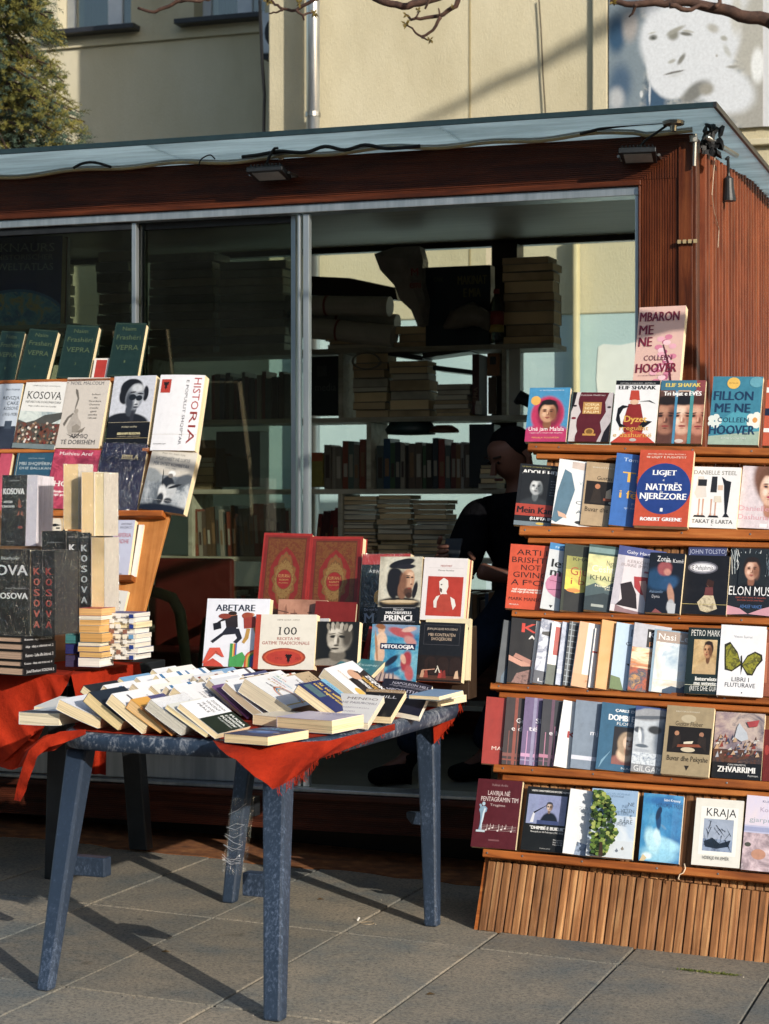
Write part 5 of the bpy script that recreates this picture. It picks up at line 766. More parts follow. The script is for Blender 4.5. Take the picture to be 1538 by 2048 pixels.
lb(1, (75, 1525), (335, 1538), (92, 1115), .034, 'dadad8', 'white book with serif title and painted crowd scene on the left board', [T('LAMBROS EDITION DE SHOQATA', .5, .93, .66, .018, '5c5c5c'), T('~KOSOVA', .5, .79, .82, .11, '141414'), T('~NJË HISTORI DOKUMENTARE', .5, .69, .84, .03, '2c2c2c'), T('Nga antika deri te shpallja', .5, .63, .66, .02, '4c4c4c'), R(0, .08, 1, .55, pic(['8ca4b0', 'c8d0cc', '5c7484'], 7)), P([(0, .08), (0, .42), (.2, .38), (.4, .42), (.6, .5), (1, .55), (1, .45), (.8, .38), (1, .34), (1, .08)], '4c4c48'), R(0, .06, 1, .38, pic(['241c18', '6a3c2c', '3c4440', 'a08c74'], 28))]+crowd+[R(0, 0, 1, .07, '6c7c80')])
lb(1, (340, 1525), (605, 1528), (350, 1098), .034, 'c4bcb4', 'beige book with seated figure drawing and capital title on the left board', [T('~NOEL MALCOLM', .49, .92, .78, .045, '3c4450')]+[P(q, '6a645c') for q in ([(.3, .5), (.34, .62), (.36, .7), (.3, .82), (.24, .84), (.26, .78), (.32, .7), (.3, .6)], [(.12, .3), (.2, .42), (.3, .46), (.28, .5), (.16, .44), (.08, .34)], [(.2, .2), (.4, .16), (.55, .26), (.5, .2), (.4, .13)])]+[P([(.26, .46), (.36, .52), (.42, .42), (.5, .36), (.52, .26), (.4, .18), (.24, .2), (.18, .3)], 'a8a098'), P([(.3, .3), (.4, .34), (.5, .3), (.44, .22), (.32, .22)], '8c847a'), Ee(.34, .52, .05, .035, '9c948a'), P([(.4, .22), (.62, .3), (.56, .22)], '7c746a')]+TL(['Sulltani', 'dhe', 'Perandoria', 'Osmane', 'në mesdhe', 'gjatë', 'periudhës', '1300-1600'], .74, .76, .048, [.2, .08, .28, .24, .2, .14, .2, .2], .022, '4c4844', .01)+[T('~ARMIQ', .5, .17, .42, .055, '34343c'), T('~TË DOBISHËM', .5, .085, .8, .06, '34343c')])
lb(1, (645, 1510), (905, 1505), (660, 1090), .034, 'c8ccd8', 'white book with greyscale portrait of a man in glasses and black band', [PH(0, .33, 1, 1, 'c6cad6', [(.42, .3, .55, .17, 0, .15, '18181e'), (.2, .34, .3, .12, 10, .3, '18181e'), (.46, .81, .28, .155, 0, .15, '121014'), (.3, .7, .13, .12, 10, .3, '141216'), (.8, .74, .07, .12, 0, .3, '16141a'), (.5, .5, .14, .1, 0, .3, '3c4048'), (.55, .69, .22, .2, -6, .2, '8c929c'), (.44, .62, .1, .17, 8, .7, '3a3e48'), (.6, .82, .16, .07, 0, .7, 'c4c8d0'), (.62, .6, .07, .06, 0, .9, 'b4b8c0'), (.5, .69, .09, .045, 0, .2, '14181f'), (.66, .675, .08, .042, 0, .2, '14181f'), (.58, .695, .05, .01, 0, .3, '14181f'), (.585, .61, .025, .05, 0, .8, 'c8ccd4'), (.61, .585, .05, .014, 0, .7, '3a3c44'), (.6, .545, .07, .014, 0, .6, '34343c'), (.5, .76, .08, .012, 6, .5, '1c1c22'), (.68, .74, .08, .012, -6, .5, '1c1c22'), (.55, .4, .05, .12, 0, .8, '2c2c34')]), R(0, 0, 1, .33, '101014'), R(0, .325, 1, .33, 'a89c80'), T('MUNISH HYSENI', .52, .26, .36, .024, 'c0b89c'), T('IBRAHIM RUGOVA', .53, .165, .54, .034, 'c8bc8c', .02), T('UDHËHEQËSI I LIRISË DHE PAQES', .53, .125, .54, .014, 'a89c80'), R(0, .095, 1, .1, 'a89868')])
ea = [P([(.1, .9), (.22, .98)][0:0] or [(.5, .93), (.46, .85), (.3, .9), (.2, .8), (.3, .7), (.24, .55), (.36, .62), (.4, .4), (.3, .3), (.42, .32), (.5, .12), (.58, .32), (.7, .3), (.6, .4), (.64, .62), (.76, .55), (.7, .7), (.8, .8), (.7, .9), (.54, .85)], '1c1010')]
eagle = lambda cx, cy, s, asp: [P([(cx+(x-.5)*s/asp, cy+(y_-.5)*s) for x, y_ in ea[0][1]], '1c1010')]
lb(1, (922, 1540), (1190, 1538), (935, 1080), .042, 'dcdde4', 'white book with large red and black title running down its right side', [R(.05, .76, .27, .94, 'b02c18')]+eagle(.16, .85, .14, .62)+[T('~E POPULLIT SHQIPTAR', .645, .5, .86, .06, '4c4c54', 0, -90), T('HISTO', .865, .75, .42, .16, 'a8241c', 0, -90), T('RIA', .865, .30, .42, .16, '8a1c18', 0, -90), R(.8, .1, .81, .1, K_), R(0, .21, 1, .213, 'b8b0a0'), T('ME SHKRIMIN SHQIP', .2, .085, .28, .016, '5c5c5c')], curl=.012)
lb(2, (-62, 985), (20, 985), (-60, 545), .03, 'b8405a', 'pink book with cream page edge at the left frame edge of the left board', [], ps=2)
lb(2, (50, 985), (335, 990), (82, 560), .03, '22506a', 'teal blue book with double gold lines behind the upright black book', [R(.04, .0, .05, 1, 'b8b8a0'), R(.95, .0, .96, 1, 'b8b8a0'), T('KRISTINA PRELEC', .5, .86, .4, .02, '98acb8'), T('~MBI SHQIPËRINË', .52, .775, .86, .05, 'b8c4c8'), T('DHE BALLKANI', .52, .70, .8, .04, 'b8c4c8')])
lb(2, (305, 965), (630, 978), (382, 552), .034, 'a8324c', 'crimson patterned paperback with white serif title on the left board', [R(0, 0, 1, 1, pic(['7c1c34', 'b84860', '8c2c44', 'a03c54'], 22)), T('~Mathieu Aref', .48, .93, .72, .055, 'e4dcdc', .01), T('~SHQIPERIA', .52, .42, 1.0, .09, 'e8e0dc', .02), T('~Odiseja e pabesueshme', .48, .29, .88, .04, 'e8e0dc', .02), T('e një populli', .32, .235, .5, .04, 'e8e0dc', .02)], spine='2c1418')
lb(2, (640, 975), (945, 985), (695, 508), .044, '1b1a38', 'thick dark blue hardback with gold title wrapped in thin film on the left board', [T('~BIBLA', .66, .8, .37, .065, 'b8a878', .02)], hard=True, wrap=True, ps=3)
lb(2, (970, 970), (1270, 1000), (1050, 540), .036, 'c4bfb6', 'grey paperback with black and white rifleman photo curling on the left board', [T('Prof. Dr. Sabit Syla', .5, .93, .5, .026, '7c7870'), T('~SHQIPTARËT NË LUFTË', .5, .845, .76, .05, '2c4054', .01), T('~PËR SHTET KOMBËTAR', .5, .755, .8, .05, '2c4054', .01), T('(1912-1920)', .5, .695, .24, .022, '5c6470'), PH(0, 0, 1, .68, [9, '2c343e', '6c747c', 'a4aab0', 'c4c8cc'], [(.5, .67, .8, .1, 0, .3, 'c4bfb6'), (.12, .56, .25, .12, -20, .5, '8a9094'), (.86, .54, .24, .1, 20, .6, '50565e'), (.5, .0, .8, .13, 0, .4, '0e1422'), (.52, .44, .15, .14, 10, .3, '1c2028'), (.6, .32, .13, .14, -20, .4, 'b8bcc0'), (.44, .28, .1, .16, 10, .4, 'd0d2d4'), (.56, .62, .09, .05, 0, .4, 'e0e2e2'), (.54, .58, .06, .04, 0, .5, '74706c'), (.68, .42, .16, .025, 24, .4, '16181c'), (.42, .2, .08, .1, 0, .5, '24282e'), (.6, .18, .1, .05, 0, .6, '30343a'), (.38, .54, .012, .14, 8, .3, '101014')]), R(0, .175, 1, .178, 'b8b8b8')], curl=.02)
lb(2, (640, 1440), (890, 1440), (722, 1050), .03, 'b4bad4', 'light blue paperback with man in traditional white kilt on the lower left board', [T('ANTONIO', .78, .93, .3, .04, '3c3c4c'), T('BALDACCI', .78, .87, .32, .04, '3c3c4c'), T('~SHQIPËRIA', .66, .73, .58, .07, 'a8303c'), T('~E MADHE', .68, .62, .44, .07, 'a8303c'), Ee(.3, .84, .12, .07, 'a8604c'), Ee(.32, .9, .14, .04, 'b83c30'), P([(.14, .6), (.18, .76), (.3, .8), (.44, .72), (.48, .54), (.34, .5)], '2c2834'), P([(.02, .7), (.2, .76), (.22, .66), (.06, .62)], 'b0606c'), P([(.22, .26), (.2, .5), (.46, .52), (.46, .24)], 'd8d4d0'), P([(.24, .26), (.28, .14), (.2, .06), (.34, .06), (.32, .14), (.34, .26)], '1c1c2c'), P([(.34, .26), (.4, .14), (.4, .08), (.5, .06), (.44, .26)], '1c1c2c'), T('ONUFRI', .74, .04, .16, .02, '3c3c4c')], ps=2)
lb(2, (880, 1444), (950, 1446), (985, 1085), .012, 'dcdcdc', 'slim white backed book behind the light blue paperback', [R(0, 0, .5, 1, '3a3028')], off=.008)
lb(3, (752, 820), (900, 838), (770, 650), .016, 'd6d6d4', 'white rounded booklet with spaced black title low on the left board', [T('Jusuf Buxhovi', .3, .82, .6, .07, '5c5c60'), T('S H J A', .45, .5, .66, .13, '22242a'), R(.0, .12, .8, .3, 'c8c4c0')])
lb(2, (280, 1250), (436, 1250), (300, 985), .02, '16100c', 'dark book with drawn crowned face half hidden behind page blocks', [Ee(.5, .55, .4, .45, 'c8b088'), Ee(.5, .5, .32, .36, 'd8d0c0'), P([(.1, .8), (.9, .8), (.8, 1), (.2, 1)], 'b8783c'), R(.25, .52, .42, .56, K_), R(.58, .52, .75, .56, K_), P([(.2, .62), (.5, .58), (.8, .62), (.5, .66)], K_)], off=.03)
# stacks on the left table: directions seen from the camera
def onT(x, y, z=TZ): return hz(x, y, z)
def bk3(x, y, w_, h_, t_, cover, label, yaw=0, prn=(), z=TZ, tilt=0, cat='book', **k):
    """upright book on the left table; (x, y) picks the bottom left corner"""
    a_ = onT(x, y, z); ex = Matrix.Rotation(-A+math.radians(yaw), 3, 'Z') @ Ve((1, 0, 0)); ez = (Z+Ve((ex.y, -ex.x, 0))*-math.tan(math.radians(tilt))).normalized()
    return book(a_, ex, ez, w_, h_, t_, cover, label, prn, cat=cat, group='books on the left table', **k)
# lying stacks
def flat(a_, w_, d_, t_, cover, label, yaw=0, pg='f0dcb4', g='books on the left table', **k):
    """closed book lying flat, bottom edge to the viewer; a_ = front left bottom corner; w_ across, d_ going back"""
    ex = Matrix.Rotation(-A+math.radians(yaw), 3, 'Z') @ Ve((1, 0, 0)); ez = Z.cross(ex)
    return book(a_+Z*t_, ex, ez, w_, d_, t_, cover, label, pg=pg, group=g, **k)
wk = 'c8c8cc'
p0 = onT(-64, 1345); x_ = 0; z_ = 0
for i, (t_, s) in enumerate(((.030, 'Jusuf Buxhovi KOSOVA 5'), (.022, 'Kosova - Ideja mbi lirinë vol. 4'), (.034, 'Kosova - Lufta dhe liria vol. 3'), (.026, 'ideja - ideja e ndërtimit vol. 2'), (.022, 'Kosova - nga ideja te liria'))):
    ex = U; yw = 0
    # black hardbacks lying with the page side to the left and the spine to the right of the visible corner
    o = p0+Z*z_+U*rnd.uniform(-.004, .006); b_w = .265
    t = book(o+Z*t_, (Matrix.Rotation(math.radians(-14), 3, 'Z') @ U), (Matrix.Rotation(math.radians(-14), 3, 'Z') @ V), b_w, .17, t_, '101216', 'black hardback lying %s in the stack at the left table edge' % ('at the bottom', 'second from the bottom', 'in the middle', 'second from the top', 'at the top')[i], hard=True, pg='c8a890', group='black hardbacks stacked on the left table')
    # the short side facing right-front shows lettering
    mb = MB(); mb.box((b_w-.0004, -.0004, 0), (b_w+.0014, t_+.0004, .17), '101216'); mb.build('spine_board', t)
    mb = MB(); printmesh([T(s, .5, .5, .84, .34, wk, .01)], .17, t_, lambda x, y_, o_: (b_w+.0018+o_, t_*(1-y_), .17*x), mb); mb.build('spine_print', t); z_ += t_+.0012
zS = TZ+z_
ksp = lambda c: [T(q, .5, .80-i*.135, .5, .085, c, .03) for i, q in enumerate('KOSOVA')]+[T('Jusuf Buxhovi', .5, .94, .8, .018, '98989c'), R(.2, .03, .8, .035, '5c5c60')]
kcov = [T('Jusuf Buxhovi', .6, .9, .46, .035, 'b0b4b8'), T('KOSOVA', .5, .76, .94, .12, 'b8bcc2', .03), T('dardania', .2, .6, .2, .02, '8a3a2c'), T('KOSOVA', .72, .46, .5, .07, 'c8ccd0', .03), T('Jusuf Buxhovi', .78, .55, .3, .022, '8c8c90'), Ee(.26, .33, .07, .06, '6a3a28'), P([(.14, .22), (.2, .28), (.24, .2)], '7a4630'), P([(.28, .2), (.34, .28), (.4, .22)], '7a4630')]
pB = onT(-70, 1345)+Z*z_
e1 = Matrix.Rotation(math.radians(-3), 3, 'Z') @ U
hB = (1267-1098)/3900*7.1
t = book(pB, e1, Z, .272, hB, .05, '0f1216', 'large black volume with silver title wrapped in film, lying front out on the left stack', kcov, hard=True, wrap=True, group='books on the left table')
for i, c in enumerate(('a04838', '8a2018')):
    t = book(pB+e1*(.276+.05*i)-V*.0+V*.004, e1, Z, .047, hB-.004, .17, '0e1317', ('black spine with faded salmon letters beside the large black volume', 'black spine with dark red letters, right of the salmon lettered one, wrapped in film')[i], [T(q, .5, .76-k*.125, .5, .08, c, .03) for k, q in enumerate('KOSOVA')], hard=True, wrap=True, pg='181c20', group='books on the left table')
# upright group behind the stack (middle of the table)
q0 = hv(1, 1091, 6.72); t = book(q0, e1, (Z+V*.05+U*.03), .112, .275, .045, '12181b', 'tall black book with white title standing behind the film wrapped volumes', [T('Jusuf Buxhovi', .5, .925, .4, .028, 'a8acb0'), T('KOSOVA', .48, .77, .84, .085, 'd0d4d8', .04), T('HISTORI', .26, .62, .34, .03, 'c8ccd0', .02), T('E SHKURTËR', .28, .555, .5, .03, 'c8ccd0', .02), P([(.7, .68), (.78, .62), (.76, .56), (.66, .6)], '7c4430'), Ee(.74, .56, .08, .025, '8a3c30'), P([(.62, .42), (.72, .5), (.74, .44)], '8c4c38'), P([(.78, .44), (.84, .5), (.9, .42)], '8c4c38'), Ee(.78, .26, .1, .02, '8a3c34'), T('FAIK KONICA', .4, .06, .3, .018, '8c8c90')], wrap=True, group='books on the left table', pg='d8d4dc')
t = book(q0+e1*.114+Z*.0, e1, (Z+V*.05+U*.03), .045, .275, .12, 'c4c2d0', 'white film wrapped page block right of the tall black book', [], pg='d8d4dc', group='books on the left table', wrap=True)
bs = hv(0, 1091, 6.72).z
crate = thing('cardboard_box', KM @ Matrix.Translation((0, 0, 0)), 'plain box hidden behind the black stacks holding up the tall book', 'box')
mb = MB(); a_ = KM.inverted() @ q0; mb.box((a_.x-.2, 6.70, TZ-.011), (a_.x+.20, 6.92, bs-.002), '6a4c30'); mb.build('box_body', crate)
def pageblock(x0, y0, x1, y1, v, lab, t_=.03, c='e0c494'):
    o = hv(x0, y1, v); w_ = (hv(x1, y1, v)-o).length; h_ = (hv(x0, y0, v)-o).length; r_ = thing('book', Matrix.Translation(o) @ Matrix.Rotation(-A, 4, 'Z'), lab, 'book', 'books on the left table')
    mb = MB(); X = Matrix(((0, 1, 0, 0), (1, 0, 0, 0), (0, 0, 1, 0), (0, 0, 0, 1))); k = 4; m_ = pages(c)
    mb.box((.001, .0015, .0005), (w_-.001, .115, h_-.001), m_); mb.build('pages', r_)
    mb = MB(); mb.box((0, 0, 0), (.001, .118, h_), 'c9c0b4'); mb.box((w_-.001, 0, 0), (w_, .118, h_), 'c9c0b4'); mb.box((.001, .1155, 0), (w_-.001, .118, h_), 'c9c0b4'); mb.build('cover', r_)
    mb = MB(); mb.box((-.003, -.004, -.001), (w_+.003, .12, h_+.003), 'cling'); mb.build('plastic_wrap', r_); return r_
pageblock(127, 928, 157, 1059, 6.60, 'thick book standing with cream page edge forward, left of the two in film'); pageblock(163, 944, 188, 1072, 6.55, 'thick book with cream page edge forward, middle of the film wrapped trio'); pageblock(189, 945, 208, 1072, 6.56, 'thin book with lined page edge, right of the film wrapped page blocks', c='d8c8a0')
pageblock(183, 1075, 209, 1226, 6.52, 'tall narrow film wrapped page block below the upper page blocks')
def vz(y, v, x=180): return hv(x, y, v).z
X0 = hv(84, 1222, 6.56); w1 = (hv(132, 1222, 6.56)-X0).length
book(X0, U, Z, w1, hv(84, 1062, 6.56).z-X0.z, .1, '10171a', 'black book with half hidden grey title behind the black spines', [T('Jusuf Buxhovi', .5, .86, .6, .02, '8c9094'), T('KOSOVA', .56, .70, .86, .07, 'a0a4aa', .03)], hard=True, wrap=True, group='books on the left table')
for i, c in enumerate(('c8ccd0', '98a4ac')):
    X0 = hv(133+24*i, 1219, 6.53); w1 = (hv(156+24*i, 1219, 6.53)-X0).length
    book(X0, U, Z, w1, hv(133, 1064+i, 6.53).z-X0.z, .13, '0f181c', ('black spine with bright white vertical letters in film', 'black spine with dull grey vertical letters in film')[i], ksp(c), hard=True, wrap=True, pg='181c20', group='books on the left table')
zB = hv(140, 1222, 6.5).z
# middle stack and blue white stack
def stack(x0, x1, yb, v, ztop, spec, lab, cat='book', yaw=0, dep=.12, jit=.006):
    o = hv(x0, yb, v); w_ = (hv(x1, yb, v)-o).length; z_ = 0; i = 0; tot = ztop-o.z; n_ = len(spec); s = sum(q[0] for q in spec)
    for t_, cov, pg_ in spec:
        t_ = t_/s*tot; R_ = Matrix.Rotation(math.radians(yaw+rnd.uniform(-2.5, 2.5)), 3, 'Z') @ U
        book(o+Z*(z_+t_)+U*rnd.uniform(-jit, jit), R_, Z.cross(R_), w_*rnd.uniform(.94, 1.03), dep, t_*.97, cov, lab % (ordn(i, n_)), pg=pg_, group=lab.replace('%s ', '').replace('book ', 'books ')[:60])
        z_ += t_; i += 1
    return o
ON = ['bottom', 'second', 'third', 'fourth', 'fifth', 'sixth', 'seventh', 'eighth', 'ninth', 'tenth', 'eleventh', 'twelfth']
def ordn(i, n_): return 'top' if i == n_-1 else ON[i]+('' if i == 0 else ' from bottom')
hv_ = hv(150, 1334, 6.42); tp = hv(150, 1216, 6.42).z
stack(158, 203, 1334, 6.42, tp, [(5, '2c2c78', 'e8e4dc'), (3, '24387c', 'd8b070'), (3, '24387c', 'd8b070'), (2, '3868a0', 'e4d8c0'), (5, '4c8488', 'd0a060'), (4, 'c8b8a0', 'd8a868'), (3, 'd8c8b0', 'd8a868'), (2, 'e0dcd4', 'e8e0d0'), (4, 'b02c20', 'e4b478')], 'book lying %s in the stack with orange page edges', dep=.11)
for i, (y0, y1, c) in enumerate(((1334, 1310, '3c3458'), (1308, 1288, '22286a'), (1287, 1262, '3c7c80'), (1261, 1240, 'b8a898'), (1239, 1222, 'a82c20'))):
    o = hv(131, y0, 6.44); z1_ = hv(131, y1, 6.44).z; w_ = (hv(157, y0, 6.44)-o).length; book(Ve((o.x, o.y, z1_)), U, V, w_, .1, z1_-o.z-.001, c, '%s soft cover book end left of the orange page edges' % ('dark violet', 'navy blue', 'teal', 'tan', 'red')[i], spine=c, pg=c, group='coloured covers on the left table')
tp2 = hv(240, 1226, 6.5).z
stack(206, 272, 1318, 6.5, tp2, [(4, 'c8ccd4', 'e8e4dc'), (4, '1c3c8c', 'e8e4dc'), (3, 'd4d4d4', 'e4dccc'), (3, '1c3c8c', 'ece8e0'), (3, 'd8d8d8', 'e8e0d0'), (4, '1c3c8c', 'e8e4dc'), (4, 'd0c8b8', 'e8d8b0'), (3, 'd4d4d8', 'e8e4dc'), (3, '1c3c8c', 'e8e4dc')], 'blue white book lying %s in the right stack', dep=.13)
o = hv(206, 1318, 6.49)
t = thing('cover_flaps', Matrix.Translation(o) @ Matrix.Rotation(-A, 4, 'Z'), 'blue and white cover flaps along the front of the right stack', 'book flaps'); mb = MB(); r = random.Random(6)
hh = tp2-o.z; ww = (hv(272, 1318, 6.5)-o).length
for i in range(9):
    for j in range(5):
        if (i+j) % 2 == 0 or r.random() < .3: mb.box((ww*j/5+r.uniform(0, .006), -.004+r.uniform(-.001, .001), hh*i/9+.001), (ww*(j+.8)/5, -.0015, hh*(i+.86)/9), ['1c3c8c', 'd8dce4', 'e4dcc8', '1c3c8c', '5c94c4'][r.randrange(5)] if j in (0, 4) else ['dcdcd8', 'e4dcc8', '8c5c4c', 'dcdcdc'][r.randrange(4)])
mb.build('flaps', t)
# red cloth of the left table
mb = MB(); zc_ = TZ-.011
def cloth(mb, top, bot, n_=10, amp=.012, seed=0, c='red_cloth'):
    """hanging sheet between a top polyline and a bottom polyline (world points)"""
    r_ = random.Random(seed); m_ = len(top); K = 14
    def pick(L_, t_):
        f = t_*(len(L_)-1); i = min(int(f), len(L_)-2); return L_[i].lerp(L_[i+1], f-i)
    N_ = n_*3; out = []
    for i in range(N_+1):
        a_, b_ = pick(top, i/N_), pick(bot, i/N_)
        for j in range(K+1):
            t_ = j/K; p = a_.lerp(b_, t_); w_ = amp*t_*(math.sin(i*1.1+seed)+.5*math.sin(i*2.3+seed*2+t_*2)); p = p+V*w_*-1+U*.3*w_; out.append(p)
    base = len(mb.v); mb.add(out, [(i*(K+1)+j, i*(K+1)+j+1, (i+1)*(K+1)+j+1, (i+1)*(K+1)+j) for i in range(N_) for j in range(K)], c)
t = tag(thing('tablecloth', Matrix.Identity(4), 'red cloth draped over the left table below the black book stacks', 'tablecloth'))
zt_ = TZ-.006
mb.add([uvz(-5.2, 6.27, zt_), uvz(uR_+.02, 6.27, zt_), uvz(uR_+.02, 6.9, zt_), uvz(-5.2, 6.9, zt_)], [(0, 1, 2, 3)], 'red_cloth')
cloth(mb, [uvz(-5.2, 6.27, zt_), uvz(-4, 6.265, zt_), hv(60, 1346, 6.268), uvz(uR_+.02, 6.27, zt_)], [uvz(-5.2, 6.2, .45), hv(0, 1530, 6.2), hv(90, 1450, 6.23), hv(150, 1338, 6.262)], 14, .012, 1)
cloth(mb, [hv(-20, 1500, 6.24), hv(30, 1498, 6.24), hv(90, 1450, 6.25)], [hv(-20, 1528, 6.2), hv(25, 1540, 6.2), hv(52, 1530, 6.2)], 4, .01, 3)
cloth(mb, [uvz(uR_+.02, 6.3, zt_), uvz(uR_+.02, 6.86, zt_)], [uvz(uR_+.05, 6.34, .6), uvz(uR_+.05, 6.86, .66)], 5, .012, 2)
cloth(mb, [hv(150, 1330, 7.0), hv(215, 1330, 7.0)], [hv(150, 1545, 7.05), hv(213, 1550, 7.05)], 5, .01, 4)
mb.build('cloth', t, smooth=True)
# ---------------------------------------------------------------- front table
TH = .745; TCn = Ve((-.36, 6.40, 0)); E1 = Ve((.927, -.375, 0)).normalized(); E2 = Ve((.375, .927, 0)).normalized()
TA, TB_ = .46, .74
def sup(a_, b_, n_=5.0, N_=64):
    o = []
    for i in range(N_):
        t_ = 2*math.pi*i/N_; c, s = math.cos(t_), math.sin(t_); o.append((a_*math.copysign(abs(c)**(2/n_), c), b_*math.copysign(abs(s)**(2/n_), s)))
    return o
TM = Matrix((E1, E2, Z)).transposed().to_4x4(); TM.translation = TCn; TI = TM.inverted()
ft_ = thing('garden_table', TM, 'scuffed dark blue plastic garden table covered in rows of paperbacks', 'table')
mb = MB(); lv = [(TA-.05, TB_-.05, TH-.002), (TA-.012, TB_-.012, TH), (TA, TB_, TH-.008), (TA+.003, TB_+.003, TH-.03), (TA-.004, TB_-.004, TH-.052), (TA-.02, TB_-.02, TH-.055), (TA-.03, TB_-.03, TH-.05), (TA-.03, TB_-.03, TH-.02)]
vs = []; N_ = 64
for a_, b_, z_ in lv: vs += [(x, y, z_) for x, y in sup(a_, b_)]
fs = [(i*N_+j, i*N_+(j+1) % N_, (i+1)*N_+(j+1) % N_, (i+1)*N_+j) for i in range(len(lv)-1) for j in range(N_)]+[tuple(range(N_))[::-1], tuple(range((len(lv)-1)*N_, len(lv)*N_))]
mb.add(vs, fs, 'worn_rim'); mb.build('tabletop', ft_, smooth=True)
feet = [((92, 1980), (-.36, -.62), .068, .044), ((550, 2040), (.305, -.62), .074, .054), ((865, 1852), (.31, .60), .072, .048), ((460, 1805), (-.37, .60), .068, .048)]
for (px, py), (tx, ty), wt, wb in feet:
    f = TI @ ground(px, py); sx, sy = math.copysign(1, tx), math.copysign(1, ty); mb = MB()
    def ring(cx, cy, z_, w_, d_): return [(cx-w_/2, cy-d_/2, z_), (cx+w_/2, cy-d_/2, z_), (cx+w_/2, cy+d_/2, z_), (cx-w_/2, cy+d_/2, z_)]
    zs = [(0, 0), (.30, .42), (1, 1)]; r0 = ring(f.x, f.y, f.z+.001, wb, wb*.9); 
    mx_, my_ = f.x+(tx-f.x)*.5, f.y+(ty-f.y)*.5; r1 = ring(mx_, my_, TH*.5, (wb+wt)/2, (wb+wt)/2*.95); r2 = ring(tx, ty, TH-.06, wt, wt*1.05)
    mb.add(r0+r1+r2, [(3, 2, 1, 0)]+[(k*4+i, k*4+(i+1) % 4, (k+1)*4+(i+1) % 4, (k+1)*4+i) for k in (0, 1) for i in range(4)]+[(8, 9, 10, 11)], 'blue_resin'); lg = mb.build('leg', ft_, bevel=.008)
def stub(px, py, dx, dy, dz, name='brace_stub'):
    p = TI @ hit(px, py, TM @ Ve((0, dy, 0)), E2); return p
for (x0, y0, x1, y1, yy) in ((143, 1712, 208, 1756, -.66), (484, 1745, 522, 1795, -.60), (812, 1624, 838, 1652, .62)):
    a_ = TI @ hit(x0, y0, TM @ Ve((0, yy, 0)), E2); b_ = TI @ hit(x1, y1, TM @ Ve((0, yy, 0)), E2); mb = MB()
    if x0 < 800: mb.box((a_.x-(.05 if x0 < 300 else 0), yy, b_.z), (b_.x+(.05 if x0 > 300 else 0), yy+.045, a_.z), 'blue_resin')
    else: mb.prism([(b_.x+.05, yy, a_.z), (a_.x, yy, a_.z), (a_.x, yy, a_.z-.02), (a_.x+.02, yy, b_.z+.004), (b_.x+.05, yy, b_.z)], (0, .03, 0), 'blue_resin')
    mb.build('brace_stub', ft_, bevel=.004)
p = TI @ hit(500, 1606, TM @ Ve((0, .60, 0)), E2); mb = MB(); mb.tube([(p.x-.05, .6, p.z+.03), (p.x-.01, .56, p.z+.034), (p.x+.012, .53, p.z+.01), (p.x+.012, .53, p.z-.03), (p.x+.02, .53, p.z-.04)], .004, 'steel', 5); mb.box((p.x-.012, .56, p.z-.04), (p.x+.04, .6, p.z+.028), 'black_plastic'); mb.build('brace_clip', ft_)
# tape wound on the rear left leg
mb = MB(); f = TI @ ground(460, 1805); r = random.Random(12)
tt = lambda z_: (f.x+(-.36-f.x)*z_/TH, f.y+(.60-f.y)*z_/TH)
c0, c1 = tt(.12), tt(.38); mb.prism([(c0[0]-.033, c0[1]-.03, .12), (c0[0]+.033, c0[1]-.03, .12), (c0[0]+.033, c0[1]+.03, .12), (c0[0]-.033, c0[1]+.03, .12)], (c1[0]-c0[0], c1[1]-c0[1], .26), 'cling'); 
for i in range(13):
    z_ = r.uniform(.14, .36); c = tt(z_); mb.tube([(c[0]-.036, c[1]-.035, z_+r.uniform(-.02, .03)), (c[0]+.0, c[1]-.036, z_), (c[0]+.036, c[1]-.035, z_+r.uniform(-.01, .035))], .0007, 'b8bcc4', 3)
mb.build('tape_wrap', ft_)
# red cloth on the front table
def dp(x, y, Y): return CAM+ray(x, y)*Y
rc = thing('tablecloth', Matrix.Identity(4), 'frayed red cloth under the paperbacks with a corner hanging over the blue table', 'tablecloth'); mb = MB()
mb.add([TM @ Ve((x, y, TH+.0015)) for x, y in sup(TA-.018, TB_-.018)], [tuple(range(64))], 'red_cloth')
def rim(x, y, o=.004): p = hz(x, y, TH+.004); return p
tp_ = [rim(425, 1480), rim(500, 1486), rim(600, 1484), rim(660, 1481), rim(720, 1466), rim(790, 1447)]
bt_ = [dp(432, 1492, 5.50), dp(478, 1526, 5.43), dp(545, 1579, 5.38), dp(603, 1548, 5.42), dp(640, 1518, 5.45), dp(790, 1460, 5.95)]
cloth(mb, tp_, bt_, 10, .012, 5)
for i in range(70):
    t_ = rnd.uniform(.42, .97); f = t_*5; k = min(int(f), 4); p = bt_[k].lerp(bt_[k+1], f-k); l_ = rnd.uniform(.006, .03 if t_ < .75 else .012)
    mb.tube([p+Z*.004, p+Ve((rnd.uniform(-.004, .004), -.003, -l_*.6)), p+Ve((rnd.uniform(-.008, .008), -.002, -l_))], .0008, 'red_cloth', 3)
cloth(mb, [dp(866, 1440, 6.72), dp(900, 1412, 6.9), dp(934, 1385, 7.05)], [dp(868, 1488, 6.76), dp(905, 1446, 6.95), dp(936, 1392, 7.07)], 5, .008, 6)
for i in range(26):
    t_ = rnd.random(); p = dp(868, 1486, 6.76).lerp(dp(934, 1398, 7.07), t_); mb.tube([p, p+Ve((.004, 0, -.02))+Ve((rnd.uniform(-.006, .006), 0, 0))], .001, 'red_cloth', 3)
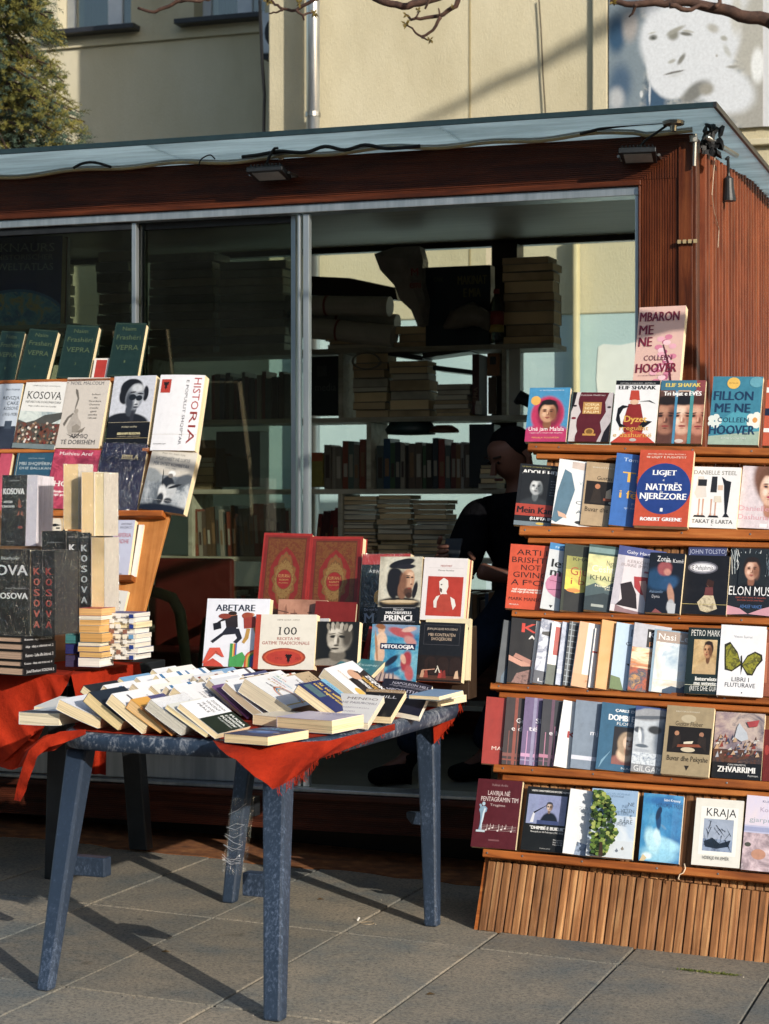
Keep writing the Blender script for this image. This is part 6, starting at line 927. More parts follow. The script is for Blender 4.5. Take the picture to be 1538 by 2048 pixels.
a_ = [(172, 1459), (120, 1463), (84, 1478), (58, 1500), (46, 1530), (34, 1570), (28, 1600)]; b_ = [(172, 1468), (128, 1486), (98, 1494), (76, 1512), (62, 1548), (52, 1580), (42, 1602)]
cloth(mb, [dp(x, y, 5.85) for x, y in a_], [dp(x, y, 5.83) for x, y in b_], 8, .006, 7)
cloth(mb, [dp(165, 1461, 5.9), dp(90, 1470, 5.95), dp(50, 1500, 6.0)], [dp(110, 1500, 5.92), dp(60, 1512, 5.95), dp(28, 1540, 6.0)], 5, .01, 8)
mb.build('cloth', rc, smooth=True)
# ---------------------------------------------------------------- books lying in rows on the table
GT = 'paperbacks lying in rows on the blue table'
def lie(C, w_, h_, t_, inc, cover, label, prn=(), yaw=0, pitch=0, g=GT, **k):
    """C = lower right near corner on its support; inc = lean of the width, pitch = rise of the far end"""
    Hh = Matrix.Rotation(math.radians(yaw), 3, 'Z') @ E2; Rr = Matrix.Rotation(math.radians(yaw), 3, 'Z') @ E1
    ex = (Rr*math.cos(math.radians(inc))-Z*math.sin(math.radians(inc))).normalized(); ez = Hh*math.cos(math.radians(pitch))+Z*math.sin(math.radians(pitch)); ez = (ez-ex*ez.dot(ex)).normalized()
    if t_ > .01 and len(prn) < 4: k.setdefault('curl', -rnd.uniform(.002, .009))
    ey = ez.cross(ex); return book(C-ex*w_-ey*t_, ex, ez, w_, h_, t_, cover, label, prn, group=g, **k)
z0 = TH+.004
def A_(px, py, z=z0): return hz(px, py, z)
def scrib(seed, c='2c2c34', n_=6, y0=.9, x0=.12, x1=.9):
    r_ = random.Random(seed); o = []
    for i in range(n_):
        o.append(T(''.join(r_.choice('AEIJKLMNORSTUË') for _ in range(r_.randint(4, 9)))[:9], (x0+x1)/2, y0-i*.13, (x1-x0)*r_.uniform(.5, .95), .05, c, .01))
    return o
lie(A_(118, 1455), .15, .21, .038, 1, 'c8d0d4', 'pale covered paperback lying flat at the left end of the blue table', [R(.0, .0, 1, .3, '3c4c58')], yaw=-4, pg='efe2c4')
lie(A_(150, 1440), .14, .2, .03, 4, 'dcdcd8', 'white paperback lying flat behind the first one at the left end', [], yaw=8, pitch=4, pg='efe2c4')
lie(A_(194, 1461), .155, .21, .034, 22, 'dde0e8', 'white paperback leaning low with small violet lettering, second in the front row', [T('DASHURIA', .5, .86, .6, .05, '6a5c9c'), T('E HUMBUR', .5, .78, .6, .04, '8a7cac')])
lie(A_(233, 1464), .145, .21, .036, 37, '202a38', 'dark navy paperback leaning third in the front row', [T('FTOHTË', .4, .9, .4, .05, 'b8c4cc')], pg='ecd4a0')
lie(A_(284, 1468), .15, .21, .036, 35, 'e2e3e6', 'white paperback with scattered small type leaning fourth in the front row', [T('NËNTË', .5, .9, .5, .05, '3c3c44'), T('RRËFIME', .5, .8, .6, .04, '5c5c64'), T('mbi detin', .5, .72, .4, .03, '7c7c84'), R(.1, .3, .5, .35, '4c4c54')])
lie(A_(318, 1470), .135, .2, .032, 34, 'd89a28', 'golden yellow paperback leaning fifth in the front row', [R(0, .5, 1, 1, '4c4a78'), R(.3, .8, 1, 1, '8c5c7c')], pg='e8c088')
lie(A_(343, 1472), .13, .19, .007, 36, 'b87434', 'very thin orange brown booklet leaning in the front row', [], pg='d08c4c')
lie(A_(360, 1474), .14, .21, .034, 34, 'dfe0e4', 'white paperback wrapped in wrinkled film leaning in the front row', scrib(3, '5c5c6c', 3), wrap=True, pg='d4d0c4')
lie(A_(410, 1477), .155, .21, .014, 32, 'd4d4cc', 'thin cream paperback leaning just left of the green and white one', [R(.5, .9, 1, 1, 'b03020')], pg='efdcae')
fq = [R(.5, 0, 1, 1, '1c2a20'), T('FUQIA', .77, .86, .38, .075, 'dfe4e0', .02), T('E MENDIMIT', .78, .73, .42, .07, 'dfe4e0', .02), T('POZITIV', .75, .6, .38, .08, 'dfe4e0', .02), T('TË JETOSH', .75, .48, .36, .045, 'b8c0bc', .02), T('ZORMAN', .27, .84, .36, .075, '22242a'), T('VINCENT', .25, .7, .36, .075, '22242a'), T('TË LAVDI', .25, .55, .34, .07, '22242a'), T('PEALE', .25, .42, .3, .07, '22242a')]
lie(A_(430, 1478), .15, .215, .018, 34, 'e4e6ec', 'white and dark green paperback with tumbling letters at the end of the leaning front row', fq)
# row B: grey edged leaning books and the large white one
def tpos(al, be, z=z0): return TM @ Ve((al, be, z))
mixes = [('dfe0e4', '3c3c4c'), ('c8ccd4', '2c4c7c'), ('6c4c80', 'd8c8e0'), ('1e3068', 'd8dce8'), ('d4cfc8', '7c3c2c'), ('e0dcd4', 'a83c2c'), ('20222a', 'c8c8cc'), ('6c9cc4', 'e8eef4'), ('e4e4e8', '2c6c9c'), ('b8a07c', '2c2418'), ('a83828', 'f0e4dc'), ('dcdcdc', '4c5c3c')]
nm = {'dfe0e4': 'white', 'c8ccd4': 'light grey', '6c4c80': 'violet', '1e3068': 'navy', 'd4cfc8': 'bone coloured', 'e0dcd4': 'cream', '20222a': 'black', '6c9cc4': 'sky blue', 'e4e4e8': 'bright white', 'b8a07c': 'tan', 'a83828': 'red', 'dcdcdc': 'pale'}
def row(be, als, tr, pat, what, hh=.2, inc=36, z=z0, base=0):
    for i, al in enumerate(als):
        c, c2_ = mixes[pat[i % len(pat)]]; t_ = tr[i % len(tr)]; s = base*50+i
        pr = scrib(s, c2_, 4) if i % 3 == 0 else ([Ee(.6, .5, .3, .2, c2_), T('REMEMBR', .5, .85, .7, .06, c2_)][1:]+[P([(.2, .3), (.5, .5), (.8, .35), (.8, .3), (.5, .44)], c2_)] if i % 3 == 1 else [R(0, .7, 1, .82, c2_), R(0, .1, .4, .2, c2_)])
        lie(tpos(al, be+rnd.uniform(-.012, .012), z), rnd.uniform(.135, .155), hh*rnd.uniform(.95, 1.05), t_, inc+rnd.uniform(-4, 4), c, '%s paperback %s in the %s' % (nm[c], ('leaning '+ON[i].replace('bottom', 'first')+' from the left') if i < 12 else 'leaning', what), pr, pg='d8c8ac' if i % 2 else 'e4d2ac')
row(-.36, [-.40, -.345, -.285, -.225, -.165, -.12, -.075], [.026, .03, .022, .026, .024], [6, 0, 8, 0, 5, 8, 0], 'second row of the blue table', base=1)
for i, (x, y, t_, c) in enumerate(((447, 1424, .022, 'c8ccd4'), (463, 1430, .024, 'd4cfc8'), (480, 1435, .024, 'c8ccd4'), (495, 1439, .006, '6c4c80'), (515, 1442, .024, 'dfe0e4'))):
    lie(A_(x, y), .16, .21, t_, 38, c, '%s paperback, %s of the grey edged books beside the large white one with arcs' % (nm[c], ('first', 'second', 'third', 'fourth', 'last')[i]), [R(.2, .8, .6, .9, '3c4c6c')], pg='b8a890' if i != 3 else '8a5c94')
arc = lambda cx, cy, r1, r2, q, c: [P([(cx+r1*math.cos(math.radians(a_)), cy+r1*q*math.sin(math.radians(a_))) for a_ in range(20, 280, 20)]+[(cx+r2*math.cos(math.radians(a_)), cy+r2*q*math.sin(math.radians(a_))) for a_ in range(260, 0, -20)], c)]
lie(A_(569, 1445), .185, .225, .05, 29, 'e2e4e6', 'large white paperback with orange and blue arcs leaning in the middle of the table', [R(.88, .0, .91, 1, 'd8b84c')]+arc(.66, .42, .3, .26, .7, 'd07a4c')+arc(.66, .42, .25, .22, .7, '5ca4cc')+arc(.66, .42, .21, .19, .7, 'd8a44c')+[T('SI', .14, .9, .1, .05, '4ca45c'), T('TA', .26, .9, .1, .05, 'd0602c'), T('NDËRTOSH', .3, .78, .4, .05, '2c8cb4'), T('TREGUN', .28, .67, .32, .05, 'b03c4c'), T('E JETËS', .3, .56, .34, .05, 'c89430'), T('SUKSES', .34, .36, .24, .03, '2c2c34', .02), R(.28, .39, .5, .4, '2c2c34')], pg='d8cdb4')
lie(A_(535, 1492), .152, .205, .026, 0, '1c2a5c', 'dark blue paperback with glowing blue brain lying flat at the front edge', [Ee(.5, .42, .34, .17, '4c74a8'), Ee(.5, .42, .3, .14, '2c5ca8'), Ee(.46, .46, .16, .06, '6c9cd4'), Ee(.84, .38, .08, .03, 'd8b89c'), Ee(.14, .46, .08, .02, 'd8c8b8'), T('ZHBLLOKO', .5, .86, .5, .06, '8cc0e0', .02), T('MENDJEN', .5, .74, .7, .09, '5cacdc', .03)], yaw=-10, pg='f0deb0')
lie(A_(584, 1458), .15, .15, .03, 2, 'e0d4c0', 'cream paperback lying flat between the brain cover and the thick violet one', [], yaw=-12)
lie(A_(664, 1470), .215, .15, .04, 0, 'c4bcd0', 'grey violet thick paperback lying flat right of the blue one', [T('BISHOPI', .6, .84, .5, .06, '6c5c8c'), T('DHE VESA', .6, .72, .5, .05, '6c5c8c')], yaw=-16, pitch=2, pg='f0deb0')
lie(A_(662, 1441, z0+.02), .15, .2, .03, 33, '1c2c68', 'navy blue paperback with yellow title between the white arcs and the flat books', [R(0, .82, 1, 1, '6cb0d4'), T('DALE CARNEGIE', .5, .9, .7, .05, '1c2c5c'), T('Si të sillemi', .5, .66, .84, .11, 'd8b43c', .03), T('me njerëzit', .5, .5, .84, .11, 'd8b43c', .03), R(.05, .1, .5, .36, '4c6c74')])
lie(A_(712, 1416, z0+.035), .16, .215, .034, 36, 'e0e0e4', 'black and white paperback with bold yellow and white title leaning near the right', [R(.42, .3, 1, 1, '141418'), P([(.3, 1), (.42, 1), (.42, .3), (.5, .3)], '141418'), T('ZGJONI', .72, .88, .5, .12, 'e4e4e6', .04), T('GJIGANTIN', .7, .72, .56, .1, 'd8a428', .04), T('E BRENDSHËM', .72, .57, .54, .09, 'e4e4e6', .03), Ee(.36, .6, .16, .16, 'c89878'), P([(.26, .66), (.3, .78), (.44, .78), (.5, .68), (.36, .72)], '2c1c14'), T('ANTHONY', .3, .3, .34, .05, 'b89454'), Ee(.82, .2, .14, .09, 'd8b03c')], pitch=4, pg='d4c8b0')
def lean(C, w_, h_, t_, pitch, yw, cover, label, prn, **k):
    """book lying with its far end raised, facing the viewer"""
    ex = Matrix.Rotation(math.radians(yw), 3, 'Z') @ Ve((1, 0, 0)); hh = Z.cross(ex); ez = hh*math.cos(math.radians(pitch))+Z*math.sin(math.radians(pitch)); ey = ez.cross(ex)
    return book(C-ex*w_-ey*t_, ex, ez, w_, h_, t_, cover, label, prn, group=GT, **k)
lean(A_(736, 1456, z0+.002), .15, .215, .022, 17, -14, 'd4d2d0', 'pale grey paperback with thin serif title at the front right', [T('~MENDO', .6, .84, .66, .08, '6c5c5c'), T('~DHE PASUROHU', .55, .68, .8, .07, '7c7484'), T('ME NAPOLEON', .5, .5, .7, .04, '9c94a4'), T('KONDI', .4, .36, .4, .05, 'a89cb0')], curl=.006, pg='ece0c8')
lean(A_(782, 1446, z0+.002), .15, .215, .024, 17, -14, '1a1a1e', 'black paperback with cut off white title below the upper one at the right', [R(0, .88, 1, 1, 'a08058'), T('NAPOLEON', .6, .93, .76, .06, 'c8b8a0'), T('HILL', .7, .72, .4, .1, 'c8c8cc')], curl=.004, pg='f0dcb4')
lean(A_(838, 1433, z0+.002), .16, .23, .02, 21, -13, '1c1e30', 'dark blue black paperback with curling pages and silver serif title at the right', [T('~NAPOLEON HILL', .58, .88, .76, .075, 'b8b4c4'), R(.16, .80, .9, .81, '9c98a8'), T('Autor i librit Mendo dhe pasurohu', .55, .775, .6, .018, 'a8a4b4'), T('~MPOSHTJA E', .52, .66, .8, .09, 'b8b4c4', .01), T('~DJALLIT', .5, .52, .6, .09, 'b8b4c4', .01)], curl=.022, pg='f4ecdc', bend=-.0)
lean(A_(875, 1414, z0), .11, .16, .024, 2, -40, 'e0d8c4', 'cream paperback lying flat under the blue ones at the right table end', [])
for i in range(3): lean(A_(872+3*i, 1405-2*i, z0+.026+.015*i), .12-.005*i, .165, .013, 2, -36+3*i, ('2c4c84', 'dce0e8', '7ca4c8')[i], ('dark blue', 'white', 'light blue')[i]+' thin paperback in the small pile at the right table end', [])
row(-.13, [-.40, -.345, -.29, -.235, -.18, -.125, -.07, -.015, .045, .10, .15], [.024, .02, .028, .018], [7, 0, 8, 5, 0, 4, 8, 0, 9, 8, 0], 'third row of the blue table', base=2, z=z0+.008)
row(.09, [-.40, -.34, -.28, -.225, -.17, -.11, -.055, .0, .055, .11], [.022, .026, .02], [0, 5, 8, 0, 7, 0, 3, 8, 5, 9], 'fourth row of the blue table', base=3, z=z0+.012, hh=.17)
lie(A_(735, 1372, z0+.06), .15, .21, .02, 6, '24707c', 'teal paperback lying on top of the rows below the statue cover', [T('TREGIME', .6, .7, .7, .1, '8cb8bc', .02), T('FINKE', .6, .5, .4, .07, '8cb8bc')], yaw=6, pitch=13, pg='f0dcb4')
# ---------------------------------------------------------------- upright books at the back of the table
ulean = math.radians(12); Uup = V*math.sin(ulean)+Z*math.cos(ulean); Uin = Uup.cross(U)
GU = 'upright books at the back of the blue table'
def ub(v, BL, BR, TL_, t_, cover, label, prn=(), **k):
    o = V*v+Z*.8; f = lambda q: hit(*c2(4, *q), o, Uin); a_, b_, c = f(BL), f(BR), f(TL_); ex, ez = b_-a_, c-a_; w_, h_ = ex.length, ez.length
    ps = k.pop('ps', 0); ex.normalize()
    if ps: ex = ex*math.cos(math.radians(ps))+Uin*math.sin(math.radians(ps))
    return book(a_, ex, ez, w_, h_, t_, cover, label, prn, group=GU, **k)
gold = '6c4820'
def quran(): 
    o = [R(.04, .03, .96, .97, '7c1812'), R(.1, .05, .9, .95, '5c2a14')]+[R(.12, .07, .88, .93, pic(['4c2410', '6c4420', '5c2814', '644020'], 90))]
    o.append(P([(.5, .84), (.62, .78), (.7, .72), (.8, .6), (.8, .3), (.7, .2), (.6, .12), (.5, .06), (.4, .12), (.3, .2), (.2, .3), (.2, .6), (.3, .72), (.38, .78)], '7c1812'))
    for s, c in ((1, gold), (.93, '7c4c1c'), (.8, gold)): o.append(P([(.5+s*.24*(1+.10*math.cos(12*a_))*math.sin(a_), .46+s*.27*(1+.06*math.cos(12*a_))*math.cos(a_)*(1.15 if abs(math.cos(a_)) > .9 else .92)) for a_ in [i*2*math.pi/48 for i in range(48)]], c))
    o.append(P([(.5+.19*(1+.05*math.cos(24*a_))*math.sin(a_), .46+.22*(1+.05*math.cos(24*a_))*math.cos(a_)) for a_ in [i*2*math.pi/48 for i in range(48)]], pic(['5c3c1c', '84683c', '54280f'], 120)))
    o += [Ee(.5, .46, .16, .12, gold), Ee(.5, .46, .15, .112, '8a1814'), T("KUR'AN-I", .5, .50, .24, .04, 'b08c4c', .01), T('KERIM', .5, .455, .18, .02, 'b08c4c'), T('me përkthim', .5, .42, .2, .014, 'b08c4c')]
    return o
ub(6.72, (350, 520), (608, 530), (353, 68), .05, '9c1c14', 'red hardback with gold oval ornament, left of the pair behind the table', quran(), hard=True)
ub(6.72, (612, 530), (888, 535), (616, 88), .05, '9c1c14', 'red hardback with gold oval ornament, right of the pair behind the table', quran(), hard=True)
ub(6.70, (893, 640), (1150, 640), (893, 183), .04, '14262c', 'dark teal book with red top and large letter M mostly hidden', [R(0, .88, 1, 1, 'a83030'), T('AT VU', .3, .8, .3, .03, 'b8bcc0'), Ee(.36, .5, .08, .08, 'd8a030'), T('Do not be', .24, .36, .3, .03, 'b8bcc4'), T('~M', .2, .26, .22, .11, '9cb0c4', .02)], wrap=True)
ub(6.62, (455, 700), (700, 700), (470, 420), .03, '8a5c48', 'book with close up of a pink brown clay barrel behind the white covers', [R(0, 0, 1, 1, pic(['6a4434', 'a87c68', '8c6050'], 3)), P([(.0, .7), (.3, .62), (.7, .66), (.7, .63), (.3, .59), (0, .67)], 'c8a898'), P([(.0, .8), (.3, .74), (.7, .77), (.7, .75), (.3, .72), (0, .78)], '5c3c30')], ps=4, curl=.02)
ub(6.61, (640, 720), (858, 730), (636, 430), .03, '7c1410', 'plain dark red hardback leaning behind the statue cover', [], hard=True)
kid = lambda cx, c1, c2_, s=1: [Ee(cx, .86, .055, .03, 'c89474'), P([(cx-.07, .84), (cx+.06, .84), (cx+.1, .66), (cx-.08, .64)], c1), P([(cx-.08, .65), (cx+.08, .66), (cx+.02, .5), (cx-.24*s, .36), (cx-.28*s, .4), (cx-.1, .52)], c2_), P([(cx, .6), (cx+.1, .62), (cx+.12, .46), (cx+.02, .34), (cx-.03, .36), (cx+.04, .48)], c2_), P([(cx-.06, .82), (cx-.24, .74), (cx-.24, .7), (cx-.04, .76)], c1)]
ab = [T('ABETARE', .46, .865, .62, .095, '1c2840', .02)]+[Ee(.44, .755, .05, .03, 'a8643c'), Ee(.42, .785, .07, .03, '2c1c18'), P([(.3, .72), (.5, .76), (.52, .58), (.34, .56)], '2c2428'), P([(.34, .58), (.5, .58), (.48, .48), (.3, .46), (.14, .34), (.1, .37), (.28, .5)], '242430'), P([(.44, .56), (.54, .56), (.6, .42), (.52, .34), (.46, .36), (.52, .42)], '242430'), P([(.12, .63), (.24, .66), (.26, .56), (.14, .53)], '1c1c24'), P([(.3, .72), (.2, .66), (.18, .64), (.32, .68)], '2c2428'), Ee(.72, .765, .05, .03, 'c08860'), Ee(.66, .75, .09, .05, 'a04428'), P([(.6, .72), (.78, .74), (.84, .58), (.62, .56)], '9c3428'), P([(.66, .56), (.72, .56), (.7, .42), (.64, .34), (.6, .36), (.64, .44)], 'b88c34'), P([(.76, .58), (.82, .58), (.92, .42), (.96, .36), (.9, .36), (.82, .44)], 'b88c34'), P([(.9, .56), (1, .56), (1, .48), (.9, .48)], '3c3c44'), Ee(.3, .74, .1, .04, '8a3424')]
for i, c in enumerate(('c84c28', 'd8a02c', '3c8c3c', '2c6cb4', '7c3c94')): ab += [Ee(.86, .12+.0*i, .2-.03*i, .14-.022*i, c, 0, 180), R(.86-.2+.03*i, 0, .86-.17+.03*i, .12, c), R(.42+.022*i, .02, .442+.022*i, .34, ['3c9c4c', '2c8c44', 'd8c03c', 'c84c28', '2c6cb4'][i]), P([(.0, .05+.0*i), (.1, .2+.018*i), (.26, .23+.012*i), (.34, .14), (.3, .14), (.2, .19+.01*i), (.04, .04)], ['c83c28', 'd05c38', 'c8442c', 'b83424', 'd84c34'][i])]
ab += [P([(.02, .04), (.16, .12), (.3, .04), (.34, .0), (.02, .0)], 'c83c28'), P([(.42, .0), (.42, .12), (.62, .22), (.68, .14), (.64, .0)], '3c9c4c')]
ub(6.42, (65, 775), (400, 782), (155, 423), .03, 'dfe2ee', 'white children\'s primer with running cartoon children and rainbow letters', ab)
plate = [Ee(.5, .22, .36, .17, '9a3c1c'), Ee(.5, .22, .33, .15, 'c8481c', k=12), Ee(.5, .215, .29, .125, 'b8301c', k=12)]
ub(6.40, (332, 790), (655, 795), (382, 502), .032, 'ddd8cc', 'cream cookbook with red spine strip and eagle on an orange plate', [R(0, 0, .085, 1, 'b83418'), T('DËMË GJOKA - DERVI', .54, .90, .36, .024, '8c8478'), T('~100', .54, .70, .3, .14, '1c1c1c', .0), T('~RECETA ME', .56, .56, .38, .05, 'a8483c'), T('~GATIME TRADICIONALE', .52, .48, .78, .055, 'a8483c')]+plate+eagle(.58, .19, .22, 1.1)+[T('1912', .42, .2, .1, .04, '7c2418'), T('2012', .74, .2, .1, .04, '7c2418')], back='a8aab0')
ub(6.47, (640, 800), (725, 800), (690, 525), .014, 'b4b6bc', 'grey curled cover strip between cookbook and statue cover', [])
sta = [PH(0, 0, 1, 1, '141413', [(.45, .04, .5, .14, 0, .3, '8c867c'), (.54, .24, .2, .16, 0, .4, '6c665c'), (.56, .62, .29, .34, 4, .2, 'a8a296'), (.74, .66, .14, .3, 0, .8, '4c473f'), (.46, .78, .16, .08, 0, .8, 'd4cec2'), (.4, .48, .1, .08, 0, .8, 'c8c2b6'), (.42, .66, .08, .035, 4, .6, '24211d'), (.62, .66, .08, .035, -4, .6, '24211d'), (.48, .58, .04, .12, -4, .7, 'd8d2c6'), (.54, .56, .035, .1, 0, .8, '5c564c'), (.5, .46, .07, .02, 0, .6, '3c372f'), (.47, .38, .1, .022, 0, .5, '35302a'), (.47, .32, .1, .03, 0, .8, 'b4aea2'), (.4, .72, .1, .012, 8, .6, '5c564c'), (.62, .73, .1, .012, -8, .6, '5c564c')]+[(.3+.1*i, .92-.02*abs(i-2), .045, .09, 12-6*i, .5, ['8c867a', 'b4aea2'][i % 2]) for i in range(6)]+[(.34+.1*i, .88-.02*abs(i-2), .012, .07, 12-6*i, .6, '3c3831') for i in range(5)])]
ub(6.41, (652, 770), (885, 775), (700, 540), .034, '1a1a18', 'black paperback with photo of a weathered marble head', sta)
ub(6.52, (905, 770), (930, 775), (925, 560), .02, '9c2c20', 'dark red book edge showing right of the marble head cover', [])
mac = [PH(0, .25, 1, 1, [6, '9c9888', 'b8b4a4', 'd0ccbc', 'a4acac'], [(.5, .3, .55, .1, 0, .3, '1c1814'), (.5, .33, .46, .028, 0, .3, 'c8b494'), (.5, .3, .4, .014, 0, .4, '8a7456'), (.42, .62, .22, .24, 20, .2, '17151a'), (.56, .5, .12, .14, 0, .3, '7c5844'), (.68, .64, .165, .185, -4, .2, 'c0967a'), (.58, .62, .1, .18, 0, .8, '7c5642'), (.74, .74, .08, .04, 0, .8, 'dcb89c'), (.7, .48, .12, .07, 0, .5, '54392c'), (.72, .425, .09, .05, 0, .5, '3c281e'), (.52, .9, .32, .06, 14, .2, '17161c'), (.62, .85, .24, .04, 4, .3, '201e26'), (.68, .69, .05, .014, 0, .6, '30201a'), (.78, .69, .035, .013, 0, .6, '30201a'), (.68, .715, .06, .008, 0, .6, '30201a'), (.75, .63, .018, .05, 0, .8, 'd8b498'), (.77, .59, .03, .012, 0, .7, '6c4838'), (.73, .53, .05, .012, 0, .5, '7c3a30'), (.3, .5, .1, .16, 24, .4, '17151a'), (.86, .5, .06, .14, -10, .4, '1c181c')]), R(0, 0, 1, .25, '12161e'), R(.1, .03, .9, .035, 'a8a8b0'), R(.1, .235, .9, .24, 'a8a8b0'), T('~Niccolò', .5, .215, .24, .032, 'd8d8dc', .01), T('~MACHIAVELLI', .5, .165, .6, .04, 'e0e0e4', .02), T('~PRINCI', .5, .09, .66, .08, 'e4e4e8', .03), T('POLITIKA DHE ARTI MODERN', .5, .045, .6, .014, 'c8c8cc')]
ub(6.54, (990, 550), (1215, 552), (998, 195), .034, '1a1c24', 'paperback with painted man in black beret above a dark title block', mac)
bust = [R(.12, .07, .93, .7, 'b42c18'), P([(.4, .5), (.38, .62), (.48, .68), (.58, .64), (.6, .54), (.56, .46), (.6, .4), (.44, .4)], 'dcd8d4'), P([(.3, .2), (.36, .36), (.46, .42), (.6, .42), (.7, .38), (.74, .26), (.66, .14), (.44, .13)], 'b03824'), P([(.3, .2), (.28, .3), (.34, .38), (.42, .4), (.36, .3), (.36, .2)], 'd8d4d0'), P([(.66, .38), (.76, .34), (.8, .24), (.74, .17), (.7, .26)], 'dcd8d4'), P([(.4, .52), (.46, .5), (.46, .44), (.42, .46)], '5c3c34'), Ee(.44, .57, .02, .01, '2c1c1c')]
ub(6.54, (1218, 528), (1450, 537), (1248, 198), .028, 'dcd6d8', 'white book with bust on a red square, right of the beret portrait', [T('MEDITIMET', .52, .87, .26, .03, 'a83424', .01), R(.12, .835, .92, .838, 'b8b4b4'), T('Marcus Aurelius', .52, .80, .36, .024, '5c5c5c')]+bust)
ub(6.57, (1225, 528), (1466, 540), (1262, 204), .02, 'a84838', 'salmon red book edge behind the bust cover', [], ps=0)
myt = [PH(0, 0, 1, 1, [7, '245c8c', '3c8cb4', '7cb8cc', '2c6c9c'], [(.5, .92, .6, .14, 0, .5, '7c94b4'), (.2, .9, .08, .07, 0, .4, 'd0a88c'), (.18, .96, .12, .05, -10, .5, '8c5c3c'), (.22, .72, .12, .16, 4, .3, 'dcbca4'), (.2, .46, .11, .18, -4, .3, 'd4b098'), (.24, .2, .08, .2, 6, .4, 'cca88e'), (.12, .6, .03, .3, 8, .5, 'a87c60'), (.62, .86, .3, .08, -16, .4, 'b05458'), (.78, .92, .16, .05, 10, .4, 'd4aca0'), (.82, .72, .16, .08, -30, .5, 'c48c88'), (.76, .36, .12, .2, -10, .4, 'a03a44'), (.7, .4, .06, .1, 20, .5, 'd8ac98'), (.84, .16, .1, .16, 10, .5, 'b45c60'), (.45, .36, .2, .06, 40, .5, '14223a'), (.3, .02, .4, .14, 0, .4, 'bcaca8'), (.5, .2, .2, .04, 20, .7, '1c4c78')])]+[P([(.1+.1*i, .0), (.18+.08*i, .16), (.2+.08*i, .16), (.14+.1*i, 0)], '5c5464') for i in range(5)]+[R(.2, .56, .94, .67, '16264c'), T('~MITOLOGJIA', .57, .615, .68, .065, 'e4e4e8', .02)]
ub(6.46, (945, 852), (1198, 862), (982, 552), .034, '2c5c94', 'blue book with painted nude figures and title in a navy strip', myt)
arch = [P([(x, .12), (x, .34)]+[(x+.13-.13*math.cos(math.radians(a_)), .34+.08*math.sin(math.radians(a_))) for a_ in range(0, 181, 30)]+[(x+.26, .12)], '2a1a14') for x in (.16, .44, .72)]
kon = [R(.1, .62, .9, .955, '54545c'), R(.105, .624, .895, .951, '15161c'), T('JEAN-JACQUES ROUSSEAU', .5, .89, .68, .035, 'b8a898', .01), T('MBI KONTRATËN', .5, .79, .6, .05, 'c0a890', .01), T('SHOQËRORE', .5, .72, .46, .05, 'c0a890', .01), R(.0, .0, 1, .44, '1c120e')]+arch+[R(0, .03, 1, .1, '4c2c1c')]+[P([(cx-.05, .06), (cx-.02, .18), (cx+.03, .2), (cx+.06, .06)], c) for cx, c in ((.12, 'b88c6c'), (.2, '8c3c2c'), (.52, '9c2c24'), (.6, '7c241c'), (.88, 'c8a484'))]+[P([(.12, .19), (.4, .215), (.4, .2), (.14, .175)], 'b8846c'), P([(.4, .15), (.46, .26), (.47, .25), (.43, .15)], 'c8c0b0'), P([(.5, .15), (.44, .26), (.46, .27), (.53, .15)], 'c8c0b0')]
ub(6.46, (1200, 852), (1435, 862), (1232, 540), .038, '14151a', 'black book with painting of arches and small figures at its foot', kon, curl=.006)
ub(6.51, (1240, 850), (1480, 850), (1262, 525), .02, 'd8cca8', 'cream tattered page block behind the black arches cover', [], pg='e0d0a8')
# low risers that carry the back row of upright books
def riser(x0, x1, v, z0_, z1_, lab):
    a_ = KM.inverted() @ hv(x0, 1300, v); b_ = KM.inverted() @ hv(x1, 1300, v); t = thing('riser_box', KM, lab, 'box'); mb = MB(); mb.box((a_.x, v+.05, z0_), (b_.x, v+.15, z1_), '3c2c20'); mb.build('box_body', t, bevel=.003)
riser(755, 930, 6.5, TH+.001, hit(*c2(4, 1100, 552), V*6.54+Z*.8, Uin).z-.004, 'brown riser box hidden behind the beret portrait and bust covers')
riser(520, 700, 6.62, TH+.001, hit(*c2(4, 600, 530), V*6.72+Z*.8, Uin).z-.004, 'brown riser box hidden behind the red gold ornament books')
# ---------------------------------------------------------------- inside the kiosk
VS = 9.12; sh = thing('shelf_unit', KM, 'long pale wooden shelving unit inside the kiosk', 'shelving')
zs = [vz(679+12, VS, 900), vz(832, VS, 900), vz(978, VS, 700), vz(1113, VS, 420)]; zs = [zs[0], zs[1], zs[2], zs[3], .8, .45]
uA, uB = -5.7, ku(1062, v=VS); uT = ku(1107, v=VS)
for i, z_ in enumerate(zs):
    mb = MB(); mb.box((uA, VS, z_-.024), (uT if i == 0 else uB, VS+.27, z_), 'shelf_wood'); mb.build('shelf', sh, bevel=.002)
for px, i0, i1 in ((1008, 0, 1), (681, 0, 1), (737, 1, 2), (680, 2, 3), (380, 2, 4), (1050, 2, 5), (300, 0, 2), (120, 0, 4)):
    a_ = ku(px, v=VS); mb = MB(); mb.box((a_-.012, VS+.002, zs[i1]+.0), (a_+.012, VS+.268, zs[i0]-.025), 'shelf_wood'); mb.build('upright', sh, bevel=.002)
a_ = ku(1012, v=VS); mb = MB(); mb.box((a_+.014, VS+.001, zs[1]+.001), (ku(1040, v=VS), VS+.02, zs[0]-.026), 'interior_panel'); mb.build('side_panel', sh)
dull = ['3c3430', '5c4c40', '2c3038', '4c5450', '8c8474', '5a2420', '24405c', '74502c', '2c2420', '7c2c24', '3c5838', '86807a']
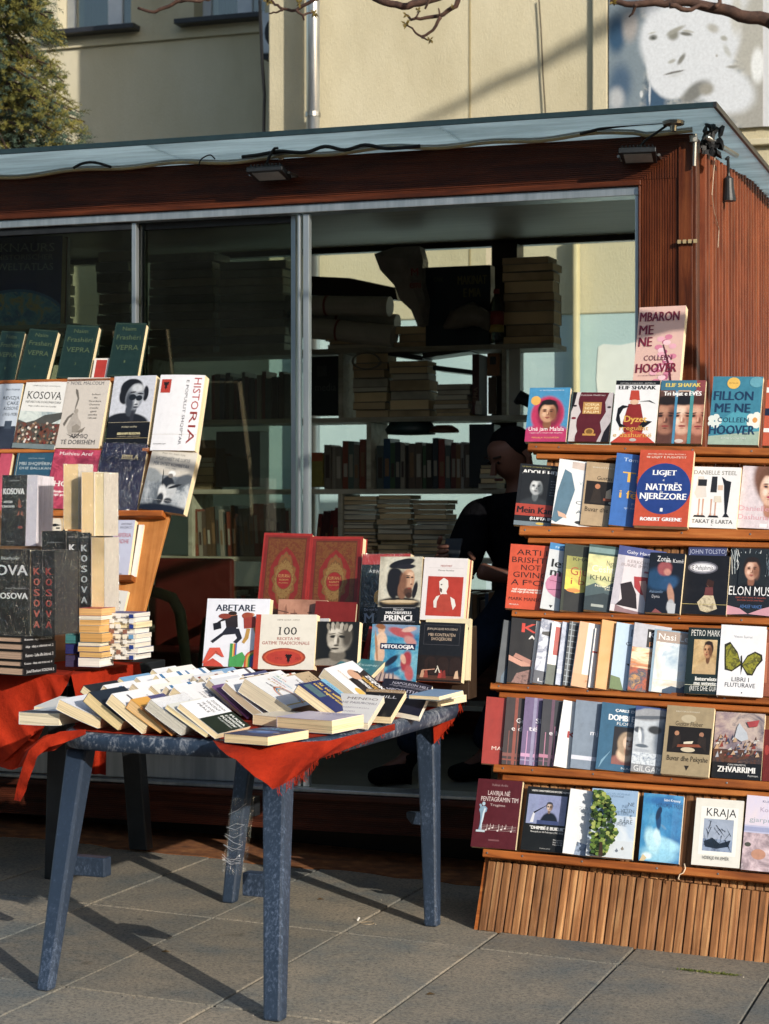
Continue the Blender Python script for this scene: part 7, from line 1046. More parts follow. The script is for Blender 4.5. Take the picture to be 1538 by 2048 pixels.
cn = {'3c3430': 'dark brown', '5c4c40': 'brown', '2c3038': 'slate', '4c5450': 'grey green', '8c8474': 'beige grey', '5a2420': 'maroon', '24405c': 'dark blue', '74502c': 'ochre brown', '2c2420': 'near black', '7c2c24': 'dull red', '3c5838': 'olive', '86807a': 'grey', '6c6458': 'beige', '24303c': 'navy', '54402c': 'umber', '66605a': 'grey'}
def simplebook(M_, w_, h_, t_, c, lab, pg='d0b890', group=None, mode='spine'):
    """M_: x across the shelf, y inwards, z up; upright book with its spine or page edge to the viewer"""
    r = thing('book', M_, lab, 'book', group); mb = MB()
    if mode == 'spine': mb.box((0, 0, 0), (t_, .002, h_), c); mb.box((0, .0021, 0), (.0015, w_, h_), c); mb.box((t_-.0015, .0021, 0), (t_, w_, h_), c); q = ((.0016, .0022, .002), (t_-.0016, w_-.003, h_-.002))
    else: mb.box((0, 0, 0), (w_, .15, .0015), c); mb.box((0, 0, t_-.0015), (w_, .15, t_), c); mb.box((0, .1501, 0), (w_, .152, t_), c); q = ((.002, .002, .0016), (w_-.002, .1499, t_-.0016))
    mb.build('cover', r); mb = MB(); mb.box(*q, pages(pg)); mb.build('pages', r)
    if mode == 'spine':
        mb = MB(); mb.box((t_*.2, -.0006, h_*.25), (t_*.8, -.0001, h_*(.5+rnd.random()*.3)), rnd.choice(['8c8474', '7c5c3c', 'a09888', '40302c'])); mb.build('spine_label', r)
    return r
on2 = ['first', 'second', 'third', 'fourth', 'fifth', 'sixth', 'seventh', 'eighth', 'ninth', 'tenth', 'eleventh', 'twelfth', 'thirteenth', 'fourteenth', 'fifteenth', 'sixteenth', 'seventeenth', 'eighteenth', 'nineteenth', 'twentieth', 'twenty-first', 'twenty-second', 'twenty-third', 'twenty-fourth', 'twenty-fifth', 'twenty-sixth', 'twenty-seventh', 'twenty-eighth', 'twenty-ninth', 'thirtieth', 'thirty-first', 'thirty-second']
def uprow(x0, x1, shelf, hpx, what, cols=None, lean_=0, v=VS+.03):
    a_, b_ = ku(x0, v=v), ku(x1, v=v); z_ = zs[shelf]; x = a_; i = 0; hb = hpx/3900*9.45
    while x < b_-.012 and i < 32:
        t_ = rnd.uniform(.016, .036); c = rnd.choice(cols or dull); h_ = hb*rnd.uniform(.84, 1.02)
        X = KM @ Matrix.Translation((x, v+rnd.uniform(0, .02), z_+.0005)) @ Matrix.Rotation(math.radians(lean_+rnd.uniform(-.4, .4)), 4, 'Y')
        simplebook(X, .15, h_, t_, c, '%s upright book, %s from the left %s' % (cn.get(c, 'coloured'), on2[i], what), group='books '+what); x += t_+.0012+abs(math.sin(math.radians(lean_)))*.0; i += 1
def pile(x0, x1, shelf, n_, ytop, what, v=VS+.02, cols=('8a745c', '7c6450', '988a72', '5c4c40', '7a746a'), z_=None, pg='dcc296'):
    a_, b_ = ku(x0, v=v), ku(x1, v=v); z_ = zs[shelf] if z_ is None else z_; zt_ = vz(ytop, v, (x0+x1)/2); h_ = zt_-z_; ws = [rnd.uniform(.6, 1.4) for _ in range(n_)]; s = sum(ws); z = z_+.0005
    for i in range(n_):
        t_ = h_*ws[i]/s; c = rnd.choice(cols); w_ = (b_-a_)*rnd.uniform(.86, 1.0); X = KM @ Matrix.Translation((a_+rnd.uniform(0, (b_-a_)-w_+.004), v+rnd.uniform(-.008, .012), z)) @ Matrix.Rotation(math.radians(rnd.uniform(-3, 3)), 4, 'Z')
        simplebook(X, w_, 0, t_*.96, c, 'book lying %s in the %s' % ('top' if i == n_-1 else on2[i]+(' up' if i else ''), what), pg=rnd.choice([pg, 'c4ac88', 'd0c8b4']), group='books in the '+what, mode='flat'); z += t_
# top shelf
pile(1003, 1108, 0, 9, 514, 'tall backlit stack on the top shelf')
pile(648, 760, 0, 4, 655, 'left low pile on the top shelf'); pile(784, 925, 0, 3, 650, 'middle low pile on the top shelf')
z1 = zs[0]
for i, (dy, xx, r_) in enumerate(((0, 0, .055), (.10, .05, .045), (.03, .1, .05))):
    p0_ = KM @ Ve((ku(590-20*i, v=9.2), 9.18+dy, z1+.07+r_+.06*i)); p1_ = KM @ Ve((ku(796-6*i, v=9.2), 9.14+dy, z1+.055+.075*i)); mb = MB(); mb.tube([p0_, p1_], r_, 'interior_panel', 18); mb.tube([p0_.lerp(p1_, .45), p0_.lerp(p1_, .47)], r_+.002, '7c3c30', 18)
    tag(mb.build('paper_roll', smooth=False), ('thick grey paper roll lying lowest on the top shelf', 'grey paper roll lying on the back of the top shelf', 'topmost grey paper roll on the top shelf')[i], 'paper roll')
mb = MB(); q = [(618, 552), (700, 556), (790, 575), (795, 600), (618, 590)]; mb.prism([hv(x, y, 9.3) for x, y in q], V*.06, '2a201c'); tag(mb.build('dark_folder'), 'dark flat folder lying over the paper rolls on the top shelf', 'folder')
t = thing('plastic_bag', Matrix.Identity(4), 'crumpled translucent plastic bag with red letters hanging over the top shelf', 'bag'); mb = MB(); proc('bag_plastic', [(.35, '7a756e'), (.7, 'a39d94')], 4, rough=.25, bump=1, bscale=12, dist=.03)
bo = [(748, 508, 0), (790, 494, .02), (838, 492, .01), (846, 520, 0), (842, 560, -.03), (850, 600, -.05), (848, 648, -.03), (835, 652, -.05), (822, 620, -.07), (800, 600, -.05), (788, 570, -.03), (760, 540, 0)]
fr_ = [hv(x, y, 9.08+d) for x, y, d in bo]; cen = [hv(815, 520, 9.0), hv(820, 560, 8.98), hv(838, 610, 8.98)]
mb.add(fr_+cen, [(0, 1, 12), (1, 2, 12), (2, 3, 12), (3, 4, 13, 12), (4, 5, 13), (5, 14, 13), (5, 6, 14), (6, 7, 14), (7, 8, 14), (8, 9, 13, 14), (9, 10, 13), (10, 11, 12, 13), (11, 0, 12)], 'bag_plastic')
bk_ = [p+V*.09 for p in fr_]; o_ = len(mb.v); mb.add(bk_, [tuple(range(12))[::-1]], 'bag_plastic'); n_ = 12; base = 0; mb.add(fr_+bk_, [(i, (i+1) % 12, 12+(i+1) % 12, 12+i) for i in range(12)], 'bag_plastic'); mb.build('bag_film', t)
mb = MB(); o_ = hv(826, 585, 8.955); X_ = Matrix((U, V, Z)).transposed().to_4x4(); X_.translation = o_; printmesh([T('M', .45, .75, .5, .28, '7c2a24', .03), T('emi', .5, .3, .8, .3, '7c2a24', .03)], .07, .12, lambda x, y, o: X_ @ Ve((x*.07-.02, -.01-o, y*.13)), mb); mb.build('bag_print', t)
t = thing('box_file', KM @ Matrix.Translation((ku(851, v=9.12), 9.12, z1+.0005)), 'dark blue box file with dull yellow title on the top shelf', 'box file'); w_ = ku(981, v=9.12)-ku(851, v=9.12); h_ = vz(533, 9.12, 900)-z1
mb = MB(); mb.box((0, 0, 0), (w_, .08, h_), '15222c'); mb.build('box_body', t, bevel=.003); mb = MB(); printmesh([T('MAKINAT', .72, .82, .44, .11, '6c6430', .02), T('E MIA', .72, .66, .26, .11, '6c6430', .02), T('CARE', .2, .84, .14, .05, '5c5c40')], w_, h_, lambda x, y, o: (x*w_, -o, y*h_), mb); mb.build('title_print', t)
t = thing('bottle', Matrix.Translation(hv(993, 0, 9.05)-Z*hv(993, 0, 9.05).z+Z*(z1+.0005)), 'clear plastic drink bottle with red and yellow label on the top shelf', 'bottle'); mb = MB(); mb.lathe([(.0, 0), (.034, .0), (.036, .02), (.034, .10), (.036, .16), (.02, .215), (.013, .225), (.013, .25), (0, .25)], 'bottle_glass', 16); mb.build('bottle_body', t, smooth=True)
mb = MB(); mb.lathe([(.0365, .05), (.0365, .085)], 'a08a30', 16); mb.lathe([(.0365, .086), (.0365, .15)], '8a2a24', 16); mb.build('label_band', t, smooth=True); mb = MB(); mb.lathe([(.0145, .235), (.0145, .258)], '7c2424', 12); mb.build('cap', t)
mb = MB(); mb.tube([hv(888, 655, 9.02), hv(910, 640, 9.02), hv(945, 628, 9.03), hv(970, 640, 9.03), hv(978, 660, 9.03)], [.01, .05, .06, .045, .01], '6c6458', 9); tag(mb.build('cloth_bundle', smooth=True), 'crumpled beige cloth bundle on the top shelf beside the bottle', 'cloth')
# second shelf
pile(704, 776, 1, 8, 706, 'first book stack on the second shelf'); pile(776, 858, 1, 7, 722, 'second book stack on the second shelf'); pile(867, 940, 1, 7, 768, 'third book stack on the second shelf')
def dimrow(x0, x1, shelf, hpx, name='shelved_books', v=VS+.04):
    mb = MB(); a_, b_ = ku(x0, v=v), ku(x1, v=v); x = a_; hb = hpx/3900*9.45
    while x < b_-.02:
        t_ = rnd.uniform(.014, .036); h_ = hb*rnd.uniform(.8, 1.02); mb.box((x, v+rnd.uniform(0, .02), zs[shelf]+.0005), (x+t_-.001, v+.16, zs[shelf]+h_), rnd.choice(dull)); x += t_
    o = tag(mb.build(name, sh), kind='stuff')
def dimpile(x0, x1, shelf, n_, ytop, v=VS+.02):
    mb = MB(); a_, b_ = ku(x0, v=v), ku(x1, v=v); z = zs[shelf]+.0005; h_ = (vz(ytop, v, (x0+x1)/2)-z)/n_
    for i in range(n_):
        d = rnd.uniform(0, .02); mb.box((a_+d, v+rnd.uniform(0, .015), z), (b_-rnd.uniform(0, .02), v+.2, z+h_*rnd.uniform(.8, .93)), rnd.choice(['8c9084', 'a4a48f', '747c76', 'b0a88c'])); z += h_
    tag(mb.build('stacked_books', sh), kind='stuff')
def slabby(x0, y0, x1, y1, v, th, c, name, lab, cat, prn=None, bev=.003):
    a_ = KM.inverted() @ hv(x0, y1, v); b_ = KM.inverted() @ hv(x1, y0, v); w_ = b_.x-a_.x; h_ = b_.z-a_.z; t = thing(name, KM @ Matrix.Translation(a_), lab, cat); mb = MB(); mb.box((0, 0, 0), (w_, th, h_), c); mb.build(name+'_body', t, bevel=bev)
    if prn: mb = MB(); printmesh(prn, w_, h_, lambda x, y, o: (x*w_, -o, y*h_), mb); mb.build('title_print', t)
    return t
slabby(620, 712, 676, 831, VS+.02, .1, '1c1e1e', 'binder', 'black ring binder with faint grey word on the second shelf', 'binder', [T('media', .56, .48, .74, .13, '5c5c58'), R(.25, .66, .6, .84, '3c3c3c')])
slabby(944, 708, 958, 829, VS+.01, .15, '4c1414', 'book', 'dark red upright book with vertical title at the right of the second shelf', 'book', [T('VEPRA', .5, .3, .3, .6, '8c6c4c', 0, 90)])
slabby(974, 706, 998, 752, VS-.005, .03, '8a5418', 'voltage_tester', 'orange and black device hanging beside the upright of the second shelf', 'tester', [R(.25, .5, .75, .85, '1c1c1c')]); slabby(976, 754, 992, 828, VS-.005, .02, '4c3418', 'cable_pouch', 'brown pouch under the orange device on the second shelf', 'pouch')
for i, (x, y, x2, y2, c) in enumerate(((770, 700, 845, 712, '2a2624'), (845, 706, 940, 694, '3c362f'), (866, 730, 945, 740, '2c2c2c'))):
    mb = MB(); mb.prism([hv(x, y, 9.16), hv(x2, y2, 9.16), hv(x2, y2+9, 9.16), hv(x, y+10, 9.16)], V*.16, c); tag(mb.build('magazine'), ('black magazine on top of the second stack', 'brown magazine slanting above the third stack', 'dark magazine bent over the third stack')[i]+' on the second shelf', 'magazine')
mb = MB(); mb.lathe([(0, 0), (.016, 0), (.018, .04), (.013, .05), (.013, .065), (0, .065)], 'interior_panel', 12, Matrix.Translation(hv(957, 829, 9.08))); tag(mb.build('white_jar'), 'small white jar on the second shelf near the red book', 'jar')
mb = MB(); N2 = 40; mb.tube([hv(733+30*math.cos(i*.32)*(1-.004*i), 722+16*math.sin(i*.32), 9.06+.001*i) for i in range(N2)], .0035, '7c786c', 5); tag(mb.build('cable_coil', smooth=True), 'grey white cable coil hanging on the first stack of the second shelf', 'cable')
mb = MB(); mb.tube([hv(1030, 806, 8.98), hv(1042, 795, 8.98), hv(1068, 808, 8.96), hv(1085, 815, 8.95)], [.012, .035, .03, .01], '1c2430', 8); tag(mb.build('dark_gloves', smooth=True), 'dark blue gloves resting at the right end of the second shelf', 'gloves')
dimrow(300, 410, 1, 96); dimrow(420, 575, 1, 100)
# third shelf
gr = ['3c5048', '4c5c54', '6c6458', '5c4c40', '2c3038', '7c3c28', '8a8274']
cn.update({'3c5048': 'dark green', '4c5c54': 'sage', '7c3c28': 'orange brown', '8a8274': 'pale beige'})
uprow(648, 734, 2, 102, 'in the left third shelf bay', gr); uprow(752, 934, 2, 104, 'in the right third shelf bay', None)
slabby(938, 848, 988, 974, VS+.02, .12, '161a24', 'box_file', 'black blue box file standing right of the row on the third shelf', 'box file'); slabby(608, 905, 645, 974, VS+.02, .12, '7c7428', 'book', 'dull yellow and orange book at the left of the third shelf', 'book', [R(0, .75, 1, 1, '9c4818')])
pile(955, 992, 2, 5, 930, 'small pile beside the box file', v=VS-.02)
t = thing('hat', Matrix.Translation(hv(822, 855, 9.2)), 'teal cloth hat lying on top of the books of the third shelf', 'hat'); mb = MB(); mb.lathe([(0, -.04), (.12, -.035), (.13, -.01), (.10, .03), (.06, .045), (0, .05)], '1c3434', 20, Matrix.Scale(.75, 4, (0, 1, 0))); mb.build('crown', t, smooth=True)
t = thing('bowl', Matrix.Translation(hv(888, 862, 9.18)), 'brown rimmed bowl upside down on the books of the third shelf', 'bowl'); mb = MB(); mb.lathe([(0, .03), (.04, .028), (.07, .01), (.075, .0), (.075, -.008), (.0, -.01)], '5c3420', 20); mb.build('bowl_body', t, smooth=True)
pile(362, 425, 2, 5, 915, 'brown pile behind the glass on the third shelf', pg='8a6c40'); slabby(432, 862, 520, 974, VS+.02, .12, '44474a', 'document_box', 'grey document box behind the glass on the third shelf', 'box'); slabby(388, 880, 430, 974, VS+.05, .12, '7a5c38', 'carton', 'tan carton behind the glass on the third shelf', 'box'); slabby(345, 900, 362, 974, VS+.0, .14, '6c3424', 'book', 'dull red upright book behind the glass on the third shelf', 'book')
# fourth shelf and below
pile(684, 752, 3, 16, 992, 'first stack on the fourth shelf', cols=('6a5a48', '48586a', '706656', '3c4858', '7c3c28')); pile(753, 822, 3, 13, 990, 'second stack on the fourth shelf'); pile(824, 896, 3, 14, 1000, 'third stack on the fourth shelf', cols=('6a6e72', '48586a', '5c5a58', '3c4858'))
uprow(390, 580, 3, 110, 'in the leaning fourth shelf row', ['6c6458', '4c5450', '8a8274', '5c4c40', '7c3c28', '24303c', '66605a', '54402c'], -3); uprow(628, 668, 3, 104, 'in the red fourth shelf group', ['5c1c18', '6c201c', '3c1414'], 6)
dimrow(345, 560, 4, 84); dimrow(600, 1000, 4, 84); pile(345, 410, 4, 5, 1180, 'pile below the fourth shelf', pg='8c8878')
mb = MB(); q = [hv(x, y, 9.0) for x, y in ((345, 1150), (420, 1180), (425, 1196), (340, 1170))]; mb.prism(q, V*.15, '86837a'); tag(mb.build('paper_sheaf'), 'pale sheaf of papers slanting below the fourth shelf behind the glass', 'papers')
# left bay: stacks, atlas
for xa, xb, nn, yt in ((190, 262, 10, 500), (292, 430, 12, 505), (435, 570, 11, 520), (30, 115, 9, 520)): dimpile(xa, xb, 0, nn, yt)
aw = hv(117, 655, 7.62)-hv(-62, 655, 7.62); ah = hv(-62, 478, 7.62)
gl_ = [Ee(.52, .0, .6, .42, '4c84bc', 0, 180, 30), Ee(.52, .0, .56, .39, pic(['4c94c4', 'e0b870', '7cb4cc', '3c74ac', 'd0d8c8'], 14), 0, 180, 30)]
a_ = hv(-62, 655, 7.62); b_ = hv(120, 655, 7.62); c_ = hv(-62, 474, 7.62)
book(a_, b_-a_, Z, (b_-a_).length, (c_-a_).length, .05, '2a2870', 'large dark blue atlas with globe photo and serif title behind the left pane', gl_+[T('~KNAURS', .62, .875, .6, .09, 'c8c4c4', .01), T('~HISTORISCHER', .6, .77, .62, .055, 'b0acb0'), T('~WELTATLAS', .6, .665, .62, .075, 'c0bcc0', .01)], spine='3c1014', back='6c1c1c', hard=True)
# low shelf that carries it
mb = MB(); mb.box((-5.7, 7.58, a_.z-.02), (ku(150, v=7.58), 7.85, a_.z-.001), 'shelf_wood'); wl = thing('wall_shelf', KM, 'small white wall shelf behind the left pane under the atlas', 'shelf'); mb.build('board', wl, bevel=.002)
mb = MB(); mb.box((ku(128, v=7.7), 7.70, zA-.9), (ku(134, v=7.7), 7.73, zA), 'pvc_white'); tag(mb.build('white_batten'), 'thin white upright batten right of the atlas behind the pane', 'batten').matrix_basis = KM
# chair behind the glass
ch = thing('plastic_chair', KM @ Matrix.Translation((ku(330, v=7.95), 8.0, .263)), 'olive plastic armchair with red cushion behind the left window pane', 'chair')
mb = MB(); mb.box((-.25, -.22, .40), (.25, .25, .43), '3c4030'); mb.build('seat', ch, bevel=.01); mb = MB(); mb.box((-.22, -.2, .431), (.22, .2, .52), '5c1410'); mb.build('cushion', ch, bevel=.02)
mb = MB(); mb.box((-.20, .25, .43), (.20, .28, .92), '54140e'); mb.build('backrest', ch, bevel=.02)
Ci = inv(ch); mb = MB(); mb.tube([Ci @ hv(x, y, 7.72) for x, y in ((270, 1180), (318, 1186), (345, 1196), (360, 1225), (367, 1280), (376, 1350), (384, 1420))], [.02, .024, .026, .026, .025, .022, .02], '8c8c6c', 8); mb.build('arm', ch, smooth=True)
for s in (-1, 1):
    mb = MB(); mb.tube([(s*.27, .26, .70), (s*.28, -.05, .70), (s*.28, -.22, .66), (s*.275, -.26, .45), (s*.27, -.27, .0)], .022, '4c5040', 8); mb.build('arm', ch, smooth=True); mb = MB(); mb.tube([(s*.25, .26, 0), (s*.25, .26, .72)], .02, '4c5040', 8); mb.build('leg', ch, smooth=True)
# ---------------------------------------------------------------- the bookseller
def skin(name, nodes, edges, mat, parent, sub=2, root=0):
    me = bpy.data.meshes.new(name); me.from_pydata([tuple(n_[0]) for n_ in nodes], edges, []); me.materials.append(M(mat)); o = bpy.data.objects.new(name, me); sc.collection.objects.link(o); o.parent = parent
    md = o.modifiers.new('skin', 'SKIN'); sv = me.skin_vertices[0].data if me.skin_vertices else None
    if sv is None: me.skin_vertices.new() if hasattr(me.skin_vertices, 'new') else None; sv = me.skin_vertices[0].data
    for i, n_ in enumerate(nodes): sv[i].radius = n_[1] if isinstance(n_[1], tuple) else (n_[1], n_[1]); sv[i].use_root = (i == root)
    md.use_smooth_shade = True; sb_ = o.modifiers.new('sub', 'SUBSURF'); sb_.levels = sb_.render_levels = sub; return o
pz_ = .262; PM = KM @ Matrix.Translation((ku(1040, v=8.0), 8.0, pz_))
pr = thing('person', PM, 'man in dark jacket and jeans leaning inside the kiosk looking down at his phone', 'person')
hd = Ve((-.02, -.03, 1.345)); sk = proc('skin_tone', [(.3, '50342a'), (.7, '6a4638')], 6, rough=.6, bump=.3)
proc('dark_fabric', [(.3, '08080a'), (.7, '131316')], 5, rough=1, bump=1, bscale=14, dist=.03, spec=.05); proc('denim', [(.3, '121a26'), (.7, '1c2838')], 9, rough=1, bump=1, bscale=12, dist=.02, spec=.05)
def hq(x, y, z): return hd+Matrix.Rotation(math.radians(-38), 3, 'Z') @ (Matrix.Rotation(math.radians(24), 3, 'X') @ Ve((x, y, z)))     # turned left, bowed
HJ = {'pel': (.06, .06, .76), 'waist': (.05, .05, .92), 'chest': (.02, .03, 1.10), 'nk': (.0, .0, 1.21), 'shl': (-.17, -.06, 1.11), 'ell': (-.24, -.15, .86), 'wrl': (-.25, -.30, .93), 'shr': (.2, .06, 1.11), 'elr': (.24, -.04, .84), 'wrr': (-.04, -.26, .88),
      'hpl': (-.04, .02, .72), 'knl': (-.28, -.12, .42), 'anl': (-.44, -.24, .09), 'hpr': (.14, .06, .72), 'knr': (-.02, -.05, .40), 'anr': (-.16, -.02, .09)}
HJ = {k_: Ve(v_) for k_, v_ in HJ.items()}
nb = [(HJ['pel'], (.13, .10)), (HJ['waist'], (.12, .09)), (HJ['chest'], (.14, .10)), (HJ['nk'], (.062, .062)), (hq(0, .02, -.06), (.062, .066)), (hq(0, -.01, .0), (.085, .10)), (hq(0, .0, .08), (.095, .108)), (hq(0, .0, .125), (.07, .08)),
      (HJ['shl'], .03), (HJ['ell'], .03), (HJ['wrl'], .034), (HJ['wrl']+Ve((-.0, -.06, .03)), (.042, .028)), (HJ['shr'], .03), (HJ['elr'], .03), (HJ['wrr'], .034), (HJ['wrr']+Ve((-.06, -.05, .02)), (.042, .028)),
      (HJ['hpl'], .06), (HJ['knl'], .045), (HJ['anl'], .03), (HJ['anl']+Ve((-.08, -.08, -.05)), .036), (HJ['hpr'], .06), (HJ['knr'], .045), (HJ['anr'], .03), (HJ['anr']+Ve((-.06, -.1, -.05)), .036)]
eb = [(0, 1), (1, 2), (2, 3), (3, 4), (4, 5), (5, 6), (6, 7), (2, 8), (8, 9), (9, 10), (10, 11), (2, 12), (12, 13), (13, 14), (14, 15), (0, 16), (16, 17), (17, 18), (18, 19), (0, 20), (20, 21), (21, 22), (22, 23)]
skin('body', nb, eb, 'skin_tone', pr)
skin('jacket', [(HJ['pel'], (.185, .15)), (HJ['waist'], (.175, .145)), (HJ['chest'], (.185, .135)), (HJ['nk']+Ve((0, 0, -.0)), (.095, .09)), (HJ['shl'], .105), (HJ['ell'], .08), (HJ['wrl']+Ve((0, .03, -.01)), .06), (HJ['shr'], .105), (HJ['elr'], .08), (HJ['wrr']+Ve((.03, .03, -.01)), .06)], [(0, 1), (1, 2), (2, 3), (2, 4), (4, 5), (5, 6), (2, 7), (7, 8), (8, 9)], 'dark_fabric', pr)
skin('trousers', [(HJ['pel']+Ve((0, 0, -.02)), (.15, .13)), (HJ['hpl'], .11), (HJ['knl'], .085), (HJ['anl']+Ve((0, 0, .03)), .072), (HJ['hpr'], .11), (HJ['knr'], .085), (HJ['anr']+Ve((0, 0, .03)), .072)], [(0, 1), (1, 2), (2, 3), (0, 4), (4, 5), (5, 6)], 'denim', pr)
for s_ in ('anl', 'anr'):
    q = HJ[s_]; e_ = Ve((-.6, -.8, 0)); skin('shoe', [(q+Ve((.03, .04, -.035)), (.055, .05)), (q+e_*.06+Ve((0, 0, -.045)), (.055, .045)), (q+e_*.17+Ve((0, 0, -.055)), (.052, .035)), (q+Ve((.02, .02, .05)), (.058, .058))], [(0, 1), (1, 2), (0, 3)], 'dark_fabric', pr)
skin('hair', [(hq(0, .06, -.01), (.085, .06)), (hq(0, .035, .08), (.118, .10)), (hq(0, -.045, .13), (.10, .065))], [(0, 1), (1, 2)], 'dark_fabric', pr)
mb = MB(); mb.prism([hq(*q) for q in ((-.013, -.093, .045), (.013, -.093, .045), (.018, -.125, -.005), (-.018, -.125, -.005))], (0, .03, 0), 'skin_tone'); mb.build('nose', pr)
for s_ in (-1, 1):
    mb = MB(); mb.lathe([(.001, -.006), (.012, 0), (.001, .006)], '1a1412', 8, Matrix.Translation(hq(s_*.034, -.097, .04))); mb.build('eye', pr); mb = MB(); mb.tube([hq(s_*.088, .01, .05), hq(s_*.1, .015, .02), hq(s_*.088, .01, -.02)], .014, 'skin_tone', 6); mb.build('ear', pr); mb = MB(); mb.tube([hq(s_*.015, -.1, .062), hq(s_*.055, -.09, .064)], .005, '2a1c16', 5); mb.build('eyebrow', pr)
mb = MB(); mb.tube([hq(-.025, -.1, -.035), hq(.025, -.1, -.035)], .006, '5a2c28', 5); mb.build('mouth', pr)
for k0, s_ in (('wrl', 1), ('wrr', -1)):
    h0 = HJ[k0]+(Ve((0, -.07, .035)) if s_ == 1 else Ve((-.07, -.06, .02)))
    for k in range(4): skin('finger', [(h0+Ve((.0, .0, -.03+.019*k)), .0105), (h0+Ve((.03*s_, -.035+.003*k, -.03+.02*k)), .0098), (h0+Ve((.058*s_, -.03, -.02+.018*k)), .0085)], [(0, 1), (1, 2)], 'skin_tone', pr, 1)
    skin('finger', [(h0+Ve((0, .01, .04)), .012), (h0+Ve((.02*s_, -.015, .075)), .010)], [(0, 1)], 'skin_tone', pr, 1)
t = thing('phone', PM @ Matrix.Translation((-.19, -.40, .93)) @ Matrix.Rotation(math.radians(-35), 4, 'X'), 'black phone held in both hands by the man in the kiosk', 'phone'); mb = MB(); mb.box((-.036, -.004, -.02), (.036, .004, .12), 'black_plastic'); mb.build('phone_body', t, bevel=.003)
# ---------------------------------------------------------------- conifer behind the kiosk at the left
VT = 10.9; tr_ = hv(-55, 300, VT); tr_.z = 0
tree = thing('conifer_tree', Matrix.Translation(tr_), 'green yellow conifer rising behind the kiosk at the left edge', 'tree')
proc('needles_olive', [(.3, '444a20'), (.5, '66642c'), (.7, '90823e')], 6, rough=.7, bump=0); proc('needles_blue', [(.3, '2c3c2c'), (.6, '46584a'), (.75, '6c7c64')], 6, rough=.7, bump=0); proc('bark', [(.3, '241a14'), (.7, '4c382a')], 14, rough=.9, bump=.8)
mb = MB(); mb.tube([(0, 0, -.1), (.02, 0, 2), (0, .02, 5), (0, 0, 7.5)], [.16, .13, .08, .02], 'bark', 10); mb.build('trunk', tree)
r = random.Random(21); crown = MB(); limbs = MB()
def tuft(p, d, L_, mat_):
    vs = []; fs = []; a_ = d.orthogonal().normalized(); b_ = d.cross(a_)
    for i in range(13):
        t_ = i/12; th = i*2.4; rd = a_*math.cos(th)+b_*math.sin(th); o = p+d*L_*t_*.8; n0 = (rd*.85+d*.55).normalized(); ln = L_*.30*(1.1-.5*t_); sd = n0.cross(d).normalized()*.0042
        k_ = len(vs); vs += [o-sd, o+sd, o+n0*ln]; fs.append((k_, k_+1, k_+2))
    crown.add(vs, fs, mat_)
def edge(y):
    pts = [(-80, 90), (0, 112), (60, 118), (85, 150), (110, 110), (150, 128), (200, 165), (250, 172), (275, 205), (310, 195), (420, 230)]
    for (y0, x0), (y1, x1) in zip(pts, pts[1:]):
        if y0 <= y <= y1: return x0+(x1-x0)*(y-y0)/(y1-y0)
    return 120
for b in range(96):
    y = r.uniform(-75, 400); xe = edge(y)*r.uniform(.55, 1.02)-r.choice([0, 0, 0, 60, 110]); dv = r.uniform(-.55, .45); tip = hv(xe, y, VT+dv)-tr_; z_ = tip.z+r.uniform(.15, .5); st_ = Ve((0, 0, z_))
    P_ = [st_, st_.lerp(tip, .5)+Ve((0, 0, .06)), tip]; limbs.tube(P_, [.018, .012, .004], 'bark', 5)
    ln = (tip-st_).length; dr = (tip-st_).normalized()
    for k in range(int(50*ln)+10):
        t_ = r.uniform(.25, 1); base = P_[0].lerp(P_[1], t_*2) if t_ < .5 else P_[1].lerp(P_[2], t_*2-1); sw = (1.05-t_)*.2+.03; side_ = dr.cross(Z).normalized()
        p = base+side_*r.uniform(-sw, sw)+Ve((0, 0, r.uniform(-.10, .02))); d = (dr*.8+side_*r.uniform(-.7, .7)+Ve((0, 0, r.uniform(-.15, .5)))).normalized(); tuft(p, d, r.uniform(.07, .12), r.choices(['needles_olive', 'needles_blue'], [3, 1.3] if y < 250 else [2, 3])[0])
limbs.build('branch', tree); tag(crown.build('crown', tree), kind='stuff')
# ---------------------------------------------------------------- bare budding branches of a street tree
proc('twig_bark', [(.3, '2a1c18'), (.7, '5c4236')], 30, rough=.8, bump=.6); proc('bud', [(.3, '3c3414'), (.6, '6c5c24'), (.8, '6a3424')], 30, rough=.7)
sct = thing('street_tree', Matrix.Translation((9.5, 3.2, GX*9.5)), 'budding bare tree reaching in with branches along the top edge', 'tree')
iv = inv(sct); mb = MB(); mb.tube([(0, 0, -.05), (.02, 0, 1.6), (-.05, .05, 4), (.0, 0, 9.0), (.1, 0, 11)], [.17, .15, .13, .10, .05], 'twig_bark', 10); mb.build('trunk', sct, smooth=True)
def twig(pts, Y, r0, r1, buds=()):
    mb = MB(); P_ = [dp(x, y, Y+.01*i) for i, (x, y) in enumerate(pts)]; Q = []
    for i in range(len(P_)-1):
        for j in range(3): Q.append(P_[i].lerp(P_[i+1], j/3)+Ve((0, 0, r.uniform(-.003, .003))))
    Q.append(P_[-1]); n_ = len(Q); mb.tube(Q, [r0+(r1-r0)*i/(n_-1) for i in range(n_)], 'twig_bark', 7); mb.build('branch', sct, iv, smooth=True)
    for x, y, s in buds:
        mb = MB(); c = dp(x, y, Y)
        for k in range(9):
            d = Ve((r.uniform(-1, 1), r.uniform(-1, 1), r.uniform(-1, 1))).normalized(); e_ = d.orthogonal().normalized()*s*.3; f_ = d.cross(e_); mb.add([c, c+d*s*.5+e_, c+d*s*1.2, c+d*s*.5-e_, c+d*s*.5+f_], [(0, 1, 2), (0, 3, 2), (0, 4, 2), (1, 4, 2)], 'bud')
        mb.build('bud', sct, iv)
YB = 5.2
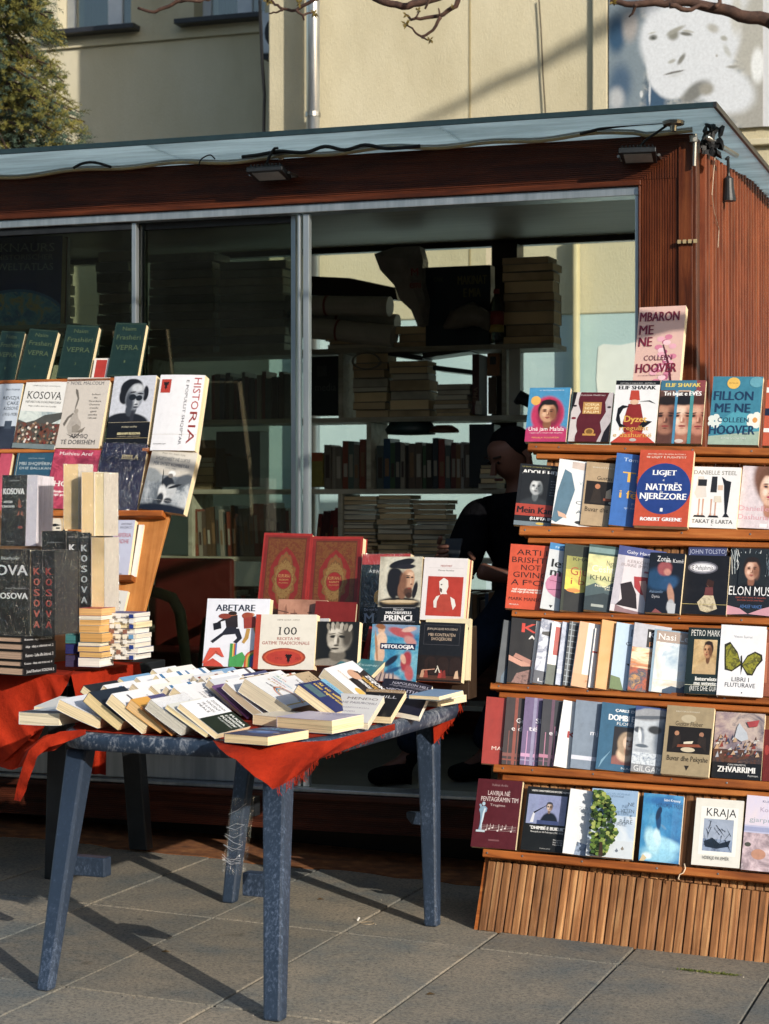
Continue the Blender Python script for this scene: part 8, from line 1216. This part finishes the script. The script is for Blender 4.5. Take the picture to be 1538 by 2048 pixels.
mb = MB(); mb.tube([Ve((9.5, 3.25, 2.8)), dp(2600, -160, YB), dp(1750, 20, YB), dp(1560, 42, YB)], [.06, .035, .024, .02], 'twig_bark', 9); mb.build('branch', sct, iv, smooth=True)
twig([(1600, 46), (1538, 40), (1480, 30), (1430, 16), (1380, 4), (1330, 6), (1270, 8), (1220, 3)], YB, .021, .007, [(1226, 4, .012)])
twig([(1340, 10), (1375, 20), (1400, 12), (1440, 22)], YB, .008, .004); twig([(1272, 8), (1268, 22), (1258, 34)], YB, .006, .002); twig([(1430, 16), (1440, 4), (1436, -20)], YB, .007, .004); twig([(1538, 42), (1700, 120)], YB, .02, .03)
twig([(1900, -300), (1400, -430), (1000, -380), (900, -12), (838, 8), (805, 12), (770, 5), (740, -10)], YB+.3, .012, .010)
twig([(930, -40), (912, 12), (886, 30), (850, 38), (822, 38), (812, 30)], YB, .008, .003, [(812, 30, .01), (836, 20, .009), (905, 14, .008)]); twig([(882, 32), (866, 62), (843, 74), (825, 58), (812, 50)], YB, .005, .002, [(812, 48, .014), (860, 80, .011)]); twig([(843, 74), (860, 80)], YB, .003, .002); twig([(832, 38), (838, 24)], YB, .003, .002); twig([(880, 30), (877, 17)], YB, .003, .002); twig([(862, -10), (850, 18)], YB, .004, .003)
twig([(660, -40), (634, -2), (612, 10), (592, 20), (566, 20), (550, 8), (530, -10)], YB, .006, .003, [(536, 2, .016), (598, 6, .012)]); twig([(592, 20), (606, 30), (622, 27), (632, 22)], YB, .004, .002, [(629, 26, .014)]); twig([(566, 20), (552, 26), (538, 27)], YB, .003, .002); twig([(606, 30), (608, 40)], YB, .003, .002)
twig([(420, -30), (400, -8), (362, 0), (338, 14), (310, 24), (276, 16)], YB, .007, .004); twig([(362, 0), (400, 2), (425, -4)], YB, .006, .004)
mb = MB(); mb.tube([dp(2600, -160, YB), dp(1900, -300, YB+.3)], [.03, .012], 'twig_bark', 8); mb.tube([dp(1000, -380, YB+.3), dp(930, -40, YB)], [.007, .006], 'twig_bark', 6); mb.tube([dp(930, -60, YB), dp(660, -40, YB), dp(420, -30, YB)], [.011, .008, .007], 'twig_bark', 6); mb.build('branch', sct, iv)
P1, P2 = hv(850, 240, VW), hv(1235, 50, VW); shadow_limb = []  # unseen limb added along the sun's path to throw the yellow wall's diagonal shadow
for i in range(9): q = P1.lerp(P2, i/8*1.0-.15); shadow_limb.append(q+sd*11+Ve((0, 0, .012*math.sin(i*1.9))))
mb = MB(); mb.tube(shadow_limb+[Ve((9.5, 3.2, 9.4))], [.012, .024, .03, .034, .037, .04, .044, .05, .06, .1], 'twig_bark', 10); mb.build('branch', sct, iv, smooth=True)
mb = MB(); r = random.Random(77)
for k in range(900):
    u_, v_ = r.uniform(-3.6, -.6), r.choice([r.uniform(4.6, 7.4), 6.088+r.gauss(0, .02), 5.03+r.gauss(0, .02), 7.0+r.gauss(0, .12)]); p = uvz(u_, v_, 0); p.z = GX*p.x+.001; s = r.choice([.0012, .0016, .002, .003]); vs = [p+Ve((r.uniform(-s, s), r.uniform(-s, s), 0)) for _ in range(3)]+[p+Ve((0, 0, s))]
    mb.add(vs, [(0, 1, 3), (1, 2, 3), (2, 0, 3), (0, 2, 1)], r.choice(['4c463c', '8c8474', 'b4a890', '2c2824', '6c5434']))
tag(mb.build('grit'), kind='stuff')
for px, py, c, lab in ((640, 1800, '5c4426', 'curled brown leaf on the shaded paving behind the front right table leg'), (330, 1905, '6c5430', 'small tan leaf on the paving between the front table legs'), (860, 1990, '54401f', 'dry dark leaf on the sunlit paving near the bottom')):
    mb = MB(); p = ground(px, py); mb.add([p+Ve((-.014, 0, .001)), p+Ve((0, -.007, .004)), p+Ve((.016, .002, .002)), p+Ve((0, .008, .007)), p+Ve((0, 0, .002))], [(0, 1, 4), (1, 2, 4), (2, 3, 4), (3, 0, 4)], c); tag(mb.build('dry_leaf'), lab, 'leaf')
# ---------------------------------------------------------------- small litter
mb = MB(); c = ground(735, 1847); mb.tube([c+Ve((.022*math.cos(i*.4), .022*math.sin(i*.4), .0015)) for i in range(17)], .0009, 'a8906c', 4); tag(mb.build('rubber_band'), 'pale rubber band lying on the paving between the table and stand', 'rubber band')
mb = MB(); c = ground(717, 1843); mb.tube([c+Ve((-.004, 0, .003)), c+Ve((.003, .002, .014))], .0035, 'd8d4cc', 7); tag(mb.build('cigarette_butt'), 'small white cigarette butt on the paving beside the rubber band', 'litter')
